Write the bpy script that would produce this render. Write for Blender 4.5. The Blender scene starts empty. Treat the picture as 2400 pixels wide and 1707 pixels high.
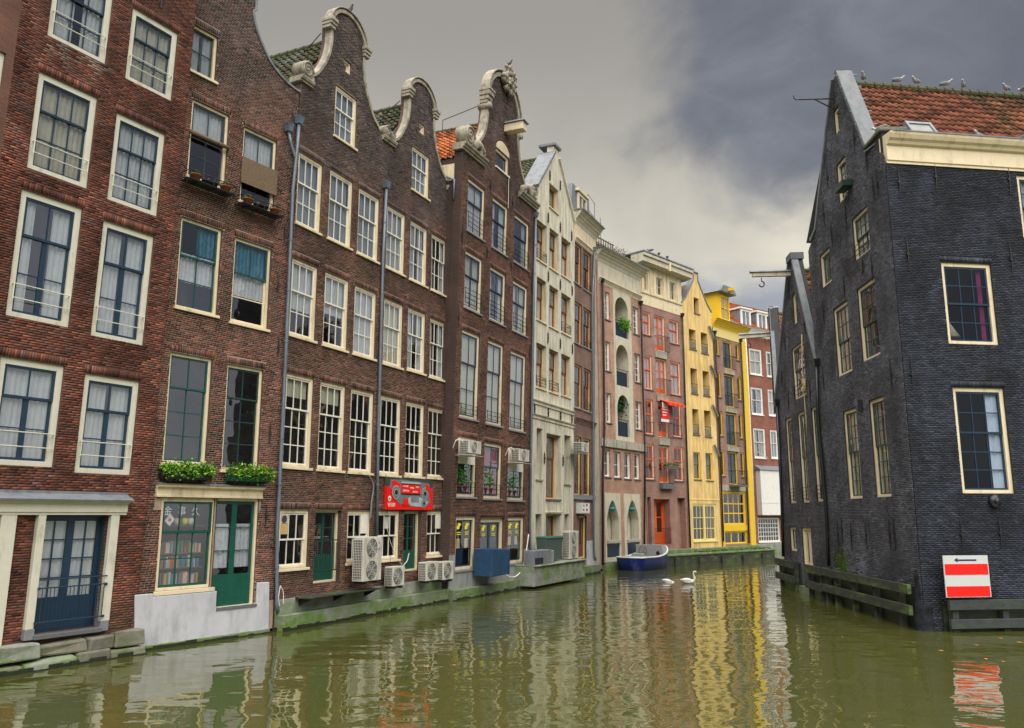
import bpy, bmesh, math, random
import numpy as np
from mathutils import Vector, Matrix, geometry

random.seed(7); rng = np.random.default_rng(11)
sc = bpy.context.scene
COL = sc.collection
R = math.radians

# ------------------------------------------------------------------ camera
FPX, CX, CY, CAMH = 1934.0, 1200.0, 853.5, 3.3      # focal length and centre in photo pixels, eye height above the water
PITCH = math.atan((1209 - CY) / FPX)
cam = bpy.data.cameras.new('camera'); camo = bpy.data.objects.new('camera', cam); COL.objects.link(camo)
cam.sensor_width = 36; cam.sensor_fit = 'HORIZONTAL'; cam.lens = 36 * FPX / 2400
cam.clip_start = .1; cam.clip_end = 3000
camo.location = (0, 0, CAMH); camo.rotation_euler = (R(90) + PITCH, 0, 0)
sc.camera = camo

# ------------------------------------------------------------------ sky, sun, exposure
SUN_DIR = Vector((.07, -.40, .91)).normalized()     # towards the sun, veiled by cloud
w = bpy.data.worlds.new('World'); sc.world = w; w.use_nodes = True
nt = w.node_tree; nt.nodes.clear(); N = nt.nodes.new; LK = nt.links.new
out = N('ShaderNodeOutputWorld'); bg1 = N('ShaderNodeBackground'); bg2 = N('ShaderNodeBackground'); mixs = N('ShaderNodeMixShader')
sky = N('ShaderNodeTexSky'); sky.sky_type = 'NISHITA'; sky.sun_disc = False
sky.sun_elevation = math.asin(SUN_DIR.z); sky.sun_rotation = math.atan2(SUN_DIR.x, SUN_DIR.y)
LK(sky.outputs[0], bg1.inputs[0]); bg1.inputs[1].default_value = .05
tc = N('ShaderNodeTexCoord')
def mnode(op, a, b=None, c=None, clamp=False):
    n = N('ShaderNodeMath'); n.operation = op; n.use_clamp = clamp
    for i, v in enumerate((a, b, c)):
        if v is None: continue
        if isinstance(v, (int, float)): n.inputs[i].default_value = v
        else: LK(v, n.inputs[i])
    return n.outputs[0]
def wnoise(scale, detail, rough, dist=0, loc=(0, 0, 0), sc3=(1, 1, 1)):
    m = N('ShaderNodeMapping'); m.inputs['Location'].default_value = loc; m.inputs['Scale'].default_value = sc3
    LK(tc.outputs['Generated'], m.inputs[0])
    n = N('ShaderNodeTexNoise'); n.inputs['Scale'].default_value = scale; n.inputs['Detail'].default_value = detail
    n.inputs['Roughness'].default_value = rough; n.inputs['Distortion'].default_value = dist
    LK(m.outputs[0], n.inputs[0]); return n.outputs[0]
def toward(d):                                       # cosine to a direction
    n = N('ShaderNodeVectorMath'); n.operation = 'DOT_PRODUCT'; LK(tc.outputs['Generated'], n.inputs[0])
    n.inputs[1].default_value = Vector(d).normalized(); return n.outputs['Value']
def mixc(f, a, b):
    n = N('ShaderNodeMix'); n.data_type = 'RGBA'
    LK(f, n.inputs[0])
    for i, v in ((6, a), (7, b)):
        if isinstance(v, tuple): n.inputs[i].default_value = (*v, 1)
        else: LK(v, n.inputs[i])
    return n.outputs[2]
def mrange(v, a, b):
    n = N('ShaderNodeMapRange'); n.interpolation_type = 'SMOOTHSTEP'; LK(v, n.inputs[0])
    n.inputs[1].default_value = a; n.inputs[2].default_value = b; return n.outputs[0]
nbig = wnoise(1.6, 5, .55, .3, (.3, .2, .1), (1, 1, 1.6))
nmid = wnoise(3.2, 6, .55, .5, (2.1, .7, .4), (1, 1, 1.5))
# veil of pale cloud brightening towards the roofs, a slate-blue cloud bank to the right, grey puffs low down
sepz = N('ShaderNodeSeparateXYZ'); LK(tc.outputs['Generated'], sepz.inputs[0])
az = mnode('ARCTAN2', sepz.outputs[0], sepz.outputs[1]); el = mnode('ARCSINE', sepz.outputs[2])
def azel(x, y):
    a_, b_ = (x - CX) / FPX, -(y - CY) / FPX
    d = Vector((a_, math.cos(PITCH) - b_ * math.sin(PITCH), math.sin(PITCH) + b_ * math.cos(PITCH))).normalized(); return math.atan2(d.x, d.y), math.asin(d.z)
wob = mnode('ADD', mnode('MULTIPLY', mnode('SUBTRACT', nmid, .5), .20), mnode('MULTIPLY', mnode('SUBTRACT', nbig, .5), .14))
pale = mixc(mrange(el, .58, .16), (.108, .101, .089), (.30, .278, .22))
pale = mixc(mnode('MULTIPLY', mrange(nbig, .42, .7), .6), pale, (.102, .097, .088))
(a1, e1), (a2, e2) = azel(1380, 300), azel(1900, 590)
k_ = (e2 - e1) / (a2 - a1)
s1 = mnode('SUBTRACT', el, mnode('MULTIPLY_ADD', mnode('SUBTRACT', az, a1), k_, e1))
s2 = mnode('SUBTRACT', az, azel(1430, 100)[0])
npuff = wnoise(6.0, 7, .55, .3, (5.2, .4, 2.2), (1, 1, 1.3))
bank = mrange(mnode('ADD', mnode('ADD', mnode('MINIMUM', s1, s2), wob), mnode('MULTIPLY', mnode('SUBTRACT', npuff, .5), .28)), -.035, .095)
bank = mnode('MULTIPLY', bank, mrange(az, 2.9, 1.7))
nfine = wnoise(7.0, 8, .62, .8, (.9, 3.1, 1.4), (1, 1, 1.7))
slate = mixc(mrange(mnode('ADD', mnode('MULTIPLY', nmid, .6), mnode('MULTIPLY', nfine, .4)), .36, .66), (.048, .049, .055), (.084, .085, .092))
slate = mixc(mnode('MULTIPLY', mrange(az, .25, .75), .7), slate, (.036, .038, .045))
skyc = mixc(bank, pale, slate)
lowb = mrange(mnode('SUBTRACT', mnode('ADD', azel(1700, 620)[1], wob), el), -.012, .035)
skyc = mixc(lowb, skyc, mixc(mrange(nmid, .35, .65), (.098, .102, .115), (.165, .167, .175)))
LK(skyc, bg2.inputs[0]); bg2.inputs[1].default_value = .75
mixs.inputs[0].default_value = .94
LK(bg1.outputs[0], mixs.inputs[1]); LK(bg2.outputs[0], mixs.inputs[2]); LK(mixs.outputs[0], out.inputs[0])

sl = bpy.data.lights.new('sun', 'SUN'); sl.energy = 1.5; sl.angle = R(92); sl.color = (1, .95, .87)
so = bpy.data.objects.new('sun', sl); COL.objects.link(so); so.location = (20, -30, 40)
so.rotation_euler = (-SUN_DIR).to_track_quat('-Z', 'Y').to_euler()

vs = sc.view_settings; vs.view_transform = 'Standard'; vs.look = 'None'; vs.gamma = 1; vs.use_curve_mapping = False
vs.exposure = 2.15
sc.render.engine = 'CYCLES'; sc.cycles.max_bounces = 6; sc.cycles.diffuse_bounces = 2; sc.cycles.glossy_bounces = 3
sc.cycles.transparent_max_bounces = 8; sc.cycles.transmission_bounces = 2; sc.cycles.caustics_reflective = False
sc.cycles.caustics_refractive = False; sc.cycles.use_denoising = True; sc.cycles.sample_clamp_indirect = 4

# ------------------------------------------------------------------ photo pixel -> place
ZOOM = dict(A=(0,0,.34483),B=(0,420,.34483),C=(0,840,.34483),D=(0,1147,.34483),E=(600,0,.3202),G=(600,350,.3202),I=(600,700,.3202),J=(600,1050,.3202),
 K=(1000,130,.22167),L=(1000,400,.22167),M=(1000,700,.22167),N=(1000,1030,.22167),O=(1350,540,.24631),P=(1350,900,.24631),
 Q=(1750,140,.3202),R=(1750,580,.3202),S=(1750,1000,.3202),T=(1400,1230,.17513))
def ray(k, x, y):
    z = ZOOM[k]; x, y = z[0] + x * z[2], z[1] + y * z[2]
    a, b = (x - CX) / FPX, -(y - CY) / FPX
    return Vector((a, math.cos(PITCH) - b * math.sin(PITCH), math.sin(PITCH) + b * math.cos(PITCH)))
EYE = Vector((0, 0, CAMH))
def onground(k, x, y, z=0.):
    d = ray(k, x, y); return EYE + d * ((z - CAMH) / d.z)
def atdepth(k, x, y, Y):
    d = ray(k, x, y); return EYE + d * (Y / d.y)
def hor(x, Y):                                       # plan point seen at photo column x (on the horizon row), Y metres ahead
    return ((x - CX) / FPX * math.cos(PITCH) * Y, Y)
def chain(P, ang, x):
    a = R(ang); k = (x - CX) / FPX * math.cos(PITCH)
    s = (k * P[1] - P[0]) / (math.sin(a) - k * math.cos(a)); return (P[0] + s * math.sin(a), P[1] + s * math.cos(a))

# ------------------------------------------------------------------ materials
MATS = {}
def mat(name, col, rough=.6, var=.12, scale=5., bump=0., metal=0., dirt=None, dirt_amt=.5, dirt_scale=(2, 2, .5), fine=0., spec=.5):
    if name in MATS: return MATS[name]
    m = bpy.data.materials.new(name); m.use_nodes = True; t = m.node_tree; b = t.nodes['Principled BSDF']
    b.inputs['Roughness'].default_value = rough; b.inputs['Metallic'].default_value = metal
    b.inputs['Specular IOR Level'].default_value = spec
    tx = t.nodes.new('ShaderNodeTexCoord')
    n = t.nodes.new('ShaderNodeTexNoise'); n.inputs['Scale'].default_value = scale; n.inputs['Detail'].default_value = 6
    n.inputs['Roughness'].default_value = .65
    t.links.new(tx.outputs['Object'], n.inputs[0])
    cr = t.nodes.new('ShaderNodeMapRange'); cr.inputs[1].default_value = .3; cr.inputs[2].default_value = .7
    t.links.new(n.outputs[0], cr.inputs[0])
    mx = t.nodes.new('ShaderNodeMix'); mx.data_type = 'RGBA'
    mx.inputs[6].default_value = (*[max(0, c * (1 - var)) for c in col], 1); mx.inputs[7].default_value = (*[min(1, c * (1 + var)) for c in col], 1)
    t.links.new(cr.outputs[0], mx.inputs[0]); last = mx.outputs[2]
    if dirt:
        mp = t.nodes.new('ShaderNodeMapping'); mp.inputs['Scale'].default_value = dirt_scale
        t.links.new(tx.outputs['Object'], mp.inputs[0])
        n2 = t.nodes.new('ShaderNodeTexNoise'); n2.inputs['Scale'].default_value = 1.5; n2.inputs['Detail'].default_value = 8; n2.inputs['Roughness'].default_value = .7
        t.links.new(mp.outputs[0], n2.inputs[0])
        r2 = t.nodes.new('ShaderNodeMapRange'); r2.inputs[1].default_value = .62 - dirt_amt * .3; r2.inputs[2].default_value = .78 - dirt_amt * .2
        t.links.new(n2.outputs[0], r2.inputs[0])
        m2 = t.nodes.new('ShaderNodeMix'); m2.data_type = 'RGBA'; m2.inputs[7].default_value = (*dirt, 1)
        t.links.new(r2.outputs[0], m2.inputs[0]); t.links.new(last, m2.inputs[6]); last = m2.outputs[2]
    t.links.new(last, b.inputs['Base Color'])
    if bump:
        bp = t.nodes.new('ShaderNodeBump'); bp.inputs['Strength'].default_value = bump; bp.inputs['Distance'].default_value = .02
        n3 = t.nodes.new('ShaderNodeTexNoise'); n3.inputs['Scale'].default_value = scale * 5; n3.inputs['Detail'].default_value = 4
        t.links.new(tx.outputs['Object'], n3.inputs[0]); t.links.new(n3.outputs[0], bp.inputs['Height']); t.links.new(bp.outputs[0], b.inputs['Normal'])
    MATS[name] = m; return m
def attr_mat(name, rough=.85, var=.25, scale=30, bump=.4, moss=None, moss_lo=.55, spec=.2):
    m = bpy.data.materials.new(name); m.use_nodes = True; t = m.node_tree; b = t.nodes['Principled BSDF']
    b.inputs['Roughness'].default_value = rough; b.inputs['Specular IOR Level'].default_value = spec
    at = t.nodes.new('ShaderNodeAttribute'); at.attribute_name = 'Col'
    tx = t.nodes.new('ShaderNodeTexCoord')
    n = t.nodes.new('ShaderNodeTexNoise'); n.inputs['Scale'].default_value = scale; n.inputs['Detail'].default_value = 5
    t.links.new(tx.outputs['Object'], n.inputs[0])
    mr = t.nodes.new('ShaderNodeMapRange'); mr.inputs[1].default_value = .25; mr.inputs[2].default_value = .75; mr.inputs[3].default_value = 1 - var; mr.inputs[4].default_value = 1 + var
    t.links.new(n.outputs[0], mr.inputs[0])
    mu = t.nodes.new('ShaderNodeMix'); mu.data_type = 'RGBA'; mu.blend_type = 'MULTIPLY'; mu.inputs[0].default_value = 1
    t.links.new(at.outputs['Color'], mu.inputs[6]); t.links.new(mr.outputs[0], mu.inputs[7]); last = mu.outputs[2]
    # broad weathering patches (soot and salts)
    n2 = t.nodes.new('ShaderNodeTexNoise'); n2.inputs['Scale'].default_value = .55; n2.inputs['Detail'].default_value = 7; n2.inputs['Roughness'].default_value = .6
    mp = t.nodes.new('ShaderNodeMapping'); mp.inputs['Scale'].default_value = (1.6, 1.6, .6); t.links.new(tx.outputs['Object'], mp.inputs[0]); t.links.new(mp.outputs[0], n2.inputs[0])
    m3 = t.nodes.new('ShaderNodeMapRange'); m3.inputs[1].default_value = .3; m3.inputs[2].default_value = .72; m3.inputs[3].default_value = .5; m3.inputs[4].default_value = 1.5
    t.links.new(n2.outputs[0], m3.inputs[0])
    mu2 = t.nodes.new('ShaderNodeMix'); mu2.data_type = 'RGBA'; mu2.blend_type = 'MULTIPLY'; mu2.inputs[0].default_value = 1
    t.links.new(last, mu2.inputs[6]); t.links.new(m3.outputs[0], mu2.inputs[7]); last = mu2.outputs[2]
    if moss:
        n4 = t.nodes.new('ShaderNodeTexNoise'); n4.inputs['Scale'].default_value = 1.1; n4.inputs['Detail'].default_value = 8; n4.inputs['Roughness'].default_value = .7
        t.links.new(tx.outputs['Object'], n4.inputs[0])
        r4 = t.nodes.new('ShaderNodeMapRange'); r4.inputs[1].default_value = moss_lo - .12; r4.inputs[2].default_value = moss_lo + .12; t.links.new(n4.outputs[0], r4.inputs[0])
        m4 = t.nodes.new('ShaderNodeMix'); m4.data_type = 'RGBA'; m4.inputs[7].default_value = (*moss, 1)
        t.links.new(r4.outputs[0], m4.inputs[0]); t.links.new(last, m4.inputs[6]); last = m4.outputs[2]
    t.links.new(last, b.inputs['Base Color'])
    bp = t.nodes.new('ShaderNodeBump'); bp.inputs['Strength'].default_value = bump; bp.inputs['Distance'].default_value = .01
    t.links.new(n.outputs[0], bp.inputs['Height']); t.links.new(bp.outputs[0], b.inputs['Normal'])
    MATS[name] = m; return m
def brick_tex(name, c1, c2, mortar, course=.062, length=.21):
    m = bpy.data.materials.new(name); m.use_nodes = True; t = m.node_tree; b = t.nodes['Principled BSDF']; b.inputs['Roughness'].default_value = .85
    tx = t.nodes.new('ShaderNodeTexCoord'); sp = t.nodes.new('ShaderNodeSeparateXYZ'); cb = t.nodes.new('ShaderNodeCombineXYZ')
    t.links.new(tx.outputs['Object'], sp.inputs[0])
    ad = t.nodes.new('ShaderNodeMath'); ad.operation = 'ADD'; t.links.new(sp.outputs[0], ad.inputs[0]); t.links.new(sp.outputs[1], ad.inputs[1])
    t.links.new(ad.outputs[0], cb.inputs[0]); t.links.new(sp.outputs[2], cb.inputs[1])
    br = t.nodes.new('ShaderNodeTexBrick'); br.inputs['Scale'].default_value = 1; br.inputs['Brick Width'].default_value = length; br.inputs['Row Height'].default_value = course
    br.inputs['Mortar Size'].default_value = .006; br.inputs['Color1'].default_value = (*c1, 1); br.inputs['Color2'].default_value = (*c2, 1); br.inputs['Mortar'].default_value = (*mortar, 1)
    t.links.new(cb.outputs[0], br.inputs[0])
    n2 = t.nodes.new('ShaderNodeTexNoise'); n2.inputs['Scale'].default_value = .9; n2.inputs['Detail'].default_value = 8; n2.inputs['Roughness'].default_value = .65
    t.links.new(tx.outputs['Object'], n2.inputs[0])
    m3 = t.nodes.new('ShaderNodeMapRange'); m3.inputs[1].default_value = .3; m3.inputs[2].default_value = .7; m3.inputs[3].default_value = .65; m3.inputs[4].default_value = 1.3
    t.links.new(n2.outputs[0], m3.inputs[0])
    mu = t.nodes.new('ShaderNodeMix'); mu.data_type = 'RGBA'; mu.blend_type = 'MULTIPLY'; mu.inputs[0].default_value = 1
    t.links.new(br.outputs[0], mu.inputs[6]); t.links.new(m3.outputs[0], mu.inputs[7]); t.links.new(mu.outputs[2], b.inputs['Base Color'])
    bp = t.nodes.new('ShaderNodeBump'); bp.inputs['Strength'].default_value = .5; bp.inputs['Distance'].default_value = .01; bp.invert = True
    t.links.new(br.outputs['Fac'], bp.inputs['Height']); t.links.new(bp.outputs[0], b.inputs['Normal'])
    MATS[name] = m; return m
def glass_mat(name, tint=(.95, .97, .97), wob=.02, boost=1.0, const=.10):
    m = bpy.data.materials.new(name); m.use_nodes = True; t = m.node_tree; t.nodes.clear()
    o = t.nodes.new('ShaderNodeOutputMaterial'); mx = t.nodes.new('ShaderNodeMixShader'); tr = t.nodes.new('ShaderNodeBsdfTransparent'); gl = t.nodes.new('ShaderNodeBsdfGlossy')
    fr = t.nodes.new('ShaderNodeFresnel'); fr.inputs[0].default_value = 1.55; gl.inputs['Roughness'].default_value = .01
    gl.inputs['Color'].default_value = (.95, .97, 1, 1); tr.inputs[0].default_value = (*tint, 1)
    tx = t.nodes.new('ShaderNodeTexCoord'); n = t.nodes.new('ShaderNodeTexNoise'); n.inputs['Scale'].default_value = 1.7; n.inputs['Detail'].default_value = 1
    geo = t.nodes.new('ShaderNodeNewGeometry'); t.links.new(geo.outputs['Position'], n.inputs[0])
    bp = t.nodes.new('ShaderNodeBump'); bp.inputs['Strength'].default_value = wob * 5; bp.inputs['Distance'].default_value = .05
    t.links.new(n.outputs[0], bp.inputs['Height']); t.links.new(bp.outputs[0], gl.inputs['Normal'])
    mu = t.nodes.new('ShaderNodeMath'); mu.operation = 'MULTIPLY_ADD'; mu.inputs[1].default_value = 1.8 * boost; mu.inputs[2].default_value = const; mu.use_clamp = True
    bf = t.nodes.new('ShaderNodeMath'); bf.operation = 'SUBTRACT'; bf.inputs[0].default_value = 1; t.links.new(geo.outputs['Backfacing'], bf.inputs[1])
    ml = t.nodes.new('ShaderNodeMath'); ml.operation = 'MULTIPLY'; t.links.new(mu.outputs[0], ml.inputs[0]); t.links.new(bf.outputs[0], ml.inputs[1])
    t.links.new(fr.outputs[0], mu.inputs[0]); t.links.new(ml.outputs[0], mx.inputs[0])
    t.links.new(tr.outputs[0], mx.inputs[1]); t.links.new(gl.outputs[0], mx.inputs[2]); t.links.new(mx.outputs[0], o.inputs[0])
    MATS[name] = m; return m

mat('cream', (.82, .70, .48), .45, .08, 3, dirt=(.48, .40, .27), dirt_amt=.35)
mat('offwhite', (.70, .68, .57), .45, .07, 3, dirt=(.40, .38, .30), dirt_amt=.25)
mat('white', (.84, .81, .72), .4, .06, 4, dirt=(.5, .46, .38), dirt_amt=.2)
mat('pure_white', (.84, .84, .82), .4, .05, 4, dirt=(.55, .53, .5), dirt_amt=.15)
mat('navy', (.014, .040, .075), .3, .15, 6)
mat('slate_blue', (.035, .06, .075), .35, .15, 6)
mat('bottle_green', (.008, .085, .06), .32, .2, 6)
mat('teal', (.012, .085, .085), .32, .2, 6)
mat('dark_green', (.02, .055, .045), .35, .2, 6)
mat('black_paint', (.012, .013, .016), .35, .2, 6)
mat('iron', (.014, .014, .016), .5, .2, 9)
mat('red_sash', (.20, .035, .02), .4, .2, 6)
mat('ochre', (.62, .42, .17), .5, .1, 4)
mat('orange', (.80, .125, .012), .4, .1, 4)
mat('yellow', (.85, .56, .025), .4, .06, 4)
mat('pale_yellow', (.84, .70, .27), .5, .05, 4)
mat('zinc', (.15, .195, .25), .45, .12, 4, metal=.2, dirt=(.10, .12, .15), dirt_amt=.3)
mat('lead', (.20, .22, .25), .5, .15, 3, dirt=(.10, .11, .12), dirt_amt=.4)
mat('grey_stone', (.22, .23, .25), .7, .15, 5, bump=.2)
mat('bluestone', (.13, .14, .15), .6, .15, 6)
mat('sandstone', (.40, .36, .285), .85, .2, 5, bump=.6, dirt=(.17, .155, .125), dirt_amt=.6, dirt_scale=(3, 3, 1.5))
mat('plaster_cream', (.70, .66, .53), .85, .08, 2, bump=.2, dirt=(.38, .36, .28), dirt_amt=.55, dirt_scale=(2.5, 2.5, .3))
mat('plaster_yellow', (.86, .62, .25), .85, .06, 2, bump=.15, dirt=(.54, .36, .14), dirt_amt=.65, dirt_scale=(1.6, 1.6, .25))
mat('plaster_white', (.54, .55, .60), .85, .10, 1.2, bump=.25, dirt=(.38, .39, .42), dirt_amt=.5, dirt_scale=(2, 2, .7))
mat('plaster_grey', (.30, .31, .32), .85, .1, 1.5, bump=.2, dirt=(.18, .18, .17), dirt_amt=.4)
mat('concrete', (.40, .38, .31), .85, .12, 2, bump=.2, dirt=(.2, .19, .15), dirt_amt=.4)
mat('mossy_stone', (.22, .23, .20), .9, .35, 1.6, bump=.8, dirt=(.10, .19, .025), dirt_amt=.85, dirt_scale=(1.2, 1.2, 1.6))
mat('mossy_grey', (.30, .30, .29), .9, .3, 1.4, bump=.6, dirt=(.11, .21, .03), dirt_amt=.65, dirt_scale=(.8, .8, 1.2))
mat('wet_algae', (.018, .026, .012), .5, .5, 6, bump=.5)
mat('stone_cream', (.60, .56, .44), .8, .1, 2, bump=.15, dirt=(.36, .34, .27), dirt_amt=.35)
mat('timber_moss', (.034, .036, .034), .8, .35, 4, bump=.6, dirt=(.10, .17, .02), dirt_amt=.42, dirt_scale=(.7, .7, 2.2))
mat('timber_dark', (.038, .043, .048), .75, .3, 4, bump=.5, dirt=(.05, .08, .03), dirt_amt=.5, dirt_scale=(.7, .7, 3))
mat('timber', (.16, .10, .05), .8, .25, 5, bump=.3)
mat('curtain', (.56, .57, .61), .9, .12, 3)
mat('curtain_grey', (.38, .39, .42), .9, .15, 3)
mat('curtain_warm', (.50, .46, .38), .9, .15, 3)
mat('sky_reflection', (.26, .29, .34), .9, .2, 1.5)  # grey-blue sheet behind panes, standing in for the sky's reflection
mat('lead_pale', (.125, .145, .165), .55, .2, 3, dirt=(.07, .08, .09), dirt_amt=.5)
mat('blind', (.62, .59, .46), .9, .06, 6)
mat('lace', (.60, .60, .68), .9, .2, 18)
mat('interior', (.032, .030, .029), .95, .4, .8)
mat('interior_warm', (.075, .058, .042), .95, .5, .8)
mat('lichen_stone', (.20, .19, .155), .9, .35, 1.6, bump=.9, dirt=(.10, .14, .03), dirt_amt=.6, dirt_scale=(1.2, 1.2, 1.6))
mat('plum', (.30, .015, .08), .9, .3, 3)
mat('bamboo', (.20, .14, .09), .85, .25, 14, bump=.3)
mat('terracotta', (.36, .12, .05), .8, .15, 8)
mat('ac_white', (.62, .61, .55), .5, .08, 5, dirt=(.36, .33, .27), dirt_amt=.45)
mat('ac_grille', (.05, .05, .05), .6, .2, 9)
mat('blue_box', (.012, .06, .15), .6, .35, 4, bump=.3, dirt=(.02, .05, .09), dirt_amt=.5)
mat('boat_blue', (.008, .022, .17), .3, .15, 3, dirt=(.15, .19, .3), dirt_amt=.2, dirt_scale=(3, 3, .6))
mat('boat_grey', (.30, .32, .33), .5, .08, 5)
mat('red_paint', (.85, .010, .006), .4, .03, 6)
mat('sign_grey', (.60, .63, .63), .4, .04, 6)
mat('ink', (.02, .014, .12), .5, .05, 6)
mat('black', (.006, .006, .007), .5, .1, 6)
mat('sticker', (.85, .74, .02), .5, .05, 6)
mat('paper', (.62, .48, .25), .8, .08, 6)
mat('bin_grey', (.075, .11, .10), .6, .15, 6)
mat('bin_green', (.02, .13, .08), .5, .15, 6)
mat('feather_white', (.85, .85, .84), .8, .04, 9)
mat('gull_white', (.42, .42, .44), .8, .1, 9)
mat('feather_grey', (.20, .21, .23), .8, .12, 9)
mat('beak', (.55, .15, .02), .5, .1, 9)
mat('rope', (.50, .40, .20), .9, .2, 20)
mat('stained_blue', (.012, .15, .24), .3, .6, 9)
mat('leaf_orange', (.65, .28, .03), .7, .3, 9)
attr_mat('brick'); attr_mat('tile_red', .7, .2, 20, .3, moss=(.045, .06, .015), moss_lo=.62)
attr_mat('brick_tar', .65, .35, 26, .7, spec=.28)
attr_mat('tile_moss', .8, .3, 14, .4, moss=(.055, .075, .018), moss_lo=.55)
attr_mat('tile_orange', .75, .2, 20, .3)
attr_mat('leafgreen', .5, .2, 30, .1)
glass_mat('glass'); glass_mat('glass_front', (.8, .86, .95), .02, .55, 0.); glass_mat('glass_dark', (.75, .78, .78), .02, 1.0)
# ------------------------------------------------------------------ mesh helpers
def link(o, parent=None):
    COL.objects.link(o)
    if parent is not None: o.parent = parent
    return o
class MB:
    def __init__(s): s.v = []; s.f = []; s.m = []; s.mi = 0; s.c = None
    def add(s, vs, fs):
        n = len(s.v); s.v += [tuple(p) for p in vs]; s.f += [tuple(i + n for i in f) for f in fs]; s.m += [s.mi] * len(fs); return s
    def box(s, x0, x1, y0, y1, z0, z1):
        if x0 > x1: x0, x1 = x1, x0
        if y0 > y1: y0, y1 = y1, y0
        if z0 > z1: z0, z1 = z1, z0
        return s.add([(x0,y0,z0),(x1,y0,z0),(x1,y1,z0),(x0,y1,z0),(x0,y0,z1),(x1,y0,z1),(x1,y1,z1),(x0,y1,z1)],
                     [(0,3,2,1),(4,5,6,7),(0,1,5,4),(1,2,6,5),(2,3,7,6),(3,0,4,7)])
    def frustum(s, x0, x1, y0, y1, z0, z1, tx=0., ty=0.):     # box whose top is inset by tx, ty
        return s.add([(x0,y0,z0),(x1,y0,z0),(x1,y1,z0),(x0,y1,z0),(x0+tx,y0+ty,z1),(x1-tx,y0+ty,z1),(x1-tx,y1-ty,z1),(x0+tx,y1-ty,z1)],
                     [(0,3,2,1),(4,5,6,7),(0,1,5,4),(1,2,6,5),(2,3,7,6),(3,0,4,7)])
    def prism(s, poly, y0, y1):                               # polygon in (x, z) pulled from y0 to y1
        n = len(poly); a = sum(poly[i][0]*poly[(i+1)%n][1]-poly[(i+1)%n][0]*poly[i][1] for i in range(n))
        if a < 0: poly = poly[::-1]
        vs = [(x, y0, z) for x, z in poly] + [(x, y1, z) for x, z in poly]
        fs = [tuple(range(n)), tuple(range(2*n-1, n-1, -1))] + [((i+1)%n, i, i+n, (i+1)%n+n) for i in range(n)]
        return s.add(vs, fs)
    def profile(s, prof, x0, x1):                             # profile in (y, z) pulled along x
        n = len(prof); a = sum(prof[i][0]*prof[(i+1)%n][1]-prof[(i+1)%n][0]*prof[i][1] for i in range(n))
        if a < 0: prof = prof[::-1]
        vs = [(x0, y, z) for y, z in prof] + [(x1, y, z) for y, z in prof]
        fs = [tuple(range(n))[::-1], tuple(range(n, 2*n))] + [(i, (i+1)%n, (i+1)%n+n, i+n) for i in range(n)]
        return s.add(vs, fs)
    def tube(s, pts, r, n=8, caps=True):
        pts = [Vector(p) for p in pts]; rs = r if isinstance(r, (list, tuple)) else [r]*len(pts); vs = []; fs = []
        prev = None
        for i, p in enumerate(pts):
            d = (pts[min(i+1, len(pts)-1)] - pts[max(i-1, 0)]).normalized()
            up = Vector((0,0,1)) if abs(d.z) < .95 else Vector((1,0,0))
            if prev is not None:
                up = prev - d * prev.dot(d)
                if up.length < 1e-4: up = Vector((0,0,1)) if abs(d.z) < .95 else Vector((1,0,0))
            a = d.cross(up).normalized(); b = a.cross(d).normalized(); prev = b
            vs += [p + (a*math.cos(2*math.pi*k/n) + b*math.sin(2*math.pi*k/n)) * rs[i] for k in range(n)]
        for i in range(len(pts)-1):
            fs += [(i*n+k, i*n+(k+1)%n, (i+1)*n+(k+1)%n, (i+1)*n+k) for k in range(n)]
        if caps: fs += [tuple(range(n))[::-1], tuple(range((len(pts)-1)*n, len(pts)*n))]
        return s.add(vs, fs)
    def lathe(s, prof, n=16, c=(0,0,0), axis='z'):            # profile of (radius, height)
        vs = []; fs = []
        for r_, h in prof:
            for k in range(n):
                a = 2*math.pi*k/n; p = (r_*math.cos(a), r_*math.sin(a), h)
                if axis == 'y': p = (p[0], h, p[1])
                if axis == 'x': p = (h, p[0], p[1])
                vs.append((p[0]+c[0], p[1]+c[1], p[2]+c[2]))
        for i in range(len(prof)-1):
            fs += [(i*n+k, i*n+(k+1)%n, (i+1)*n+(k+1)%n, (i+1)*n+k) for k in range(n)]
        fs += [tuple(range(n))[::-1], tuple(range((len(prof)-1)*n, len(prof)*n))]
        return s.add(vs, fs)
    def ball(s, c, r, n=10, m=7):
        rx, ry, rz = r if isinstance(r, tuple) else (r, r, r); vs = [(c[0], c[1], c[2]-rz)]; fs = []
        for i in range(1, m):
            a = math.pi*i/m - math.pi/2
            vs += [(c[0]+rx*math.cos(a)*math.cos(2*math.pi*k/n), c[1]+ry*math.cos(a)*math.sin(2*math.pi*k/n), c[2]+rz*math.sin(a)) for k in range(n)]
        vs.append((c[0], c[1], c[2]+rz)); L_ = len(vs)-1
        fs += [(0, 1+(k+1)%n, 1+k) for k in range(n)]
        for i in range(m-2):
            fs += [(1+i*n+k, 1+i*n+(k+1)%n, 1+(i+1)*n+(k+1)%n, 1+(i+1)*n+k) for k in range(n)]
        fs += [(L_, 1+(m-2)*n+k, 1+(m-2)*n+(k+1)%n) for k in range(n)]
        return s.add(vs, fs)
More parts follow.
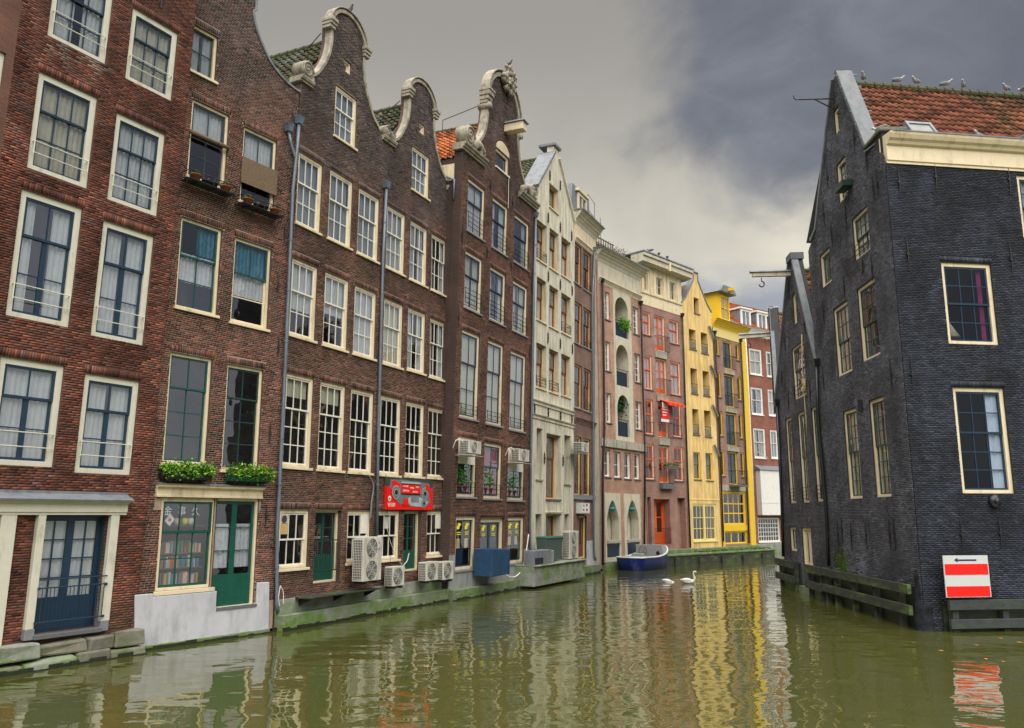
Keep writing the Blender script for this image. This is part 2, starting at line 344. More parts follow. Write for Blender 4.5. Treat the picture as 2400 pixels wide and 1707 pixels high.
    def build(s, name, mats, parent=None, smooth=False, bevel=0.):
        me = bpy.data.meshes.new(name); me.from_pydata(s.v, [], s.f)
        for m in (mats if isinstance(mats, (list, tuple)) else [mats]): me.materials.append(MATS[m] if isinstance(m, str) else m)
        if any(s.m): me.polygons.foreach_set('material_index', s.m)
        if smooth: me.polygons.foreach_set('use_smooth', [True]*len(s.f))
        if s.c is not None:
            at = me.color_attributes.new('Col', 'FLOAT_COLOR', 'POINT'); at.data.foreach_set('color', np.array(s.c, dtype=np.float32).ravel())
        me.update()
        o = link(bpy.data.objects.new(name, me), parent)
        if bevel:
            b = o.modifiers.new('bevel', 'BEVEL'); b.width = bevel; b.segments = 2; b.limit_method = 'ANGLE'
        return o
def np_mesh(name, V, F, mat_, parent, cols=None, smooth=False):   # quads from arrays
    me = bpy.data.meshes.new(name); nv, nf = len(V), len(F)
    me.vertices.add(nv); me.vertices.foreach_set('co', V.astype(np.float32).ravel())
    me.loops.add(nf*4); me.loops.foreach_set('vertex_index', F.astype(np.int32).ravel())
    me.polygons.add(nf); me.polygons.foreach_set('loop_start', np.arange(nf, dtype=np.int32)*4)
    if smooth: me.polygons.foreach_set('use_smooth', np.ones(nf, dtype=bool))
    me.materials.append(MATS[mat_])
    if cols is not None:
        at = me.color_attributes.new('Col', 'FLOAT_COLOR', 'POINT'); at.data.foreach_set('color', np.concatenate([cols, np.ones((nv, 1))], 1).astype(np.float32).ravel())
    me.update(calc_edges=True); me.validate()
    return link(bpy.data.objects.new(name, me), parent)
def tag(o, label, cat, group=None):
    o['label'] = label; o['category'] = cat; o['kind'] = 'thing'
    if group: o['group'] = group
    return o
def empty(name, label, cat, mtx, group=None):
    e = bpy.data.objects.new(name, None); e.empty_display_size = .2; COL.objects.link(e); e.matrix_world = mtx
    return tag(e, label, cat, group)
UNIT = {}
def unit_box(m):
    if m not in UNIT:
        b = MB().box(-.5, .5, -.5, .5, -.5, .5); me = bpy.data.meshes.new('pane'); me.from_pydata(b.v, [], b.f); me.materials.append(MATS[m]); UNIT[m] = me
    return UNIT[m]

# ------------------------------------------------------------------ houses: a facade frame (x along the front, y into the house, z up)
class House:
    def __init__(s, name, label, A, B, off=0., lean=0., cat='house', group='gabled canal houses'):
        a = Vector((*A, 0)); d = Vector((*B, 0)) - a; s.W = d.length; t = d.normalized(); n = Vector((t.y, -t.x, 0))
        s.A = a + n*off; s.t = t; s.up = Vector((0,0,1))*math.cos(lean) + n*math.sin(lean); s.n = n*math.cos(lean) - Vector((0,0,1))*math.sin(lean)
        inn = -s.n
        s.mtx = Matrix(((t.x, inn.x, s.up.x, s.A.x), (t.y, inn.y, s.up.y, s.A.y), (t.z, inn.z, s.up.z, s.A.z), (0,0,0,1)))
        s.e = empty(name, label, cat, s.mtx, group); s.holes = []; s.bholes = []; s.soldiers = []
    def uv(s, p, d=0.):                                       # pixel -> (u, z) on the facade, d metres in front of it
        r = ray(*p); P = s.A + s.n*d; t = (P - EYE).dot(s.n) / r.dot(s.n); q = EYE + r*t - s.A
        return q.dot(s.t), q.dot(s.up)
    def world(s, u, y, z): return s.mtx @ Vector((u, y, z))
    def thing(s, name, label, cat, u, y, z, group=None):
        return empty(name, label, cat, s.mtx @ Matrix.Translation((u, y, z)), group)

def rowspan(poly, z):
    xs = []
    n = len(poly)
    for i in range(n):
        (x0, z0), (x1, z1) = poly[i], poly[(i+1) % n]
        if (z0 <= z) != (z1 <= z): xs.append(x0 + (x1-x0)*(z-z0)/(z1-z0))
    xs.sort(); return [(xs[i], xs[i+1]) for i in range(0, len(xs)-1, 2)]
def cut(iv, a, b):
    o = []
    for x0, x1 in iv:
        if b <= x0 or a >= x1: o.append((x0, x1)); continue
        if a > x0: o.append((x0, a))
        if b < x1: o.append((b, x1))
    return o
def bricks(H, poly, colfn, course=.058, length=.205, joint=.014, proud=.0055, m='brick', tone=.74):
    zs = [p[1] for p in poly]; r0 = []; rowi = 0; z = min(zs)
    while z < max(zs):
        zc = z + course/2; iv = rowspan(poly, zc)
        for (u0, v0, u1, v1) in H.holes + H.bholes:
            if v0 - .01 < zc < v1 + .01: iv = cut(iv, u0, u1)
        off = (rowi % 2)*length/2 + (rowi % 7)*.011
        for a, b in iv:
            if b - a < .03: continue
            x = math.floor((a - off)/length)*length + off
            while x < b:
                p, q = max(a, x + joint/2), min(b, x + length - joint/2)
                if q - p > .025: r0.append((p, q, z + joint/2, z + course - joint/2))
                x += length
        z += course; rowi += 1
    for (u0, z0, u1, z1) in H.soldiers:                       # upright bricks over the openings
        k = max(1, int((u1-u0)/.062)); d = (u1-u0)/k
        r0 += [(u0+i*d+.005, u0+(i+1)*d-.005, z0+.004, z1-.004) for i in range(k)]
    B = np.array(r0); n = len(B); pr = proud + rng.uniform(-.003, .003, n)
    x0, x1, z0, z1 = B.T; y = -pr
    V = np.stack([np.stack(c, 1) for c in ((x0,y*0,z0),(x1,y*0,z0),(x1,y*0,z1),(x0,y*0,z1),(x0,y,z0),(x1,y,z0),(x1,y,z1),(x0,y,z1))], 1).reshape(-1, 3)
    fb = np.array([(4,5,6,7),(0,1,5,4),(1,2,6,5),(2,3,7,6),(3,0,4,7)])
    F = (np.arange(n)[:, None, None]*8 + fb[None]).reshape(-1, 4)
    cx_, cz_ = (x0+x1)/2, (z0+z1)/2; cols = colfn(cx_, cz_, n) * tone * (np.array([1., .93, .88]) if m == 'brick' else 1.)
    cell = np.floor(cx_/1.35+.3*np.sin(cz_*2.1)).astype(int)*7919 + np.floor(cz_/.85+.4*np.sin(cx_*1.7)).astype(int)*104729     # repaired patches
    hsh = (np.abs(np.sin(cell*12.9898)*43758.5453) % 1)
    cols = cols * np.where(hsh < .14, 1.35, np.where(hsh > .86, .68, 1.))[:, None]
    for (u0, v0, u1, v1) in H.holes:                          # rain streaks bleeding from the sills
        if u1-u0 < .6: continue
        k = np.exp(-np.clip(v0-cz_, 0, 9)/.55)*((cz_ < v0) & (cx_ > u0-.15) & (cx_ < u1+.15))*np.clip(.35+.65*np.sin(cx_*17+u0*5)*np.sin(cx_*6.3+v0), 0, 1)
        cols = cols*(1-.5*k)[:, None]
    o = np_mesh('brickwork', V, F, m, H.e, np.repeat(cols, 8, 0)); o['kind'] = 'stuff'
    return o
def smooth_noise(x, z, s, seed):
    a = np.sin(x*s*1.3 + seed) + np.sin(z*s*1.1 + seed*2.3 + 1.7*np.sin(x*s*.7)) + np.sin((x+z)*s*.8 + seed*.7) ; return a/3
def palette(cols, dark=None, dark_z=None, jit=.27, seed=1., soot=.42):
    cols = np.array(cols)
    def f(x, z, n):
        c = cols[rng.integers(0, len(cols), n)] * (1 + rng.normal(0, jit, n))[:, None]
        nz = smooth_noise(x, z, 1.6, seed)
        c = c * (1 - soot*np.clip(nz, 0, 1))[:, None]
        if dark is not None:
            k = np.clip((z - dark_z[0])/(dark_z[1]-dark_z[0]) + nz*.35 + rng.normal(0, .18, n), 0, 1)[:, None]
            d = np.array(dark)[rng.integers(0, len(dark), n)] * (1 + rng.normal(0, jit, n))[:, None]
            c = c*(1-k) + d*k
        return np.clip(c, .004, .9)
    return f
def inpoly(x, z, poly):
    c = False; n = len(poly)
    for i in range(n):
        (x0, z0), (x1, z1) = poly[i], poly[(i+1) % n]
        if (z0 > z) != (z1 > z) and x < (x1-x0)*(z-z0)/(z1-z0)+x0: c = not c
    return c
def wall(H, poly, m, reveal='brick_reveal', depth=.28, name='wall', y=0., edge=True):
    """the front face with its openings, their reveals and the edge of the wall"""
    vs, es = [], []
    def ring(pts):
        n0 = len(vs); vs.extend(Vector(p) for p in pts); k = len(pts); es.extend((n0+i, n0+(i+1) % k) for i in range(k))
    ring(poly)
    for (u0, v0, u1, v1) in H.holes: ring([(u0, v0), (u1, v0), (u1, v1), (u0, v1)])
    v2, e2, f2, *_ = geometry.delaunay_2d_cdt(vs, es, [], 0, 1e-5)
    b = MB(); fs = []
    for f in f2:
        cx = sum(v2[i].x for i in f)/3; cz = sum(v2[i].y for i in f)/3
        if not inpoly(cx, cz, poly): continue
        if any(u0 < cx < u1 and v0 < cz < v1 for (u0, v0, u1, v1) in H.holes): continue
        fs.append(tuple(f))
    b.add([(p.x, y, p.y) for p in v2], fs)
    b.mi = 1
    for (u0, v0, u1, v1) in H.holes:
        b.add([(u0,y,v0),(u1,y,v0),(u1,y,v1),(u0,y,v1),(u0,depth,v0),(u1,depth,v0),(u1,depth,v1),(u0,depth,v1)], [(0,4,5,1),(1,5,6,2),(2,6,7,3),(3,7,4,0)])
    n = len(poly)
    for i in range(n if edge else 0):
        (x0, z0), (x1, z1) = poly[i], poly[(i+1) % n]
        b.add([(x0,y,z0),(x1,y,z1),(x1,.4,z1),(x0,.4,z0)], [(0,1,2,3)])
    return b.build(name, [m, reveal], H.e)
def shell(H, u0, u1, z0, z1, m='interior', depth=7., side='brick_side', roof=None):
    """dark rooms behind the windows and the flanks and back of the house"""
    b = MB()
    b.add([(u0+.05,.30,z0),(u1-.05,.30,z0),(u1-.05,1.7,z0),(u0+.05,1.7,z0),(u0+.05,.30,z1),(u1-.05,.30,z1),(u1-.05,1.7,z1),(u0+.05,1.7,z1)],
          [(0,1,2,3),(7,6,5,4),(5,6,2,1),(6,7,3,2),(7,4,0,3)])
    b.build('rooms', m, H.e)
    c = MB().box(u0+.01, u1-.01, 1.75, depth, z0, z1+.02)
    for x in (u0+.01, u1-.01): c.add([(x,.02,z0),(x,1.74,z0),(x,1.74,z1),(x,.02,z1)], [(0,1,2,3)])
    c.build('flank_wall', side, H.e)

# ------------------------------------------------------------------ windows
def grid_sash(b, cells, u0, u1, z0, z1, y0, y1, cols, rows, sw, bw, base=None):
    base = sw if base is None else base
    b.box(u0, u0+sw, y0, y1, z0, z1).box(u1-sw, u1, y0, y1, z0, z1)
    b.box(u0+sw, u1-sw, y0, y1, z0, z0+base).box(u0+sw, u1-sw, y0, y1, z1-sw, z1)
    a0, a1, c0, c1 = u0+sw, u1-sw, z0+base, z1-sw; yb = y0+.006
    for i in range(1, cols):
        x = a0+(a1-a0)*i/cols; b.box(x-bw/2, x+bw/2, yb, y1-.004, c0, c1)
    for j in range(1, rows):
        z = c0+(c1-c0)*j/rows
        for i in range(cols):
            b.box(a0+(a1-a0)*i/cols+(bw/2 if i else 0), a0+(a1-a0)*(i+1)/cols-(bw/2 if i < cols-1 else 0), yb, y1-.004, z-bw/2, z+bw/2)
    for i in range(cols):
        for j in range(rows):
            p = a0+(a1-a0)*i/cols; q = a0+(a1-a0)*(i+1)/cols; r = c0+(c1-c0)*j/rows; s_ = c0+(c1-c0)*(j+1)/rows
            cells.append(((p+q)/2, (y0+y1)/2+.006, (r+s_)/2, q-p-.004, s_-r-.004))
def curtain(H, par, u0, u1, z0, z1, y, m='curtain', amp=.018, wl=.13, name='curtain'):  # also hangs the grey-blue sheets that stand for reflected sky
    n = max(4, int((u1-u0)/wl*4)); vs = []; fs = []; ph = random.random()*6
    for i in range(n+1):
        x = u0+(u1-u0)*i/n; yy = y + amp*math.sin(ph+x/wl*6.28)+amp*.5*math.sin(ph*2+x/wl*2.1)
        vs += [(x, yy, z0), (x, yy, z1)]
    fs = [(2*i, 2*i+2, 2*i+3, 2*i+1) for i in range(n)]
    return MB().add(vs, fs).build(name, m, par, True)
def win(H, tl, br, frame='cream', fw=.09, sash='white', cols=3, up=1, lo=2, split=.40, rec=.06, sill='cream', cur=None, rail=None, railm='iron',
        hole=True, soldier=True, glass='glass', sw=.045, bw=.026, leaf=1, base=None, name='window', lowcols=None, arch=0., sillh=.08, trans=None):
    if isinstance(tl[0], str): u0, z1 = H.uv(tl); u1, z0 = H.uv(br)
    else: (u0, z1), (u1, z0) = tl, br
    if hole: H.holes.append((u0, z0, u1, z1))
    if soldier: H.soldiers.append((u0-.04, z1+.012, u1+.04, z1+.20)); H.bholes.append((u0-.04, z1, u1+.04, z1+.205))
    b = MB(); y0, y1 = rec, rec+.10
    b.box(u0, u0+fw, y0, y1, z0, z1).box(u1-fw, u1, y0, y1, z0, z1).box(u0+fw, u1-fw, y0, y1, z1-fw, z1).box(u0+fw, u1-fw, y0, y1, z0, z0+fw*.8)
    o = b.build(name, frame, H.e, bevel=.006)
    a0, a1, c0, c1 = u0+fw, u1-fw, z0+fw*.8, z1-fw
    zm = c1-(c1-c0)*split; cells = []
    if up:
        us = MB(); grid_sash(us, cells, a0, a1, zm-.03, c1, y0+.025, y0+.062, cols, up, sw, bw); us.build('upper_sash' if lo else 'sash', sash, o)
    if lo:
        zt = zm+.02 if up else c1
        ls = MB()
        for k in range(leaf):
            w_ = (a1-a0)/leaf; grid_sash(ls, cells, a0+k*w_, a0+(k+1)*w_, c0, zt, y0+.064, y0+.10, (lowcols or cols)//leaf if leaf > 1 else (lowcols or cols), lo, sw, bw, base)
        ls.build('lower_sash' if up else ('door_leaf' if name == 'door' else 'sash'), sash, o)
    for (x, y, z, dx, dz) in cells:
        p = bpy.data.objects.new('pane', unit_box(glass)); p.location = (x, y, z); p.scale = (dx, .006, dz); link(p, o)
    if sill: MB().box(u0-.05, u1+.05, -.07, rec+.06, z0-sillh, z0-.001).build('sill', sill, o, bevel=.008)
    if cur == 'curtain':
        m_ = random.choice(('curtain', 'curtain', 'curtain_grey', 'curtain_warm')); g_ = random.choice((0, 0, .12, .22, .32))
        cur = [(m_, 0, 1, 0, 1)] if g_ == 0 else [(m_, 0, .5-g_*random.uniform(.3, 1), 0, 1), (m_, .5+g_*random.uniform(.3, 1), 1, 0, 1)]
    if cur:
        for c in (cur if isinstance(cur, list) else [cur]):
            kind, f0, f1, g0, g1 = c if isinstance(c, tuple) else (c, 0, 1, 0, 1)
            curtain(H, o, a0+(a1-a0)*f0, a0+(a1-a0)*f1, c0+(c1-c0)*g0, c0+(c1-c0)*g1, rec+.135, kind, .004 if kind == 'blind' else .02)
    if rail:
        n, h0, h1 = rail; r_ = MB(); 
        for i in range(n):
            z = z0+fw*.8+h0+(h1-h0)*i/max(1, n-1); r_.tube([(u0+fw*.6, -.03, z), (u1-fw*.5, -.03, z)], .013, 6)
        for x in (u0+fw*.6, u1-fw*.5): r_.tube([(x, -.03, z0+fw*.8+h0-.03), (x, -.03, z0+fw*.8+h1+.03)], .013, 6); r_.box(x-.012, x+.012, -.03, rec+.02, z0+fw*.8+h1-.01, z0+fw*.8+h1+.01)
        r_.build('guard_rail', railm, o)
    return o, (u0, z0, u1, z1)
def drainpipe(H, pts, r=.05, d=.09, m='zinc', hopper=True, clips=True):
    P = [(*H.uv(p, d),) if isinstance(p[0], str) else p for p in pts]; P = [(u, -d, z) for u, z in P]
    o = MB().tube(P, r, 10).build('drainpipe', m, H.e, True)
    if hopper:
        u, y, z = P[0]; MB().frustum(u-.085, u+.085, y-.085, y+.085, z-.02, z+.20, -.035, -.035).box(u-.13, u+.13, y-.13, y+.13, z+.20, z+.235).build('hopper', m, o)
    if clips:
        c = MB()
        for a, b in zip(P, P[1:]):
            L_ = abs(a[2]-b[2])
            for k in range(1, int(L_/1.9)+1):
                t = k/(int(L_/1.9)+1); u = a[0]+(b[0]-a[0])*t; z = a[2]+(b[2]-a[2])*t; c.lathe([(r+.012, z-.03), (r+.012, z+.03)], 10, (u, -d, 0))
        if c.v: c.build('pipe_bracket', m, o)
    return o
def anchors(H, pts, h=.75, m='iron', cross=True):
    for p in pts:
        u, z = H.uv(p) if isinstance(p[0], str) else p
        b = MB().tube([(u-.01, -.035, z-h/2), (u+.012, -.05, z), (u-.005, -.035, z+h/2)], [.012, .026, .012], 6)
        if cross: b.box(u-.05, u+.05, -.06, -.01, z-.03, z+.03)
        b.build('wall_anchor', m, H.e)
def coping(H, path, w_in, y0, y1, m='sandstone', name='coping', w_out=.05):
    P = [Vector(p) for p in path]; vs = []; fs = []; n = len(P)
    for i in range(n):
        d = (P[min(i+1, n-1)]-P[max(i-1, 0)]).normalized(); nn = Vector((-d.y, d.x))     # left of travel = outside
        a = P[i]+nn*w_out; c = P[i]-nn*w_in
        vs += [(a.x, y0, a.y), (c.x, y0, c.y), (c.x, y1, c.y), (a.x, y1, a.y)]
    for i in range(n-1):
        for k in range(4): fs.append((i*4+k, i*4+(k+1) % 4, (i+1)*4+(k+1) % 4, (i+1)*4+k))
    fs += [(0, 1, 2, 3), tuple((n-1)*4+k for k in (3, 2, 1, 0))]
    return MB().add(vs, fs).build(name, m, H.e, bevel=.015)
def arc(cx, cz, rx, rz, a0, a1, n=14): return [(cx+rx*math.cos(R(a0+(a1-a0)*i/n)), cz+rz*math.sin(R(a0+(a1-a0)*i/n))) for i in range(n+1)]
def spline(pts, n=6):
    o = []; P = [Vector(p) for p in pts]
    for i in range(len(P)-1):
        a, b, c, d = P[max(i-1, 0)], P[i], P[i+1], P[min(i+2, len(P)-1)]
        for k in range(n):
            t = k/n; o.append(tuple(.5*((2*b)+(c-a)*t+(2*a-5*b+4*c-d)*t*t+(3*b-a-3*c+d)*t*t*t)))
    o.append(tuple(P[-1])); return o
def volute(H, par, u, z, r, y0, y1, flip=1, m='sandstone', turns=2.1):
    b = MB().lathe([(r*.92, y0), (r, y0+.03), (r, y1)], 22, (u, 0, z), 'y')
    sp = [(u+flip*math.cos(a)*(r*.95-a*r*.85/(turns*6.28)), y0-.005, z+math.sin(a)*(r*.95-a*r*.85/(turns*6.28))) for a in np.linspace(0, turns*6.28, 40)]
    b.tube(sp, [r*.12*(1-.5*i/39) for i in range(40)], 6)
    b.ball((u, y0-.005, z), r*.16, 8, 6)
    return b.build('scroll', m, par, True)
def cornice(H, u0, u1, z0, z1, out=.45, m='cream', name='cornice', steps=5, back=.1):
    p = [(back, z0)]
    for i in range(steps):                                    # stepped ogee of mouldings
        t0, t1 = i/steps, (i+1)/steps; o0 = out*t0**1.4; p += [(-o0-.02, z0+(z1-z0)*t0), (-o0-.02-out*.08, z0+(z1-z0)*(t0+.6/steps))]
    p += [(-out-.03, z1), (back, z1)]
    return MB().profile(p, u0, u1).build(name, m, H.e)

# ------------------------------------------------------------------ roof tiles
def pantile(m):
    nx = 6; tw, tl = 1., 1.; vs = []; fs = []
    for j, (v, lift) in enumerate(((0., .22), (1.08, .0))):
        for i in range(nx+1):
            t = i/nx; h = .13*math.sin(t*2*math.pi*.98+.5) ; vs.append((t*1.06-.03, v, h+lift))
    for i in range(nx): fs.append((i, i+1, nx+1+i+1, nx+1+i))
    k = len(vs)
    for i in range(nx+1): vs.append((vs[i][0], 0., vs[i][2]-.10))
    for i in range(nx): fs.append((k+i, k+i+1, i+1, i))
    return np.array(vs), np.array(fs)
TV, TF = pantile(None)
def tiles(par, o, a, s, ncol, nrow, tw, tl, m, colfn, skip=None, single=0, name='roof_tile', key=None):
    """pantiles over the slope from o, columns along a, courses up along s"""
    a, s, o = Vector(a).normalized(), Vector(s).normalized(), Vector(o); n = a.cross(s)
    M3 = np.array([a*tw, s*tl, n*tw]); base = TV @ M3
    pos = []
    for j in range(nrow):
        for i in range(ncol):
            if skip and skip(i, j): continue
            p = o + a*(i*tw) + s*(j*tl); pos.append((p.x, p.y, p.z, i, j))
    pos = np.array(pos); order = np.arange(len(pos))
    if single and key: order = np.argsort([key(p) for p in pos])
    cols = colfn(pos[:, 3], pos[:, 4], len(pos))
    rest = order[single:] if single else order
    if single:
        quant = {}
        for q in order[:single]:
            c = cols[q]; kk = int(q) % 12
            if kk not in quant:
                me = bpy.data.meshes.new(name); me.from_pydata(base.tolist(), [], TF.tolist()); me.materials.append(MATS[m])
                at = me.color_attributes.new('Col', 'FLOAT_COLOR', 'POINT'); at.data.foreach_set('color', np.tile([*c, 1.], len(base)).astype(np.float32))
                me.polygons.foreach_set('use_smooth', [True]*len(TF)); quant[kk] = me
            ob = bpy.data.objects.new(name, quant[kk]); ob.location = pos[q, :3]; link(ob, par)
    if len(rest):
        jit = rng.normal(0, .006, (len(rest), 1, 3))
        V = (pos[rest][:, None, :3] + jit + base[None]).reshape(-1, 3)
        F = (np.arange(len(rest))[:, None, None]*len(TV) + TF[None]).reshape(-1, 4)
        ob = np_mesh('roof_tiles', V, F, m, par, np.repeat(cols[rest], len(TV), 0), True); ob['kind'] = 'stuff'
    return pos
def tilepal(cols, jit=.2, dark=None, drow=None):
    cols = np.array(cols)
    def f(i, j, n):
        c = cols[rng.integers(0, len(cols), n)]*(1+rng.normal(0, jit, n))[:, None]
        if dark is not None:
            k = np.clip((j-drow[0])/(drow[1]-drow[0])+rng.normal(0, .25, n), 0, 1)[:, None]; c = c*(1-k)+np.array(dark)*k
        return np.clip(c, .01, .9)
    return f
def gable_roof(H, uc, zr, uL, uR, ze, y0, y1, m, colfn, tw=.27, tl=.30, sides=(1, 1)):
    """pitched roof behind a gable: ridge runs into the block"""
    b = MB(); b.prism([(uL, ze-.05), (uR, ze-.05), (uc, zr-.08)], y0, y1); r_ = b.build('roof', 'lead', H.e)
    for sgn, ue in ((-1, uL), (1, uR)):
        if not sides[0 if sgn < 0 else 1]: continue
        L_ = math.hypot(uc-ue, zr-ze); s = ((uc-ue)/L_, 0, (zr-ze)/L_); n = int((y1-y0)/tw)
        if sgn < 0: tiles(r_, (ue, y0+n*tw, ze), (0, -1, 0), s, n, int(L_/tl)+1, tw, tl, m, colfn)
        else: tiles(r_, (ue, y0, ze), (0, 1, 0), s, n, int(L_/tl)+1, tw, tl, m, colfn)
    rd = MB()
    k = int((y1-y0)/.38)
    for i in range(k): rd.lathe([(.13, y0+i*.38), (.105, y0+i*.38+.36)], 10, (uc, 0, zr+.02), 'y')
    rd.build('ridge_tiles', m if False else 'ridge', r_)
    return r_
mat('ridge', (.07, .065, .04), .85, .4, 3, dirt=(.05, .075, .015), dirt_amt=.7)
mat('ridge_red', (.20, .07, .035), .85, .3, 3, dirt=(.06, .08, .02), dirt_amt=.6)
brick_tex('brick_reveal', (.12, .055, .04), (.08, .045, .035), (.14, .11, .09))
brick_tex('brick_side', (.07, .037, .028), (.045, .028, .023), (.09, .07, .058))
brick_tex('brick_mauve', (.36, .165, .13), (.25, .125, .105), (.42, .34, .28))
brick_tex('brick_pink', (.50, .25, .17), (.37, .19, .14), (.48, .38, .29))
brick_tex('brick_brown', (.23, .11, .085), (.16, .085, .068), (.30, .24, .2))
brick_tex('brick_rust', (.32, .09, .06), (.23, .07, .05), (.28, .18, .14))
mat('mortar', (.27, .205, .16), .95, .2, 6); mat('mortar_red', (.11, .055, .04), .95, .2, 6); mat('mortar_dark', (.03, .03, .034), .9, .2, 6)
mat('mortar_pale', (.36, .27, .21), .95, .2, 6)
# ------------------------------------------------------------------ plan of the canal
P23 = hor(655, 24.9); P34 = chain(P23, 24.8, 884); P45 = chain(P23, 24.8, 1050); P56 = chain(P45, 24.8, 1243)
P67 = chain(P56, 25, 1342); P78 = chain(P67, 25, 1393); P12 = chain(P23, 33.5, 339); P01 = chain(P12, 30, -80); P00 = chain(P12, 30, -420)
P8 = hor(1410, 52.); P89 = chain(P8, 35.4, 1508); P910 = chain(P89, 44, 1613); P1011 = chain(P910, 45, 1687); P1112 = chain(P1011, 44, 1766)
P12a = hor(1760, 76); P12b = chain(P12a, 54, 1850)
CORNER = (12.0, 24.95); RFAR = (12.4, 33.1); RFAR2 = (12.98, 40.3)

# ------------------------------------------------------------------ water
def water_mat():
    m = bpy.data.materials.new('canal_water'); m.use_nodes = True; t = m.node_tree; b = t.nodes['Principled BSDF']
    b.inputs['Base Color'].default_value = (.070, .075, .018, 1); b.inputs['Roughness'].default_value = .0; b.inputs['IOR'].default_value = 2.5
    tx = t.nodes.new('ShaderNodeTexCoord')
    def nz(scale, sc3, det, dist=0, loc=(0,0,0)):
        mp = t.nodes.new('ShaderNodeMapping'); mp.inputs['Scale'].default_value = sc3; mp.inputs['Location'].default_value = loc; mp.inputs['Rotation'].default_value = (0, 0, R(-12))
        t.links.new(tx.outputs['Object'], mp.inputs[0])
        n = t.nodes.new('ShaderNodeTexNoise'); n.inputs['Scale'].default_value = scale; n.inputs['Detail'].default_value = det; n.inputs['Distortion'].default_value = dist
        t.links.new(mp.outputs[0], n.inputs[0]); return n.outputs[0]
    def mth(op, a, c):
        q = t.nodes.new('ShaderNodeMath'); q.operation = op
        for i, v in enumerate((a, c)):
            if isinstance(v, (int, float)): q.inputs[i].default_value = v
            else: t.links.new(v, q.inputs[i])
        return q.outputs[0]
    h = mth('ADD', mth('MULTIPLY', nz(.9, (1, 1.3, 1), 1.5, .4), 1.05), mth('MULTIPLY', nz(2.6, (1, 1.5, 1), 1.5, .3, (4, 2, 0)), .13))
    h = mth('ADD', h, mth('MULTIPLY', nz(9., (1, 1.4, 1), 2), .014))
    # rings spreading from where ducks and swans passed, under the grey-plinthed house
    for (cx, cy, wl, fall) in ((-1.2, 31.5, .32, 2.2), (1.9, 34.5, .30, 2.0)):
        mp = t.nodes.new('ShaderNodeMapping'); mp.inputs['Location'].default_value = (-cx, -cy, 0); t.links.new(tx.outputs['Object'], mp.inputs[0])
        ln = t.nodes.new('ShaderNodeVectorMath'); ln.operation = 'LENGTH'; t.links.new(mp.outputs[0], ln.inputs[0]); r_ = ln.outputs['Value']
        wv = mth('MULTIPLY', mth('SINE', mth('MULTIPLY', r_, 6.283/wl), 0), mth('POWER', 2.718, mth('MULTIPLY', r_, -1/fall)))
        h = mth('ADD', h, mth('MULTIPLY', wv, .10))
    bp = t.nodes.new('ShaderNodeBump'); bp.inputs['Strength'].default_value = 1.; bp.inputs['Distance'].default_value = .03
    t.links.new(h, bp.inputs['Height']); t.links.new(bp.outputs[0], b.inputs['Normal'])
    MATS['canal_water'] = m
water_mat()
wo = MB().add([(-600, -60, 0), (600, -60, 0), (600, 900, 0), (-600, 900, 0)], [(0, 1, 2, 3)]).build('water', 'canal_water'); wo['kind'] = 'structure'

# ------------------------------------------------------------------ greenery
def foliage(name, par, n, fn, size, cols=((.05, .14, .02), (.09, .22, .03), (.14, .30, .04)), m='leafgreen', flowers=None):
    V = []; C = []
    for i in range(n):
        c = Vector(fn()); a = Vector((random.gauss(0, 1), random.gauss(0, 1), random.gauss(0, .6))).normalized(); b = a.cross(Vector((random.gauss(0, 1), random.gauss(0, 1), random.gauss(0, 1)))).normalized()
        s = size*random.uniform(.6, 1.3); q = random.choice(cols); k = random.uniform(.7, 1.25)
        if flowers and random.random() < flowers[1]: q = flowers[0]
        V += [c-a*s*.7, c+b*s*.42, c+a*s*.7, c-b*s*.42]; C += [[x*k for x in q]]*4
    F = np.arange(n*4).reshape(-1, 4)
    return np_mesh(name, np.array(V), F, m, par, np.array(C))
def rbox(a, b): return random.uniform(a, b)

# ------------------------------------------------------------------ house 0: orange brick, mostly out of frame
H = House('brick_house', 'orange brick house whose edge shows beyond the red brick house', P00, P01, 0, .03)
b0 = brick_tex('brick_orange', (.16, .065, .04), (.12, .05, .035), (.14, .09, .07), .058, .205)
win(H, (.6, 13.5), (2.0, 11.2), 'offwhite', .14, 'navy', 3, 1, 2, cur='curtain', soldier=False)
win(H, (.6, 10.5), (2.0, 7.7), 'offwhite', .14, 'navy', 2, 1, 2, cur='curtain', soldier=False)
po = [(0, .2), (H.W, .2), (H.W, 18.5), (0, 18.5)]
wall(H, po, 'brick_orange'); shell(H, 0, H.W, .2, 18.4); cornice(H, 0, H.W-.02, 18.4, 19., .4, 'offwhite')

def stained(f):
    """salt streaks bleeding from the top sill, green damp near the water"""
    def g(x, z, n):
        c = f(x, z, n); k = np.clip(1-(14.3-z)/(.35+.5*np.abs(np.sin(x*9.)*np.sin(x*3.7+1))), 0, 1)*((x > .35) & (x < 1.95) & (z < 14.35)&(z > 13.5))*(rng.random(n) < .45)*.7
        c = c*(1-k[:, None])+np.array([.42, .40, .38])*k[:, None]
        k = np.clip((1.9-z)/1.2, 0, 1)*(x > 3.4)*rng.random(n)*.8; c = c*(1-k[:, None])+np.array([.10, .10, .05])*k[:, None]; return c
    return g
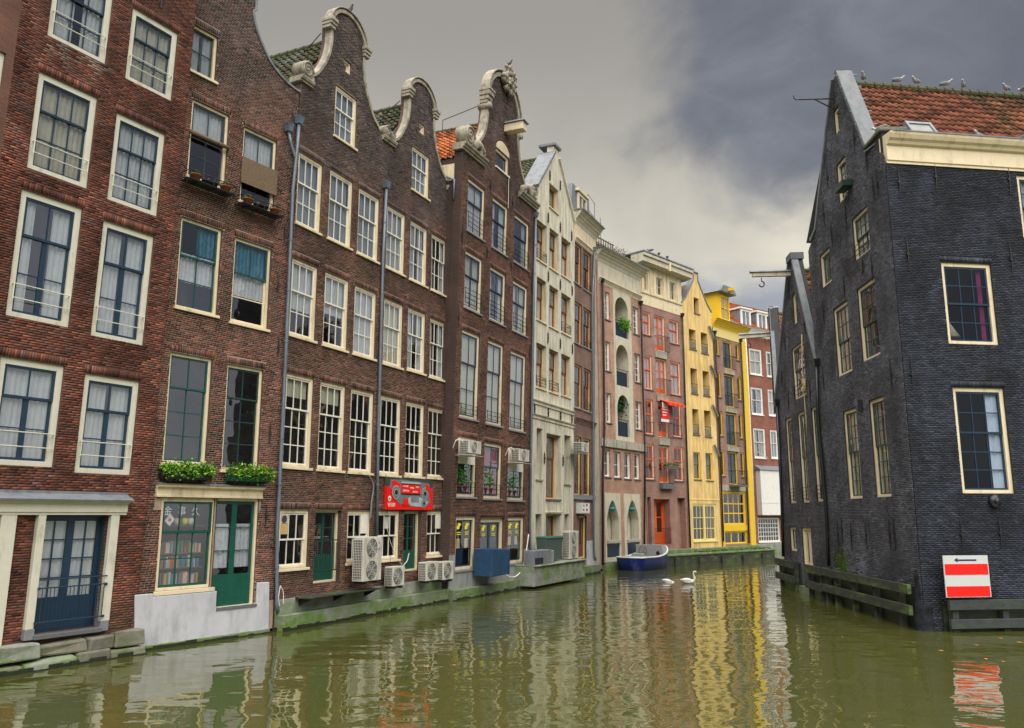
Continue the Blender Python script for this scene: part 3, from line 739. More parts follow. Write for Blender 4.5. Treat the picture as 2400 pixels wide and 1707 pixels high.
# ------------------------------------------------------------------ house 1: red brick, wide off-white frames, navy sashes
H = H1 = House('brick_house', 'red-brown brick house with wide off-white window frames and navy double doors', P01, P12, 0, .03)
k1 = dict(frame='offwhite', fw=.15, sash='navy', sill=None, rec=.05, sw=.05, bw=.028, cur='curtain', railm='offwhite', soldier=True, split=.35)
for tl, br in ((('A',391,-295),('A',720,440)), (('A',905,45),('A',1168,690)), (('A',268,480),('A',595,1285)), (('A',795,760),('A',1070,1475))):
    win(H, tl, br, cols=3, up=1, lo=2, rail=(2, .28, .55), **k1)
for tl, br in ((('B',150,60),('B',470,1010)), (('B',705,275),('B',975,1135)), (('C',5,-18),('C',362,742)), (('C',580,100),('C',888,795))):
    win(H, tl, br, cols=2, up=1, lo=2, leaf=2, lowcols=2, rail=(2, .30, .62), **{**k1, 'sw': .06, 'split': .33})
# entrance: navy double doors between off-white pilasters under a leaded entablature
win(H, (1.60, 3.30), (3.20, .72), 'navy', .035, 'navy', 4, 0, 4, 0, .14, None, [('curtain', .05, .95, .28, 1)], name='door', leaf=2, lowcols=4, base=.72, sw=.09, bw=.03, soldier=False)
d_ = H.e.children[-1]
po = [(-.32, .0), (H.W-.02, .0), (H.W-.02, 19.), (-.32, 19.)]
H.bholes += [(-.33, 3.28, 3.66, 3.82)]
wall(H, po, 'mortar_red'); shell(H, -.32, H.W, .2, 18.9)
bricks(H, [(-.32, .62), (H.W-.02, .62), (H.W-.02, 18.9), (-.32, 18.9)], stained(palette([(.24, .085, .06), (.21, .08, .062), (.28, .11, .07), (.16, .075, .06), (.23, .10, .08), (.17, .10, .09)], [(.12, .085, .08), (.17, .095, .08)], (15.5, 24), seed=2.)))
cornice(H, -.3, H.W-.05, 19., 19.6, .45, 'offwhite')
for x0_, x1_, y_, z_ in ((.62, .95, .05, .35), (1.42, 1.60, .13, .85), (3.20, 3.42, .13, .85)): MB().box(x0_, x1_, -.12, y_, z_, 3.32).build('pilaster', 'offwhite', H.e, bevel=.01)
for x0_ in (1.41, 3.19): MB().box(x0_, x0_+.22, -.125, .12, .62, .849).build('pilaster_foot', 'grey_stone', H.e, bevel=.01)
MB().profile([(.05, 3.325), (-.13, 3.325), (-.13, 3.37), (-.16, 3.39), (-.16, 3.56), (-.22, 3.60), (-.24, 3.64), (.05, 3.64)], -.3, 3.58).build('entablature', 'offwhite', H.e)
MB().profile([(.04, 3.641), (-.30, 3.641), (-.31, 3.68), (-.03, 3.80), (-.03, 3.86), (.04, 3.86)], -.3, 3.64).build('lead_flashing', 'lead', H.e)
r_ = MB()
for z in (1.90, 1.72, .98): r_.tube([(1.60, -.16, z), (3.22, -.16, z)], .017, 6)
for i in range(17): r_.tube([(1.68+i*.093, -.16, 1.0), (1.68+i*.093, -.16, 1.71)], .009, 5)
for x in (1.60, 3.22): r_.box(x-.02, x+.02, -.17, -.10, .95, 1.0).box(x-.02, x+.02, -.17, -.10, 1.68, 1.74)
r_.build('door_railing', 'navy', H.e)
MB().box(1.60, 3.2, -.20, .2, .62, .719).build('door_step', 'bluestone', H.e, bevel=.01)
# rough mossy footing stones
for row, (z0, z1, yo) in enumerate(((-.25, .24, .34), (.245, .62, .26))):
    x = -.6
    while x < H.W-.05:
        w_ = random.uniform(.5, 1.35); x1 = min(x+w_, H.W)
        b = MB().frustum(x+.004, x1-.004, -yo-random.uniform(0, .14), .02, z0, z1-random.uniform(0, .10), .02, .03); b.v = [(p+random.gauss(0, .02), q+random.gauss(0, .03), r2+random.gauss(0, .025)) for p, q, r2 in b.v]; b.build('footing_stone', random.choice(('lichen_stone', 'lichen_stone', 'mossy_grey')), H.e, bevel=.04); x = x1
# ornamental iron tie hanging at the top
MB().tube([H.uv(('A',1085,60))[0:1]+(-.05,)+H.uv(('A',1085,60))[1:], (H.uv(('A',1090,0))[0], -.05, H.uv(('A',1090,-60))[1])], .02, 6).build('wall_anchor', 'iron', H.e)

# ------------------------------------------------------------------ house 2: brown brick, cream frames, green sashes
H = H2 = House('brick_house', 'brown brick house with green sashes, cream shopfront and whitewashed plinth', P12, P23, 0, 0)
k2 = dict(frame='cream', fw=.085, rec=.07, sw=.05, bw=.028)
win(H, ('A',1310,155), ('A',1465,560), sash='dark_green', cols=2, up=0, lo=2, cur='curtain', **k2)
wa, ra = win(H, ('A',1310,665), ('A',1530,1290), sash='slate_blue', cols=2, up=1, lo=2, split=.42, cur=[('curtain', 0, 1, .6, 1)], **k2)
wb, rb = win(H, ('A',1660,855), ('A',1860,1450), sash='slate_blue', cols=2, up=1, lo=2, split=.42, cur=[('curtain', 0, 1, .6, 1)], **k2)
wc, _ = win(H, ('B',1235,250), ('B',1475,930), sash='teal', cols=2, up=1, lo=2, split=.40, cur=[('lace', 0, 1, .30, .64), ('stained_blue', .5, 1, .66, 1)], **k2)
wd, _ = win(H, ('B',1600,390), ('B',1820,1025), sash='teal', cols=2, up=1, lo=0, split=.40, cur=[('stained_blue', 0, 1, .63, 1), ('lace', 0, 1, .33, .6)], **k2)
we, re_ = win(H, ('B',1160,1170), ('C',1400,725), sash='teal', cols=2, up=1, lo=3, split=.30, glass='glass', **{**k2})
wf, rf = win(H, ('C',1548,35), ('C',1755,770), sash='dark_green', cols=2, up=1, lo=3, split=.30, **k2)
# fixed cream lower light in the second-floor window
for o_ in (wd,):
    u0, z1 = H.uv(('B',1600,390)); u1, z0 = H.uv(('B',1820,1025)); cells = []; ls = MB()
    grid_sash(ls, cells, u0+.085, u1-.085, z0+.07, z0+(z1-z0)*.60, .135, .17, 1, 2, .05, .03); ls.build('lower_sash', 'cream', o_)
    for (x, y, z, dx, dz) in cells:
        p = bpy.data.objects.new('pane', unit_box('glass')); p.location = (x, y, z); p.scale = (dx, .006, dz); link(p, o_)
# bamboo blinds: one rolled up, one let halfway down
u0, z0, u1, z1 = ra
MB().tube([(u0-.03, -.05, z0+(z1-z0)*.55), (u1+.0, -.05, z0+(z1-z0)*.55)], .06, 10).build('rolled_blind', 'bamboo', wa, True)
u0, z0, u1, z1 = rb; b = MB()
for i in range(22): b.box(u0-.03, u1+.02, -.055, -.03, z0+(z1-z0)*(.24+i*.0155), z0+(z1-z0)*(.24+i*.0155)+.030)
b.build('slatted_blind', 'bamboo', wb)
# shopfront
ws, rs_ = win(H, ('D',1100,55), ('D',1440,665), 'cream', .10, 'bottle_green', 3, 1, 2, .36, .04, 'cream', None, soldier=False, sw=.06, bw=.032, sillh=.10)
win(H, ('D',1462,60), ('D',1722,790), 'cream', .075, 'bottle_green', 2, 0, 3, 0, .04, None, [('lace', 0, .45, .36, .78), ('lace', .55, 1, .36, .78)], name='door', leaf=2, lowcols=2, base=.85, sw=.085, soldier=False)
fu0, fz1 = H.uv(('C',1060,850)); fu1, fz0 = H.uv(('C',1775,945)); fz0 = 3.78; fz1 = 4.10
MB().profile([(.03, fz0), (-.08, fz0), (-.08, fz0+.05), (-.06, fz0+.06), (-.06, fz1-.10), (-.16, fz1-.06), (-.18, fz1), (.03, fz1)], fu0, fu1).build('shop_fascia', 'cream', H.e)
MB().profile([(.03, fz1+.001), (-.20, fz1+.001), (-.20, fz1+.02), (.0, fz1+.06), (.03, fz1+.06)], fu0-.02, fu1+.02).build('lead_flashing', 'lead', H.e)
H.bholes += [(fu0, fz0-.3, fu1, fz1)]
du0, dz0 = H.uv(('D',1462,800)); du1, _ = H.uv(('D',1722,790))
# doors and sills sit in front of the whitewashed plinth
pl = [H.uv(p) for p in (('D',905,718), ('D',1030,708))] + [(rs_[0]-.06, rs_[1]-.11), (du0-.02, rs_[1]-.11), (du0-.02, dz0-.02), (du1+.05, dz0-.02), (du1+.05, H.uv(('D',1735,635))[1]), H.uv(('D',1822,630)), (H.uv(('D',1815,985))[0], .05), (H.uv(('D',905,1110))[0], .05)]
MB().prism(pl, -.07, .0).build('whitewashed_plinth', 'plaster_white', H.e, bevel=.02)
MB().box(du0-.02, du1+.05, -.09, .06, dz0-.10, dz0-.021).build('door_step', 'bluestone', H.e)
MB().box(pl[-1][0], pl[-2][0], -.12, .1, -.2, .12).build('footing', 'mossy_stone', H.e, bevel=.02)
cv = [H.uv(p) for p in (('A',2008,608), ('A',1930,540), ('A',1850,440), ('A',1790,320), ('A',1740,180), ('A',1722,80))]
uc = 2.06; top = cv[-1]
right = [(4.30, .1), (4.30, cv[0][1])] + spline(cv, 4) + [(top[0]+.10, top[1]+.1), (top[0]+.08, top[1]+.45)]
capz = right[-1][1]; hw = right[-1][0]-uc
po = right + arc(uc, capz, hw, .8, 0, 90, 8)[1:] + [(-.03, capz+.8), (-.03, .1)]
po = [(max(x, -.03), z) for x, z in po]
wall(H, po, 'mortar_pale'); shell(H, 0, 4.28, .2, 16.6, 'interior_warm')
bricks(H, [(max(-.03, x), max(z, .9)) for x, z in po], palette([(.22, .085, .062), (.17, .072, .058), (.26, .105, .072), (.13, .07, .06), (.20, .105, .085), (.10, .075, .072)], [(.10, .082, .085), (.15, .09, .085), (.075, .065, .07)], (14.6, 17.2), seed=4.))
coping(H, list(reversed(right[1:])) if False else [(x, z) for x, z in right[1:]][::-1], .05, -.05, .35, 'lead', w_out=.03)
gable_roof(H, uc, 19.0, -.0, 4.3, 16.3, .4, 7., 'tile_moss', tilepal([(.07, .08, .05), (.09, .09, .06)]), sides=(0, 0))
drainpipe(H, [('E',238,960), ('E',255,1050), ('E',290,1160), ('G',270,300)], .05, .09, hopper=True, clips=False)
anchors(H, [('A',1985,780), ('B',1932,370), ('B',1885,710), ('B',1888,1140), ('C',1830,510), ('C',1803,1070)], .6, cross=False)
# things on and in the house
for (p, q) in ((('A',1255,1215), ('A',1540,1345)), (('A',1620,1380), ('A',1860,1470))):
    u0, zt = H.uv(p, .2); u1, _ = H.uv(q, .2); u1 = u0+1.55; zt -= .02
    t_ = H.thing('plant_shelf', 'black iron window shelf below the rolled bamboo blind' if p[1] < 1400 else 'black iron window shelf below the half lowered bamboo blind', 'shelf', u0, -.02, zt)
    b = MB()
    for j in range(7): b.box(0, 1.5, -.42+j*.06, -.38+j*.06, 0, .02)
    b.build('tray', 'iron', t_)
    b = MB().tube([(0, -.42, .25), (1.5, -.42, .25)], .014, 6)
    for x in (0, .75, 1.5): b.tube([(x, -.42, .02), (x, -.42, .25)], .010, 5)
    for x in (0, 1.5): b.tube([(x, -.42, .25), (x, 0, .25)], .012, 5).tube([(x, -.40, 0), (x, 0, -.30)], .012, 5)
    b.build('railing', 'iron', t_)
    for j, (x, r1, hh, gr) in enumerate(((.28, .15, .0, 1), (.62, .11, 0, 0), (.88, .12, .0, 0), (1.28, .15, .0, 1))):
        gl = 'black iron window shelf' 
        pt = empty('flower_pot', ['terracotta pot with a round green cactus', 'dark little pot of dry stems beside the cactus', 'dark little pot of dry stems beside the bowl', 'wide terracotta bowl with a green cushion plant'][j] + (' under the rolled blind' if p[1] < 1400 else ' under the half lowered blind'), 'flower pot', H.mtx @ Matrix.Translation((u0+x, -.27, zt+.021)), 'pots on the window shelves')
        MB().lathe([(r1*.65, 0), (r1, r1*1.1), (r1*1.08, r1*1.1), (r1*1.08, r1*1.3), (r1*.9, r1*1.3)], 14).build('pot', 'terracotta' if gr else 'iron', pt, True)
        if gr: foliage('cushion_plant', pt, 260, lambda: (lambda v: (v.x*r1, v.y*r1, r1*1.25+abs(v.z)*r1))(Vector((random.gauss(0, 1), random.gauss(0, 1), random.gauss(0, 1))).normalized()), .03, ((.03, .12, .03), (.06, .20, .04)))
        else: foliage('dry_stems', pt, 50, lambda: (random.gauss(0, .07), random.gauss(0, .07), random.uniform(.08, .22)), .04, ((.16, .13, .10), (.08, .08, .08)))
for (p, q, nm) in ((('C',1110,760), ('C',1420,825), 'black window box overflowing with bright green plants and orange flowers'), (('C',1560,780), ('C',1820,830), 'green window box of bright green plants under a tall window')):
    u0, zt = H.uv(p, .2); u1, _ = H.uv(q, .2); L_ = u1-u0
    t_ = H.thing('window_box', nm, 'window box', u0, -.03, zt-.22)
    MB().frustum(0, L_, -.30, 0, 0, .22, -.02, -.02).build('trough', 'black_paint' if p[1] < 1200 else 'bottle_green', t_, bevel=.01)
    for x in (.15, L_-.15): MB().box(x-.015, x+.015, -.30, .10, -.03, -.001).build('bracket', 'iron', t_)
    foliage('leaves', t_, 2600, lambda: (random.uniform(-.04, L_+.06), -.20+random.gauss(0, .13), .22+random.gauss(.02, .095)), .058, ((.025, .09, .01), (.05, .17, .015), (.12, .33, .02), (.20, .44, .03), (.16, .20, .03)), flowers=((.8, .18, .02), .012))
u0, z0, u1, z1 = rs_
bk = H.thing('bookcase', 'bookcase of paperbacks and crockery behind the shop window', 'bookcase', u0+.15, .28, z0+.1)
for z in (0., .42, .80, 1.52): MB().box(0, u1-u0-.3, 0, .25, z, z+.03).build('shelf', 'timber', bk)
BC = [mat('book_%d' % i, c, .7, .05) for i, c in enumerate(((.6, .55, .45), (.5, .12, .06), (.08, .2, .4), (.65, .6, .5), (.1, .25, .12), (.6, .4, .1)))]
for zb in (.03, .45, .83):
    x = .03
    while x < u1-u0-.42:
        w_ = random.uniform(.03, .07); h_ = random.uniform(.2, .32); MB().box(x, x+w_, .02, .2, zb, zb+h_).build('book', random.choice(BC), bk); x += w_+random.choice((.004, .004, .05))
for x, c in ((.35, 'pure_white'), (.62, 'cream'), (.86, 'sticker'), (1.05, 'pure_white')): MB().lathe([(.05, 1.55), (.09, 1.60), (.085, 1.70), (.05, 1.74)], 12, (x, .12, 0)).build('jar', c, bk, True)
fl = H.thing('paper_flag', 'small white paper flag with a red disc hanging in the shop window', 'flag', u0+.27, .17, z1-.62)
MB().add([(-.02, 0, .02), (.13, 0, -.12), (.27, 0, .06), (.12, 0, .22)], [(0, 1, 2, 3)]).build('sheet', 'pure_white', fl); MB().lathe([(.045, -.004), (.045, -.002)], 14, (.125, 0, .045), 'y').build('disc', 'red_paint', fl)
def text(par, s, size, loc, m, rot=(90, 0, 0), ext=.002, name='lettering', align='CENTER', sx=1.):
    cu = bpy.data.curves.new(name, 'FONT'); cu.body = s; cu.size = size; cu.extrude = ext; cu.align_x = align; cu.align_y = 'CENTER'
    o = bpy.data.objects.new(name, cu); COL.objects.link(o); dg = bpy.context.evaluated_depsgraph_get()
    me = bpy.data.meshes.new_from_object(o.evaluated_get(dg)); COL.objects.unlink(o); bpy.data.objects.remove(o)
    me.materials.clear(); me.materials.append(MATS[m]); o = bpy.data.objects.new(name, me); o.location = loc; o.rotation_euler = [R(a) for a in rot]; o.scale = (sx, 1, 1); return link(o, par)
for i, ch in enumerate(('金', '事', '久')): text(ws, ch, .26, (u0+.27+i*.42, .10, z1-.36), 'pure_white')
# ------------------------------------------------------------------ houses 3 and 4: twin neck gables, cream windows
def neck_outline(W, uc, dz, z0):
    rt = [(uc+2.08, 17.66), (uc+1.72, 17.92), (uc+1.41, 18.34), (uc+1.12, 18.9), (uc+.98, 19.53), (uc+1.0, 20.2)]
    rt = [(x, z+dz) for x, z in spline(rt, 4)]
    top = arc(uc, 20.2+dz, 1.0, .86, 0, 180, 18)
    return [(0, z0), (W, z0), (W, 17.35+dz), (uc+2.2, 17.45+dz)] + rt + top[1:-1] + [(2*uc-x, z) for x, z in reversed(rt)] + [(uc-2.2, 17.45+dz), (0, 17.35+dz)], rt, top
k3 = dict(frame='cream', fw=.10, sash='white', sw=.05, bw=.03, rec=.05, sill='cream')
def twin(name, label, A, B, wins, dz, first):
    H = House(name, label, A, B, 0, 0)
    for (tl, br, kw) in wins: win(H, tl, br, **{**k3, **kw})
    uc = 2.42; po, rt, top = neck_outline(H.W, uc, dz, .1)
    wall(H, po, 'mortar'); shell(H, 0, H.W, .2, 17.2)
    bricks(H, [(x, max(z, .75)) for x, z in po], palette([(.20, .092, .068), (.16, .076, .06), (.25, .115, .078), (.135, .078, .066), (.20, .12, .09), (.11, .085, .08)], [(.098, .090, .100), (.13, .10, .10), (.075, .070, .080)], (13.6, 16.6), seed=5. if first else 8.))
    # stone coping: two sweeps, capped pilasters and a rounded pediment
    coping(H, [(x, z) for x, z in reversed(rt)][::-1][::-1], .07, -.05, .24, name='coping')
    coping(H, [(2*uc-x, z) for x, z in rt], .07, -.05, .24, name='coping')
    for s_ in (-1, 1):
        b = MB(); x = uc+s_*1.03
        for (o_, z0, z1) in ((.10, 19.98, 20.10), (.16, 20.101, 20.22), (.22, 20.221, 20.36)): b.box(x-.11-o_*.4, x+.11+o_*.4, -.05-o_*.7, .26, z0+dz, z1+dz)
        b.build('pilaster_cap', 'sandstone', H.e, bevel=.02)
    coping(H, [(x, z) for x, z in reversed(arc(uc, 20.24+dz, 1.02, .88, 4, 176, 20))], .10, -.07, .26, name='pediment', w_out=.04)
    coping(H, [(x, z) for x, z in reversed(arc(uc, 20.24+dz, 1.06, .93, 6, 174, 20))], -.02, -.12, .26, name='pediment_moulding', w_out=.06)
    gable_roof(H, uc, 20.25+dz, -.05, H.W+.05, 17.15+dz, .42, 8.5, 'tile_moss', tilepal([(.075, .075, .06), (.06, .065, .055), (.10, .09, .06)]), sides=(1, 1))
    # wire stay behind the gable
    p0 = (uc-1.05, .4, 19.9+dz); MB().tube([p0, (uc-.2, 2.1, 19.75+dz), (uc-.2, 2.1, 18.9+dz)], .018, 5).build('gable_stay', 'iron', H.e)
    return H, uc, rt
cl = dict(cur='curtain'); sky_refl = dict(cur='sky_reflection'); up3 = dict(up=1, lo=3, split=.36, cur=[('blind', .05, .95, .78, 1)]); att = dict(cols=3, up=1, lo=2, soldier=False, cur='sky_reflection')  # top-row and attic panes: reflected sky coloured onto a sheet behind the glass
dk = dict(up=1, lo=3, split=.36)
H3, uc3, rt3 = twin('gabled_house', 'brown brick neck-gabled house with a gull standing on its rounded pediment', P23, P34, [
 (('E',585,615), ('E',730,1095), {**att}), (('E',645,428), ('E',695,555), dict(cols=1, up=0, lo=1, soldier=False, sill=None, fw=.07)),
 (('G',315,10), ('G',470,620), sky_refl), (('G',545,140), ('G',695,730), sky_refl), (('G',755,275), ('G',893,830), sky_refl),
 (('G',268,788), ('G',432,1408), dict(cur=[('curtain', 0, 1, .35, 1)])), (('G',508,890), ('G',665,1478), dict(cur=[('curtain', 0, 1, .45, 1)])), (('G',725,990), ('G',870,1540), dict(cur=[('curtain', 0, 1, .0, 1)])),
 (('I',222,540), ('I',398,1242), up3), (('I',473,600), ('I',637,1262), up3), (('I',697,655), ('I',848,1280), dk),
 (('J',178,452), ('J',375,872), dict(up=1, lo=1, split=.5)), (('J',672,460), ('J',830,830), dict(up=1, lo=1, split=.5)),
 (('J',438,455), ('J',612,975), dict(sash='bottle_green', name='door', up=0, lo=3, leaf=2, cols=2, lowcols=2, base=.8, sill=None, rec=.16, fw=.08)),
], 0., True)
H4, uc4, rt4 = twin('gabled_house', 'brown brick neck-gabled house carrying a red boombox signboard', P34, P45, [
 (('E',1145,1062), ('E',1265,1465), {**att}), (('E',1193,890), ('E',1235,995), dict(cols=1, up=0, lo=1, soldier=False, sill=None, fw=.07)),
 (('G',962,405), ('G',1085,925), cl), (('G',1132,515), ('G',1248,1008), cl), (('G',1287,612), ('G',1395,1080), cl),
 (('G',940,1085), ('G',1068,1605), dict(cur='blind')), (('G',1115,1155), ('I',1235,555), cl), (('G',1275,1230), ('I',1387,605), cl),
 (('I',915,705), ('I',1052,1297), dk), (('I',1100,750), ('I',1225,1307), dk), (('I',1262,790), ('I',1380,1317), dk),
 (('J',895,462), ('J',1045,812), dict(up=1, lo=1, split=.5)), (('J',1252,462), ('J',1375,782), dict(up=1, lo=1, split=.5)),
 (('J',1085,465), ('J',1205,895), dict(sash='bottle_green', name='door', up=0, lo=3, leaf=2, cols=2, lowcols=2, base=.7, sill=None, rec=.16, fw=.08)),
], -.06, False)
# carved scrolls at the shoulders: free-standing left, paired in the valley, single at the end
def shoulder(H, u0, u1, z, scrolls):
    o = MB().profile([(.4, z-.02), (-.08, z-.02), (-.08, z+.04), (-.13, z+.06), (-.16, z+.13), (-.16, z+.17), (.4, z+.17)], u0, u1).build('shoulder_stone', 'sandstone', H.e)
    for (u, zz, r_, fl) in scrolls: volute(H, o, u, z+.17+zz, r_, -.12, .32, fl)
    return o
o = shoulder(H3, -.12, .52, 17.30, [(.18, .30, .30, 1)]); MB().prism([(.0, 17.47), (.55, 17.47), (.60, 17.62), (.4, 17.80), (.0, 17.70)], -.10, .3).build('acanthus', 'sandstone', o, bevel=.05)
o = shoulder(H4, -.42, .45, 17.33, [(-.22, .22, .22, 1), (.20, .18, .18, -1)])
for i in range(6): pass
o = shoulder(H4, 4.55, 5.10, 17.18, [(4.84, .26, .25, -1)])
MB().box(5.0, 5.12, -.02, .4, 17.2, 17.7).build('end_brick', 'brick_side', H4.e)
drainpipe(H3, [('E',315,905), ('E',300,1100), ('G',270,300), ('I',205,700), ('J',155,600), ('D',1880,780), ('D',1888,838)], .055, .10)
drainpipe(H4, [('E',955,1375), ('G',930,800), ('I',895,1000), ('J',885,640)], .055, .10)
drainpipe(H4, [('L',270,660), ('L',255,1300), ('M',238,1000), ('J',1405,400), ('J',1395,820)], .055, .10)
# quay ledge and stained plinth along both houses
for H in (H3, H4):
    MB().frustum(0, H.W, -.36, .02, -.3, .46, 0, .01).build('quay_ledge', 'mossy_stone', H.e, bevel=.03)
    MB().box(0, H.W, -.07, .01, .461, .88).build('plinth', 'mossy_grey', H.e, bevel=.01)
u0, _ = H3.uv(('J',380,1075), .55); u1, _ = H3.uv(('J',905,1050), .55); z_ = H3.uv(('J',640,1060), .55)[1]
MB().box(u0, u1, -.62, -.08, z_-.05, z_).build('ledge_slab', 'timber_moss', H3.e, bevel=.01)
for x in (u0+.2, (u0+u1)/2, u1-.2): MB().profile([(-.5, z_-.055), (-.5, z_-.09), (-.1, z_-.28), (-.08, z_-.28), (-.08, z_-.055)], x-.02, x+.02).build('slab_bracket', 'iron', H3.e)
for H_, p, q in ((H3, ('J',432,680), ('J',605,690)), (H3, ('J',432,905), ('J',600,900))):
    (a, z0), (b_, z1) = H_.uv(p, .1), H_.uv(q, .1); MB().tube([(a, -.1, z0), (b_, -.1, z0)], .022, 6).build('door_bar', 'iron', H_.e)
b = MB(); (a, z0), (b_, z1) = H3.uv(('J',432,905), .1), H3.uv(('J',605,690), .1)
for i in range(11): b.tube([(a+(b_-a)*i/10, -.1, z0), (a+(b_-a)*i/10, -.1, z1)], .010, 5)
b.build('door_grille', 'iron', H3.e)
# painted panels in the ground-floor lights (boarded pane with a vent fan)
def in_pane(H, p, q, m, d=-.07, th=.012, name='board', par=None):
    (a, z1), (b_, z0) = H.uv(p, d), H.uv(q, d); return MB().box(a, b_, -d-th, -d, z0, z1).build(name, m, par or H.e)
in_pane(H3, ('J',182,555), ('J',228,632), 'ochre'); f_ = in_pane(H3, ('J',185,490), ('J',230,552), 'ac_white')
(a, z1), (b_, z0) = H3.uv(('J',185,490), -.05), H3.uv(('J',230,552), -.05); MB().lathe([(.11, .04), (.11, .05), (.03, .045)], 14, ((a+b_)/2, 0, (z0+z1)/2), 'y').build('vent_fan', 'ac_grille', H3.e)
in_pane(H3, ('J',765,475), ('J',828,625), 'white'); in_pane(H4, ('J',1312,490), ('J',1350,590), 'white'); in_pane(H4, ('J',942,505), ('J',975,590), 'ac_white')
for i, p in enumerate((('I',722,715), ('I',815,725))):
    u, z = H3.uv(p); MB().lathe([(.12, .0), (.13, .02), (.09, .03), (.04, .02)], 16, (u, .1, z), 'y').build('vent_fan', 'ac_grille', H3.e)

# ------------------------------------------------------------------ house 5: ornate neck gable, navy sashes, grey plinth
H = H5 = House('gabled_house', 'broad brick house with richly carved gable top, hoist beam and grey sills', P45, P56, .3, .024)
k5 = dict(frame='cream', fw=.13, sash='navy', sw=.06, bw=.035, rec=.06, sill='grey_stone', cols=2)
for tl, br in ((('L',440,70),('L',605,745)), (('L',700,275),('L',848,910)), (('L',930,455),('L',1075,1060)), (('L',410,835),('L',575,1525)), (('L',675,1010),('M',825,292)), (('L',915,1155),('M',1058,405))):
    win(H, tl, br, up=1, lo=1, split=.40, cur='curtain', rail=(4, .12, .75), **k5)
for tl, br in ((('M',375,318),('M',540,1290)), (('M',650,430),('M',795,1355)), (('M',890,545),('M',1035,1415))):
    win(H, tl, br, up=1, lo=2, split=.36, cur='blind', rail=(3, .10, .45), **k5)
lowwins = []
for tl, br in ((('M',335,1455),('N',515,612)), (('N',612,30),('N',785,630)), (('N',862,80),('N',1028,648))):
    lowwins.append(win(H, tl, br, up=1, lo=1, split=.42, rail=(3, .08, .5), cur=[('plum', 0, 1, .0, 1)] if tl[1] > 500 and tl[0] == 'N' and tl[1] < 800 else None, **k5))
lg = [win(H, tl, br, up=0, lo=1, lowcols=1, **{**k5, 'fw': .15}) for tl, br in ((('N',312,815),('N',505,1365)), (('N',860,825),('N',1022,1300)))]
lg.append(win(H, ('N',570,830), ('N',812,1400), 'cream', .2, 'navy', 2, 0, 2, 0, .12, None, name='door', leaf=2, lowcols=2, base=.9, sw=.1))
uc = 3.42
rt = spline([(uc+3.05, 19.25), (uc+2.62, 19.75), (uc+2.05, 20.5), (uc+1.78, 21.4), (uc+1.70, 22.3)], 5)
top = arc(uc, 22.3, 1.7, 1.75, 0, 180, 18)
z0u = 18.55
po = [(-.5, .1), (7.62, .1), (7.62, 19.0), (uc+3.3, 19.1)] + rt + top[1:-1] + [(2*uc-x, z) for x, z in reversed(rt)] + [(uc-3.3, 19.1), (-.5, 19.0)]
# arched attic window
(a, z1), (b_, z0) = H.uv(('K',735,870)), H.uv(('K',865,1285))
wo_, ra_ = win(H, (a, z1-.45), (b_, z0), up=0, lo=1, **{**k5, 'sill': 'white', 'soldier': False})
MB().prism([(a, z1-.45)] + [(x, z) for x, z in reversed(arc((a+b_)/2, z1-.45, (b_-a)/2, .5, 0, 180, 12))][1:-1] + [(b_, z1-.45)], -.03, .10).build('arched_head', 'cream', wo_)
wall(H, po, 'mortar'); shell(H, -.5, 7.6, .2, 18.5)
bricks(H, [(x, max(z, 1.72)) for x, z in po], palette([(.20, .092, .068), (.17, .08, .062), (.24, .11, .078), (.15, .08, .066), (.13, .09, .08)], [(.10, .088, .09), (.13, .09, .086), (.08, .07, .072)], (16.5, 21.5), seed=3.))
pg = MB().box(-.5, 7.6, -.035, .005, .1, 1.72)
for (u0, v0, u1, v1) in []: pass
# grey plinth, in panels between the openings
xs = sorted([(-.5, -.5)] + [(r_[1][0]-.02, r_[1][2]+.02) for r_ in lg] + [(7.6, 7.6)])
for (p, q), (p2, q2) in zip(xs, xs[1:]):
    if p2-q > .05: MB().box(q, p2, -.035, .004, .42, 1.75).build('plinth', 'plaster_grey', H.e)
for r_ in lg:
    if r_[1][1] > .55: MB().box(r_[1][0]-.02, r_[1][2]+.02, -.03, .004, .42, r_[1][1]-.10).build('plinth', 'plaster_grey', H.e)
MB().frustum(-.5, 7.6, -.30, .02, -.3, .42, 0, .01).build('quay_ledge', 'mossy_stone', H.e, bevel=.03)
coping(H, [(x, z) for x, z in rt][::-1], .12, -.07, .30); coping(H, [(2*uc-x, z) for x, z in rt], .12, -.07, .30)
for s_ in (-1, 1):
    x = uc+s_*1.74; b = MB()
    for (o_, z0, z1) in ((.06, 22.05, 22.2), (.14, 22.201, 22.4), (.24, 22.401, 22.62), (.30, 22.621, 22.74)): b.box(x-.16-o_*.45, x+.16+o_*.45, -.07-o_*.7, .30, z0, z1)
    b.build('pilaster_cap', 'sandstone', H.e, bevel=.02); MB().lathe([(.17, -.2), (.17, .42)], 14, (x, 0, 21.95), 'y').build('roll', 'sandstone', H.e, True)
pedi = coping(H, list(reversed(arc(uc, 22.55, 1.72, 1.7, 3, 177, 22))), .15, -.09, .30, name='pediment', w_out=.05)
coping(H, list(reversed(arc(uc, 22.6, 1.8, 1.75, 5, 175, 22))), -.03, -.16, .30, name='pediment_moulding', w_out=.10)
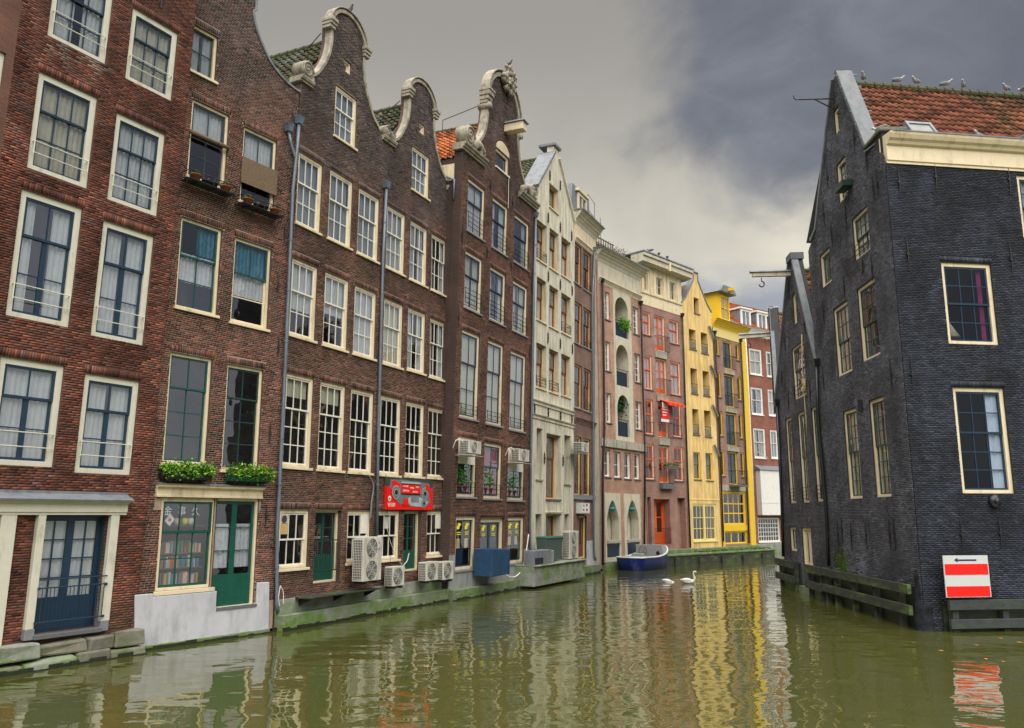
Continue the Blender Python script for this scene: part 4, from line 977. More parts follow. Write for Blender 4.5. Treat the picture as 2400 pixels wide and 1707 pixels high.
# carved crest: shell and leaf scrolls heaped over the crown
b = MB()
for i in range(46):
    a_ = random.uniform(.1, 1); x = random.gauss(0, .42)*(1.2-a_*.5); z = 23.7+a_*.95; b.ball((uc+.1+x, -.2-random.uniform(0, .16), z), (random.uniform(.07, .16), .10, random.uniform(.07, .17)), 7, 5)
b.ball((uc+.15, -.2, 24.5), (.22, .16, .30), 10, 7)
cr = b.build('carved_crest', 'sandstone', H.e, True)
for (x, z, r_, f_) in ((uc-.35, 23.95, .20, 1), (uc+.55, 23.85, .20, -1), (uc-.12, 23.6, .16, 1), (uc+.32, 23.55, .16, -1)): volute(H, cr, x, z, r_, -.30, -.1, f_)
for s_ in (-1, 1):
    a0, a1 = sorted((uc+s_*1.9, uc+s_*4.12))
    o = MB().profile([(.4, 18.86), (-.1, 18.86), (-.1, 18.94), (-.18, 18.97), (-.18, 19.02), (-.26, 19.08), (-.28, 19.16), (.4, 19.16)], a0, a1).build('shoulder_stone', 'sandstone', H.e)
    volute(H, o, uc+s_*3.55, 19.66, .46, -.16, .36, -s_); volute(H, o, uc+s_*2.32, 19.38, .22, -.2, .3, s_)
    b = MB()
    for i in range(9): t = i/8; b.ball((uc+s_*(3.05-.75*t), -.16, 19.42+.18*math.sin(t*3.1)), (.17, .12, .22-.1*t), 8, 6)
    b.build('acanthus', 'sandstone', o, True)
# hoist beam house over the attic window
hb = H.thing('hoist_beam', 'cream boxed hoist beam with a lead cap projecting from the carved gable', 'hoist beam', *(lambda q: (q[0], -.0, q[1]))(H.uv(('K',835,800))))
MB().box(-.20, .26, -1.0, -.005, -.12, .28).build('beam_box', 'cream', hb, bevel=.02); MB().add([(-.28, -1.1, .281), (.34, -1.1, .281), (.34, 0, .281), (-.28, 0, .281), (-.1, -1.0, .44), (.16, -1.0, .44), (.16, 0, .44), (-.1, 0, .44)], [(0,3,2,1),(4,5,6,7),(0,1,5,4),(1,2,6,5),(2,3,7,6),(3,0,4,7)]).build('lead_cap', 'lead', hb)
gable_roof(H, uc, 22.0, -.45, 7.55, 18.6, .5, 9.5, 'tile_orange', tilepal([(.40, .115, .03), (.33, .09, .03), (.46, .15, .045), (.22, .075, .03)]), sides=(1, 1))
MB().tube([(uc-1.75, .3, 22.05), (uc-.1, 3.3, 22.6), (uc-.1, 3.3, 21.8)], .02, 5).build('gable_stay', 'iron', H.e)
MB().box(-.52, -.44, .1, 3.2, 17.55, 18.3).build('eaves_board', 'cream', H.e)
MB().tube([(-.62, .9, 18.2), (-.62, .9, 17.8), (-.62, .3, 17.5), (-.62, .3, 16.6)], .05, 8).build('gutter_pipe', 'zinc', H.e, True)
anchors(H, [('L',668,165), ('L',903,335), ('L',635,860), ('L',887,1010)], .5); anchors(H, [('L',370,690), ('M',330,190), ('M',1082,590), ('L',1103,1210), ('I',2003,800)], 1.0)
drainpipe(H, [('L',1155,490), ('L',1130,1400), ('M',1110,1200), ('N',1095,900), ('N',1098,1395)], .055, .10)
MB().tube([(*H.uv(('K',868,1290), .04)[:1], -.04, H.uv(('K',868,1290), .04)[1]), (H.uv(('L',862,400), .04)[0], -.04, H.uv(('L',862,400), .04)[1])], .012, 5).build('cable', 'white', H.e)
# dark, crumbled return wall beside the twin houses
MB().box(-.55, -.48, -.01, .35, .4, 18.8).build('return_wall', 'brick_side', H.e)

# ------------------------------------------------------------------ house 6: cream plaster, red sashes
H = H6 = House('gabled_house', 'cream plastered gabled house with red sashes and black star anchors', P56, P67, 0, .02)
k6 = dict(frame='ochre', fw=.08, sash='red_sash', sw=.07, bw=.04, rec=.20, sill='cream', cols=1, soldier=False)
for tl, br in ((('L',1165,510),('L',1265,1000)), (('L',1300,600),('L',1392,1085)), (('L',1425,690),('L',1520,1165)), (('L',1165,1115),('L',1262,1620)), (('L',1298,1205),('M',1392,340)), (('L',1423,1285),('M',1522,402)), (('M',1160,460),('M',1260,965)), (('M',1295,525),('M',1390,1010)), (('M',1423,578),('M',1518,1048))):
    lowr = tl in (('M',1160,460), ('M',1295,525), ('L',1165,510), ('L',1423,1285))
    win(H, tl, br, up=1, lo=1, lowcols=2, split=.42, cur=[('curtain', .45, 1, 0, .55)], rail=(4, .05, .5) if lowr else None, **k6)
win(H, ('L',1297,125), ('L',1390,460), up=0, lo=1, **k6)
for tl, br in ((('M',1163,1365),('N',1220,425)), (('M',1457,1440),('N',1520,475)), (('N',1152,790),('N',1212,1150)), (('N',1457,790),('N',1507,1080))):
    win(H, tl, br, 'plaster_cream', .05, 'red_sash', 1, 0, 2, 0, .34, 'concrete', soldier=False, sw=.05)
wq, rq = win(H, ('M',1268,1420), ('N',1412,635), 'ochre', .09, 'red_sash', 1, 1, 1, .36, .34, 'bluestone', soldier=False, sw=.1, lowcols=2, leaf=2)
u0, z0, u1, z1 = rq; MB().prism([(u0, z1)]+list(reversed(arc((u0+u1)/2, z1, (u1-u0)/2, .35, 0, 180, 10)))[1:-1]+[(u1, z1)], -.012, .06).build('arched_head', 'plaster_cream', wq)
win(H, ('N',1262,795), ('N',1412,1290), 'ochre', .08, 'red_sash', 2, 0, 2, 0, .36, None, name='door', leaf=2, lowcols=2, base=.6, soldier=False, sw=.08)
po = [(-.1, .1), (5.85, .1), (5.85, 20.55), (5.55, 20.7), (3.2, 23.55), (3.2, 23.95), (2.4, 23.95), (2.4, 23.55), (.1, 20.7), (-.1, 20.55)]
wall(H, po, 'plaster_cream', 'plaster_cream', .45); shell(H, 0, 5.8, .2, 20.4, side='plaster_cream')
coping(H, [(2.4, 23.5), (.0, 20.62)][::-1], .05, -.14, .9, 'lead', w_out=.10); coping(H, [(3.2, 23.5), (5.62, 20.62)], .10, -.12, .3, 'plaster_cream', w_out=.04)
MB().box(2.3, 3.3, -.12, .9, 23.96, 24.10).build('gable_cap', 'lead', H.e)
for z in (H.uv(('M',1135,1065))[1], H.uv(('M',1130,1215))[1]):
    MB().profile([(.02, z-.22), (-.05, z-.22), (-.05, z-.08), (-.11, z-.05), (-.13, z), (.02, z+.03)], -.1, 5.85).build('string_course', 'plaster_cream', H.e)
for p in (('K',1298,1270), ('K',1408,1375), ('L',1280,500), ('L',1408,600), ('L',1528,690), ('L',1280,1120), ('L',1408,1205), ('L',1533,1270), ('M',1277,415), ('M',1408,478), ('M',1535,535), ('M',1135,1165), ('M',1280,1205), ('M',1410,1242), ('M',1530,1275), ('N',1240,200), ('N',1437,228)):
    u, z = H.uv(p); b = MB().tube([(u, -.03, z-.32), (u, -.05, z), (u, -.03, z+.32)], [.02, .04, .02], 6)
    for s_ in (-.18, 0, .18): b.ball((u, -.045, z+s_), (.085, .035, .05), 8, 5)
    b.build('wall_anchor', 'iron', H.e, True)
gable_roof(H, 2.8, 23.45, -.05, 5.75, 20.45, .4, 9., 'tile_moss', tilepal([(.12, .12, .08), (.10, .11, .075), (.15, .14, .09)]), sides=(1, 0))
MB().profile([(.02, 3.42), (-.08, 3.42), (-.10, 3.5), (.02, 3.52)], H.uv(('N',1255,780))[0], H.uv(('N',1425,780))[0]).build('door_hood', 'plaster_cream', H.e)
# stained stone landing in front
(a, _), (b_, _) = H.uv(('N',1110,1330), 1.2), H.uv(('N',1650,1280), 1.2)
MB().frustum(a, b_, -1.35, .05, .12, 1.0, 0, .02).box(a, b_, -1.42, .05, 1.001, 1.07).build('landing', 'mossy_grey', H.e, bevel=.03); MB().frustum(-.1, 5.85, -.5, .02, -.3, .3, 0, .02).build('quay_ledge', 'mossy_stone', H.e, bevel=.02)

# ------------------------------------------------------------------ house 7: narrow brown brick, cream cornice and dormer
H = H7 = House('brick_house', 'narrow brown brick house with deep cream cornice, lead dormer and ochre frames', P67, P78, 0, .02)
k7 = dict(frame='ochre', fw=.10, sash='red_sash', sw=.05, bw=.03, rec=.08, sill='grey_stone', cols=2)
for tl, br in ((('L',1558,750),('L',1632,1225)), (('L',1655,830),('L',1733,1300)), (('L',1558,1370),('M',1640,500)), (('L',1658,1440),('M',1737,545)), (('M',1560,680),('M',1640,1170)), (('M',1660,730),('M',1735,1205))):
    win(H, tl, br, up=1, lo=2, split=.40, rail=(3, .05, .4) if tl[1] > 1600 else None, cur=[('curtain', 0, .4, 0, 1)], **k7)
for tl, br in ((('M',1562,1450),('N',1630,595)), (('M',1660,1475),('N',1730,600))): win(H, tl, br, up=1, lo=3, split=.22, rail=(3, .05, .5), railm='red_sash', **{**k7, 'frame': 'pale_yellow', 'sill': None})
win(H, ('N',1608,810), ('N',1690,1255), 'pale_yellow', .1, 'red_sash', 2, 0, 2, 0, .12, None, name='door', leaf=2, lowcols=2, base=.7, sw=.06)
po = [(-.05, .1), (3.55, .1), (3.55, 20.9), (-.05, 20.9)]
wall(H, po, 'brick_brown'); shell(H, 0, 3.5, .2, 20.8, 'interior_warm')
MB().box(-.05, 3.55, -.06, -.001, 19.55, 20.45).build('frieze', 'cream', H.e); cornice(H, -.15, 3.75, 20.45, 21.25, .52, 'stone_cream'); cornice(H, -.05, 3.6, 19.42, 19.62, .12, 'cream', 'architrave', 3)
MB().box(-.2, 3.8, -.60, .3, 21.26, 21.34).build('gutter', 'lead', H.e)
MB().prism([(-.05, 21.0), (3.55, 21.0), (3.2, 23.2), (.3, 23.2)], .3, 6).build('roof', 'lead', H.e)
(a, z1), (b_, z0) = H.uv(('L',1590,215), -.4), H.uv(('L',1675,440), -.4); z0 = 21.35; z1 = 22.9
d_ = MB().box(.9, 2.5, .25, 2.5, z0, z1).build('dormer', 'lead', H.e); MB().box(.75, 2.65, .05, 2.6, z1+.001, z1+.16).build('dormer_roof', 'cream', d_)
b = MB(); cells = []; grid_sash(b, cells, .95, 2.45, z0+.05, z1-.05, .14, .248, 2, 1, .16, .06); b.build('dormer_frame', 'cream', d_)
for (x, y, z, dx, dz) in cells: p = bpy.data.objects.new('pane', unit_box('glass')); p.location = (x, .2, z); p.scale = (dx, .006, dz); link(p, d_)
zb = H.uv(('N',1650,615))[1]; MB().box(-.05, 3.55, -.10, .01, zb-.12, zb+.14).build('stone_band', 'grey_stone', H.e); zb = H.uv(('M',1650,1310))[1]; cornice(H, -.05, 3.55, zb-.15, zb+.15, .14, 'brick_brown', 'brick_band', 4)
drainpipe(H, [('L',1775,850), ('L',1752,1400), ('M',1760,1000), ('N',1762,600), ('N',1770,1230), ('N',1785,1275)], .06, .12)
(a, z1), (b_, z0) = H.uv(('N',1690,1075)), H.uv(('N',1750,1300)); MB().box(a, 3.5, -.04, .0, .3, z1).build('plinth', 'plaster_white', H.e); MB().frustum(-.05, 3.55, -.4, .02, -.3, .5, 0, .02).build('quay_ledge', 'mossy_stone', H.e, bevel=.02)
MB().tube([(3.3, .4, 22.0), (3.3, .4, 23.6), (4.6, .4, 23.4), (4.6, .4, 21.4)], .025, 5).build('roof_rail', 'zinc', H.e); MB().tube([(3.3, .4, 22.6), (4.6, .4, 22.4)], .02, 5).build('roof_rail', 'zinc', H.e)
# ------------------------------------------------------------------ far left row
def arch_panel(H, rect, arches, m, y0, y1, name='arch_panel', depth=None):
    """a flat surround pierced by arched openings, with reveals running back"""
    u0, z0, u1, z1 = rect; vs, es = [], []
    def ring(p):
        n0 = len(vs); vs.extend(Vector(q) for q in p); k = len(p); es.extend((n0+i, n0+(i+1) % k) for i in range(k))
    ring([(u0, z0), (u1, z0), (u1, z1), (u0, z1)]); polys = []
    for (a, b, zb, zs, zt, pointed) in arches:
        c = (a+b)/2; r_ = (b-a)/2
        cur_ = arc(c, zs, r_, zt-zs, 0, 180, 18)
        if pointed: cur_ = [(x, zs+(zt-zs)*(1-((x-c)/r_)**2*.0-abs((x-c)/r_)**1.7)) for x, z in cur_]
        p = [(a, zb), (b, zb)] + cur_[0:]; polys.append([q for i, q in enumerate(p) if i == 0 or (Vector(q)-Vector(p[i-1])).length > 1e-4]); ring(polys[-1])
        H.holes.append((a-.02, zb, b+.02, zt+.02))
    v2, _, f2, *_r = geometry.delaunay_2d_cdt(vs, es, [], 0, 1e-5)
    b_ = MB(); fs = []
    for f in f2:
        cx = sum(v2[i].x for i in f)/3; cz = sum(v2[i].y for i in f)/3
        if any(inpoly(cx, cz, p) for p in polys): continue
        fs.append(tuple(f))
    b_.add([(p.x, y0, p.y) for p in v2], fs)
    for p in polys:
        n = len(p)
        for i in range(n): b_.add([(p[i][0], y0, p[i][1]), (p[(i+1) % n][0], y0, p[(i+1) % n][1]), (p[(i+1) % n][0], depth, p[(i+1) % n][1]), (p[i][0], depth, p[i][1])], [(0, 1, 2, 3)])
    for (xa, za, xb, zb) in ((u0, z0, u0, z1), (u1, z0, u1, z1), (u0, z0, u1, z0), (u0, z1, u1, z1)): b_.add([(xa, y0, za), (xb, y0, zb), (xb, y1, zb), (xa, y1, za)], [(0, 1, 2, 3)])
    return b_.build(name, m, H.e)
def balcony(H, u0, u1, z0, z1, y=-.10, m='iron', n=None, par=None, out=.0):
    b = MB(); n = n or int((u1-u0)/.10)
    b.tube([(u0, y, z1), (u1, y, z1)], .02, 6).tube([(u0, y, z0), (u1, y, z0)], .016, 6)
    for i in range(n+1): x = u0+(u1-u0)*i/n; b.tube([(x, y, z0), (x, y, z1)], .009, 4)
    for x in (u0, u1): b.tube([(x, y, z1), (x, .0, z1)], .016, 5).tube([(x, y, z0), (x, .0, z0)], .016, 5)
    return b.build('balcony_rail', m, par or H.e)
H = H8 = House('apartment_house', 'pink brick apartment house with a column of arched cream loggias', P8, P89, 0, 0, group=None)
kw = dict(frame='white', fw=.07, sash='white', sw=.05, bw=.035, rec=.10, sill='bluestone', cols=1, up=0, lo=4, soldier=False)
for tl, br in ((('O',270,575),('O',325,860)), (('O',275,1050),('O',330,1345)), (('P',285,80),('P',340,375)), (('O',537,720),('O',600,1000)), (('O',553,1165),('O',618,1455)), (('P',563,160),('P',627,440))):
    win(H, tl, br, **{**kw, 'cols': 2})
for tl, br in ((('P',268,620),('P',330,885)), (('P',358,640),('P',430,895)), (('P',455,650),('P',525,905)), (('P',548,660),('P',612,910))): win(H, tl, br, **{**kw, 'lo': 2})
AR = []
for (l, r_, bt, tp) in ((('O',372,1000),('O',497,1050),('O',378,1000),('O',432,645)), (('O',383,1480),('O',500,1500),('O',383,1470),('O',437,1095)), (('P',395,490),('P',508,510),('P',398,495),('P',450,110))):
    a = H.uv(l)[0]; b_ = H.uv(r_)[0]; zb = H.uv(bt)[1]; zt = H.uv(tp)[1]; AR.append((a, b_, zb, zt-.95, zt, False))
arch_panel(H, (2.05, 8.15, 4.62, 18.35), AR, 'stone_cream', -.04, .02, 'loggia_surround', .95)
for i, (a, b_, zb, zs, zt, _) in enumerate(AR):
    o = MB().box(a+.03, b_-.03, .10, .14, zb+.05, zb+1.0).build('balcony_panel', 'navy', H.e); MB().tube([(a, .05, zb+1.12), (b_, .05, zb+1.12)], .025, 6).build('hand_rail', 'iron', o)
    for k in range(14): MB().box(a+.06+k*(b_-a-.12)/13-.012, a+.06+k*(b_-a-.12)/13+.012, .085, .099, zb+.06, zb+1.0).build('baluster', 'black_paint', o)
    MB().box(a+.9, a+1.5, .90, .94, zb, zt-.5).build('inner_door', 'white', H.e)
GA = []
for (l, r_, tp) in ((('P',290,1455), ('P',410,1455), ('P',348,1108)), (('P',484,1455), ('P',597,1455), ('P',540,1108))):
    a = H.uv(l)[0]; b_ = H.uv(r_)[0]; zt = H.uv(tp)[1]; GA.append((a, b_, .75, zt-1.25, zt, True))
arch_panel(H, (.42, .5, 2.45, 4.72), GA[:1], 'stone_cream', -.03, .02, 'arch_surround', .55); arch_panel(H, (2.95, .5, 5.25, 4.72), GA[1:], 'stone_cream', -.03, .02, 'arch_surround', .55)
for (a, b_, zb, zs, zt, _) in GA:
    MB().box(a+.02, b_-.02, .02, .06, .76, 1.58).build('navy_panel', 'navy', H.e); MB().box(a-.05, b_+.05, -.20, .01, 1.60, 1.80).build('stone_trough', 'concrete', H.e, bevel=.02)
    win(H, (a, zt-.1), (a+(b_-a)*.55, 1.8), 'white', .07, 'white', 1, 1, 2, .35, .56, None, hole=False, soldier=False, sw=.05); MB().box(a+(b_-a)*.55, b_, .58, .62, .8, zt).build('boarded_side', 'plaster_cream', H.e)
po = [(.1, .1), (6.15, .1), (6.15, 19.9), (.1, 19.9)]
wall(H, po, 'brick_pink', 'brick_pink'); shell(H, .1, 6.1, .2, 19.8)
MB().box(.05, 6.2, -.05, -.001, 18.36, 19.75).build('frieze', 'stone_cream', H.e); cornice(H, -.15, 6.45, 19.75, 20.55, .6, 'stone_cream'); cornice(H, .05, 6.2, 18.30, 18.62, .2, 'cream', 'architrave', 4)
MB().box(-.2, 6.5, -.68, .4, 20.551, 20.63).build('gutter', 'lead', H.e)
MB().box(-.02, 6.2, -.14, .01, 7.62, 8.12).build('stone_band', 'concrete', H.e)
MB().box(-.85, -.1, .02, .5, .1, 20.1).build('pier', 'concrete', H.e); MB().box(-.1, .09, -.05, .4, .1, 20.1).build('pier', 'brick_pink', H.e)
drainpipe(H, [('L',1860,1180), ('M',1868,300), ('M',1880,1400), ('N',1872,40), ('N',1862,400), ('N',1865,1330)], .07, .15, 'iron'); MB().frustum(0, 6.1, -.3, .02, -.3, .5, 0, .02).build('quay_ledge', 'mossy_stone', H.e, bevel=.02)
rfence = MB()
for z in (21.6, 22.0, 22.4): rfence.box(.9, 5.0, 1.4, 1.45, z, z+.07)
for i in range(13): rfence.box(.9+i*.33, .95+i*.33, 1.40, 1.45, 20.8, 22.5)
rf_ = rfence.build('roof_fence', 'timber', H.e); MB().box(2.6, 5.0, 1.5, 1.56, 20.7, 22.0).build('trellis_board', 'timber', rf_)
t_ = H.thing('roof_shrub', 'straggly olive-green shrubs spilling over the roof terrace fence', 'shrub', 4.4, .6, 20.62)
foliage('leaves', t_, 5200, lambda: (random.gauss(0, .75), random.gauss(.2, .3), abs(random.gauss(.25, .4))), .075, ((.09, .11, .03), (.06, .09, .02), (.14, .12, .04)))
b = MB()
for i in range(9): b.tube([(random.gauss(0, .5), .2, 0), (random.gauss(0, .8), .2, 1.1)], .02, 4)
b.build('stems', 'timber', t_)
MB().tube([(4.2, 2, 20.6), (4.2, 2, 24.4)], .02, 5).tube([(3.9, 2, 23.6), (4.5, 2, 23.6)], .012, 4).tube([(4.0, 2, 24.0), (4.4, 2, 24.0)], .012, 4).build('antenna', 'iron', H.e)
t_ = H.thing('potted_fern', 'bright green plant spilling over the topmost arched loggia', 'plant', AR[0][0]+1.3, .05, AR[0][2]+1.05)
foliage('leaves', t_, 420, lambda: (random.gauss(0, .35), random.gauss(-.1, .12), random.gauss(-.05, .22)), .10, ((.10, .30, .03), (.2, .42, .04)))
MB().frustum(-.5, .5, -.02, .06, -.16, .0, -.02, 0).build('trough', 'black_paint', t_)
t_ = H.thing('potted_palm', 'dark green palm growing in the lowest arched loggia', 'plant', AR[2][0]+.9, .45, AR[2][2])
foliage('fronds', t_, 300, lambda: (random.gauss(.1, .35), random.gauss(0, .2), 2.0+random.gauss(.2, .35)), .16, ((.02, .10, .05), (.03, .14, .06))); MB().tube([(0, 0, .3), (.05, 0, 2.2)], [.05, .03], 6).build('stem', 'timber', t_); MB().lathe([(.15, 0), (.2, .35)], 12).build('pot', 'terracotta', t_)
for i, (a, b_, *_x) in enumerate(GA):
    t_ = H.thing('hanging_basket', 'turquoise bowl hanging in the arch beside the wooden fence pier' if i == 0 else 'turquoise bowl hanging in the arch next to the orange-doored house', 'hanging bowl', (a+b_)/2+.05, .1, 3.55, 'turquoise bowls in the arches')
    MB().lathe([(.06, 0), (.24, .12), (.30, .26), (.27, .26)], 16).build('bowl', mat('turquoise', (.02, .28, .27), .4), t_, True); MB().tube([(0, 0, .26), (0, 0, .9)], .008, 4).build('cord', 'iron', t_)

# ---- house 9: orange doors and windows
H = H9 = House('apartment_house', 'mauve brick apartment house with orange doors, windows and black balconies', P89, P910, 0, 0, group=None)
ko = dict(frame='cream', fw=.075, sash='orange', sw=.075, bw=.05, rec=.06, sill='bluestone', soldier=False)
def trio(L_, C_, R_, ups=True, top=False):
    for k_, (tl, br) in enumerate((L_, R_)):
        o, r_ = win(H, tl, br, cols=2, up=1, lo=1, split=.42, cur=[('curtain', 0, 1, 0, 1)] if top else None, **ko)
        if not top: balcony(H, r_[0], r_[2], r_[1]+.12, r_[1]+.85, -.08, n=2)
    o, r_ = win(H, *C_, cols=2, up=0, lo=3, leaf=2, lowcols=2, name='door', base=.35, cur=[('curtain', 0, 1, 0, 1)] if top else None, **{**ko, 'sill': None, 'sw': .1})
    balcony(H, r_[0]+.05, r_[2]+.22, r_[1]-.02, r_[1]+1.05, -.28)
    return r_
r1_ = trio((('O',632,765),('O',712,1005)), (('O',740,800),('O',850,1160)), (('O',885,845),('O',980,1090)), top=True)
r2_ = trio((('O',645,1180),('O',730,1520)), (('O',757,1215),('O',868,1570)), (('O',895,1240),('O',1000,1575)), top=True)
r3_ = trio((('P',655,140),('P',740,485)), (('P',780,190),('P',880,515)), (('P',915,190),('P',1005,510)))
r4_ = trio((('P',655,570),('P',750,910)), (('P',785,590),('P',890,945)), (('P',928,595),('P',1025,925)))
for r_ in (r1_, r2_, r3_): MB().box(r_[0]-.05, r_[2]+.05, -.10, .01, r_[1]-.55, r_[1]-.05).build('lintel_stone', 'concrete', H.e)
MB().box(r4_[0]-.08, r4_[2]+.2, -.32, .01, r4_[1]-.42, r4_[1]-.06).build('balcony_tray', 'bluestone', H.e)
o, rg = win(H, ('P',740,1095), ('P',905,1525), 'orange', .10, 'orange', 2, 0, 2, 0, .5, None, name='door', leaf=2, lowcols=2, base=.75, sw=.13, bw=.06, soldier=False)
balcony(H, rg[0], rg[2], rg[1]+.1, rg[1]+1.1, -.05)
H.holes.append((.5, .9, rg[0]-.35, 4.55)); H.holes.append((rg[2]+1.0, .9, 5.25, 4.55))
MB().box(.45, rg[0]-.3, .45, .5, .9, 4.6).build('recess_back', 'brick_mauve', H.e); MB().box(rg[2]+.95, 5.3, .45, .5, .9, 4.6).build('recess_back', 'brick_mauve', H.e)
MB().box(rg[2]+.03, rg[2]+.2, .02, .4, .95, 4.5).build('jamb', 'cream', H.e)
po = [(.42, .1), (5.72, .1), (5.72, 18.15), (.42, 18.15)]
for i_, (tl, br) in enumerate(((('O',612,385),('O',685,580)), (('O',745,440),('O',825,630)), (('O',880,485),('O',950,675)))): win(H, tl, br, 'cream', .06, 'cream', 2, 0, 2, 0, .04, None, leaf=2, lowcols=2, soldier=False)
hh = H.holes; H.holes = [h for h in hh if h[3] < 18.2]; wall(H, po, 'brick_mauve', 'brick_mauve', .5)
H.holes = [h for h in hh if h[3] > 18.2]; wall(H, [(.42, 18.151), (5.75, 18.151), (5.75, 21.0), (.42, 21.0)], 'cream', 'cream', name='attic_wall', y=-.03); H.holes = hh
shell(H, .42, 5.7, .2, 20.9)
for x in (.5, 1.55, 2.0, 3.3, 3.75, 5.1): MB().box(x, x+.32, -.09, -.031, 19.05, 20.9).build('pilaster', 'cream', H.e)
MB().profile([(.4, 21.0), (-.05, 21.0), (-.65, 21.12), (-.65, 21.50), (-.76, 21.52), (-.76, 21.72), (.4, 21.75)], -.1, 6.4).build('eaves', 'stone_cream', H.e); MB().box(-.15, 6.45, -.80, 6, 21.751, 21.85).build('roof', 'lead', H.e); MB().box(3.1, 3.3, -.78, -.66, 21.0, 21.6).build('eaves_bracket', 'cream', H.e)
MB().profile([(.02, 18.97), (-.10, 18.97), (-.12, 19.05), (.02, 19.06)], .42, 5.75).build('sill_band', 'cream', H.e)
drainpipe(H, [('O',618,705), ('O',625,1000), ('O',637,1500), ('P',655,600), ('T',630,275)], .06, .14, 'iron'); drainpipe(H, [('O',1012,820), ('O',1030,1300), ('P',1060,800), ('P',1090,1560)], .06, .12, 'iron')
aw = H.thing('awning', 'red and white scalloped awning over the orange balcony door', 'awning', r3_[0]+.05, -.05, r3_[3]+.02)
for i in range(8): MB().profile([(-.02, .30), (-.75, .02), (-.75, -.16), (-.72, -.16), (-.72, .0), (-.02, .26)], i*.28, i*.28+.275).build('stripe', 'red_paint' if i % 2 == 0 else 'orange', aw)
fs = H.thing('sale_board', 'red and white estate board fixed to the orange balcony', 'sign', r3_[0]-.1, -.34, r3_[1]+1.05)
MB().box(0, .95, -.02, 0, .2, 1.0).build('red_panel', 'red_paint', fs); MB().box(.1, .8, -.02, 0, 1.001, 1.4).build('white_panel', 'pure_white', fs); MB().box(-.08, .9, -.022, 0, .0, .199).build('strip', 'pure_white', fs)
for i in range(3): MB().box(.1, .8-.1*i, -.026, -.021, .85-.2*i, .93-.2*i).build('print_line', 'pure_white', fs)
fb = H.thing('flower_box', 'window box of red and white flowers on the lowest orange balcony', 'window box', r4_[0]+.1, -.45, r4_[1]+.95)
MB().frustum(-.1, 1.5, -.12, .12, 0, .2, -.02, -.02).build('trough', 'bluestone', fb); foliage('flowers', fb, 420, lambda: (random.uniform(-.15, 1.55), random.gauss(0, .1), .2+abs(random.gauss(.05, .12))), .09, ((.05, .16, .03), (.1, .25, .04)), flowers=((.7, .25, .2), .3))

# ---- house 10: yellow plaster
H = H10 = House('gabled_house', 'bright yellow plastered house with a pointed gable and open window recesses', P910, P1011, 0, 0)
ky = dict(frame='bluestone', fw=.04, sash='dark_green', sw=.05, bw=.04, cols=1, soldier=False, sill='bluestone')
for tl, br in ((('O',1072,935),('O',1145,1140)), (('O',1185,968),('O',1258,1180)), (('O',1087,1308),('O',1160,1560)), (('O',1203,1335),('O',1275,1580)), (('P',1105,235),('P',1175,485)), (('P',1217,250),('P',1290,505))):
    o, r_ = win(H, tl, br, up=0, lo=1, rec=.7, **ky); balcony(H, r_[0], r_[2], r_[1]+.08, r_[1]+.75, .03, n=1, par=o); MB().box(r_[0]+.02, r_[2]-.02, .05, .06, r_[1]+.08, r_[1]+.6).build('wind_screen', 'glass_dark', o)
win(H, ('O',1118,635), ('O',1175,800), up=0, lo=1, rec=.35, **ky)
for tl, br in ((('P',1115,648),('P',1190,910)), (('P',1230,655),('P',1305,920))): win(H, tl, br, up=1, lo=1, split=.45, rec=.08, **{**ky, 'frame': 'yellow', 'fw': .09})
win(H, ('P',1105,1140), ('P',1345,1490), 'pale_yellow', .12, 'pale_yellow', 6, 1, 2, .36, .04, 'pale_yellow', soldier=False, sw=.06, bw=.05)
u0, z1 = H.uv(('P',1105,1140)); u1, z0 = H.uv(('P',1345,1490)); MB().box((u0+u1)/2-.12, (u0+u1)/2+.12, .02, .12, z0+.1, z1-.1).build('mullion', 'pale_yellow', H.e)
po = [(.1, .1), (4.38, .1), (4.38, 19.3), (4.1, 19.55), (3.75, 19.75), (2.55, 21.4), (2.55, 22.0), (1.95, 22.0), (1.95, 21.4), (.75, 19.75), (.42, 19.55), (.1, 19.3)]
wall(H, po, 'plaster_yellow', 'plaster_yellow', .75); 
b = MB(); b.add([(.15,.76,.2),(4.3,.76,.2),(4.3,1.9,.2),(.15,1.9,.2),(.15,.76,19.2),(4.3,.76,19.2),(4.3,1.9,19.2),(.15,1.9,19.2)], [(0,1,2,3),(7,6,5,4),(5,6,2,1),(6,7,3,2),(7,4,0,3)]); b.build('rooms', 'interior', H.e)
MB().box(.1, 4.37, 1.95, 7, .2, 19.3).box(.1, .12, .02, 1.94, .2, 19.3).box(4.35, 4.37, .02, 1.94, .2, 19.3).build('flank_wall', 'plaster_yellow', H.e)
coping(H, [(.1, 19.2), (.75, 19.75), (1.95, 21.4), (1.95, 22.0)], .04, -.06, .4, 'lead', w_out=.08); coping(H, [(2.55, 22.0), (2.55, 21.4), (3.75, 19.75), (4.38, 19.2)], .04, -.06, .4, 'lead', w_out=.08)
MB().box(1.9, 2.6, -.08, .4, 22.001, 22.08).build('gable_cap', 'lead', H.e)
MB().prism([(.1, 19.3), (4.37, 19.3), (2.25, 21.2)], .45, 7).build('roof', 'ridge_red', H.e)
zb = H.uv(('P',1200,1097))[1]; MB().box(.1, 4.38, -.03, .005, zb-.06, zb).build('string_course', 'pale_yellow', H.e)
for p, q in ((('O',1268,910), ('O',1310,1030)), (('O',1283,1285), ('O',1335,1400)), (('P',1300,200), ('P',1350,310)), (('P',1318,580), ('P',1365,690))):
    (a, z1), (b_, z0) = H.uv(p, .15), H.uv(q, .15); MB().tube([(a, -.15, z1), (b_, -.15, z0)], .09, 8).build('overflow_pipe', 'lead', H.e)

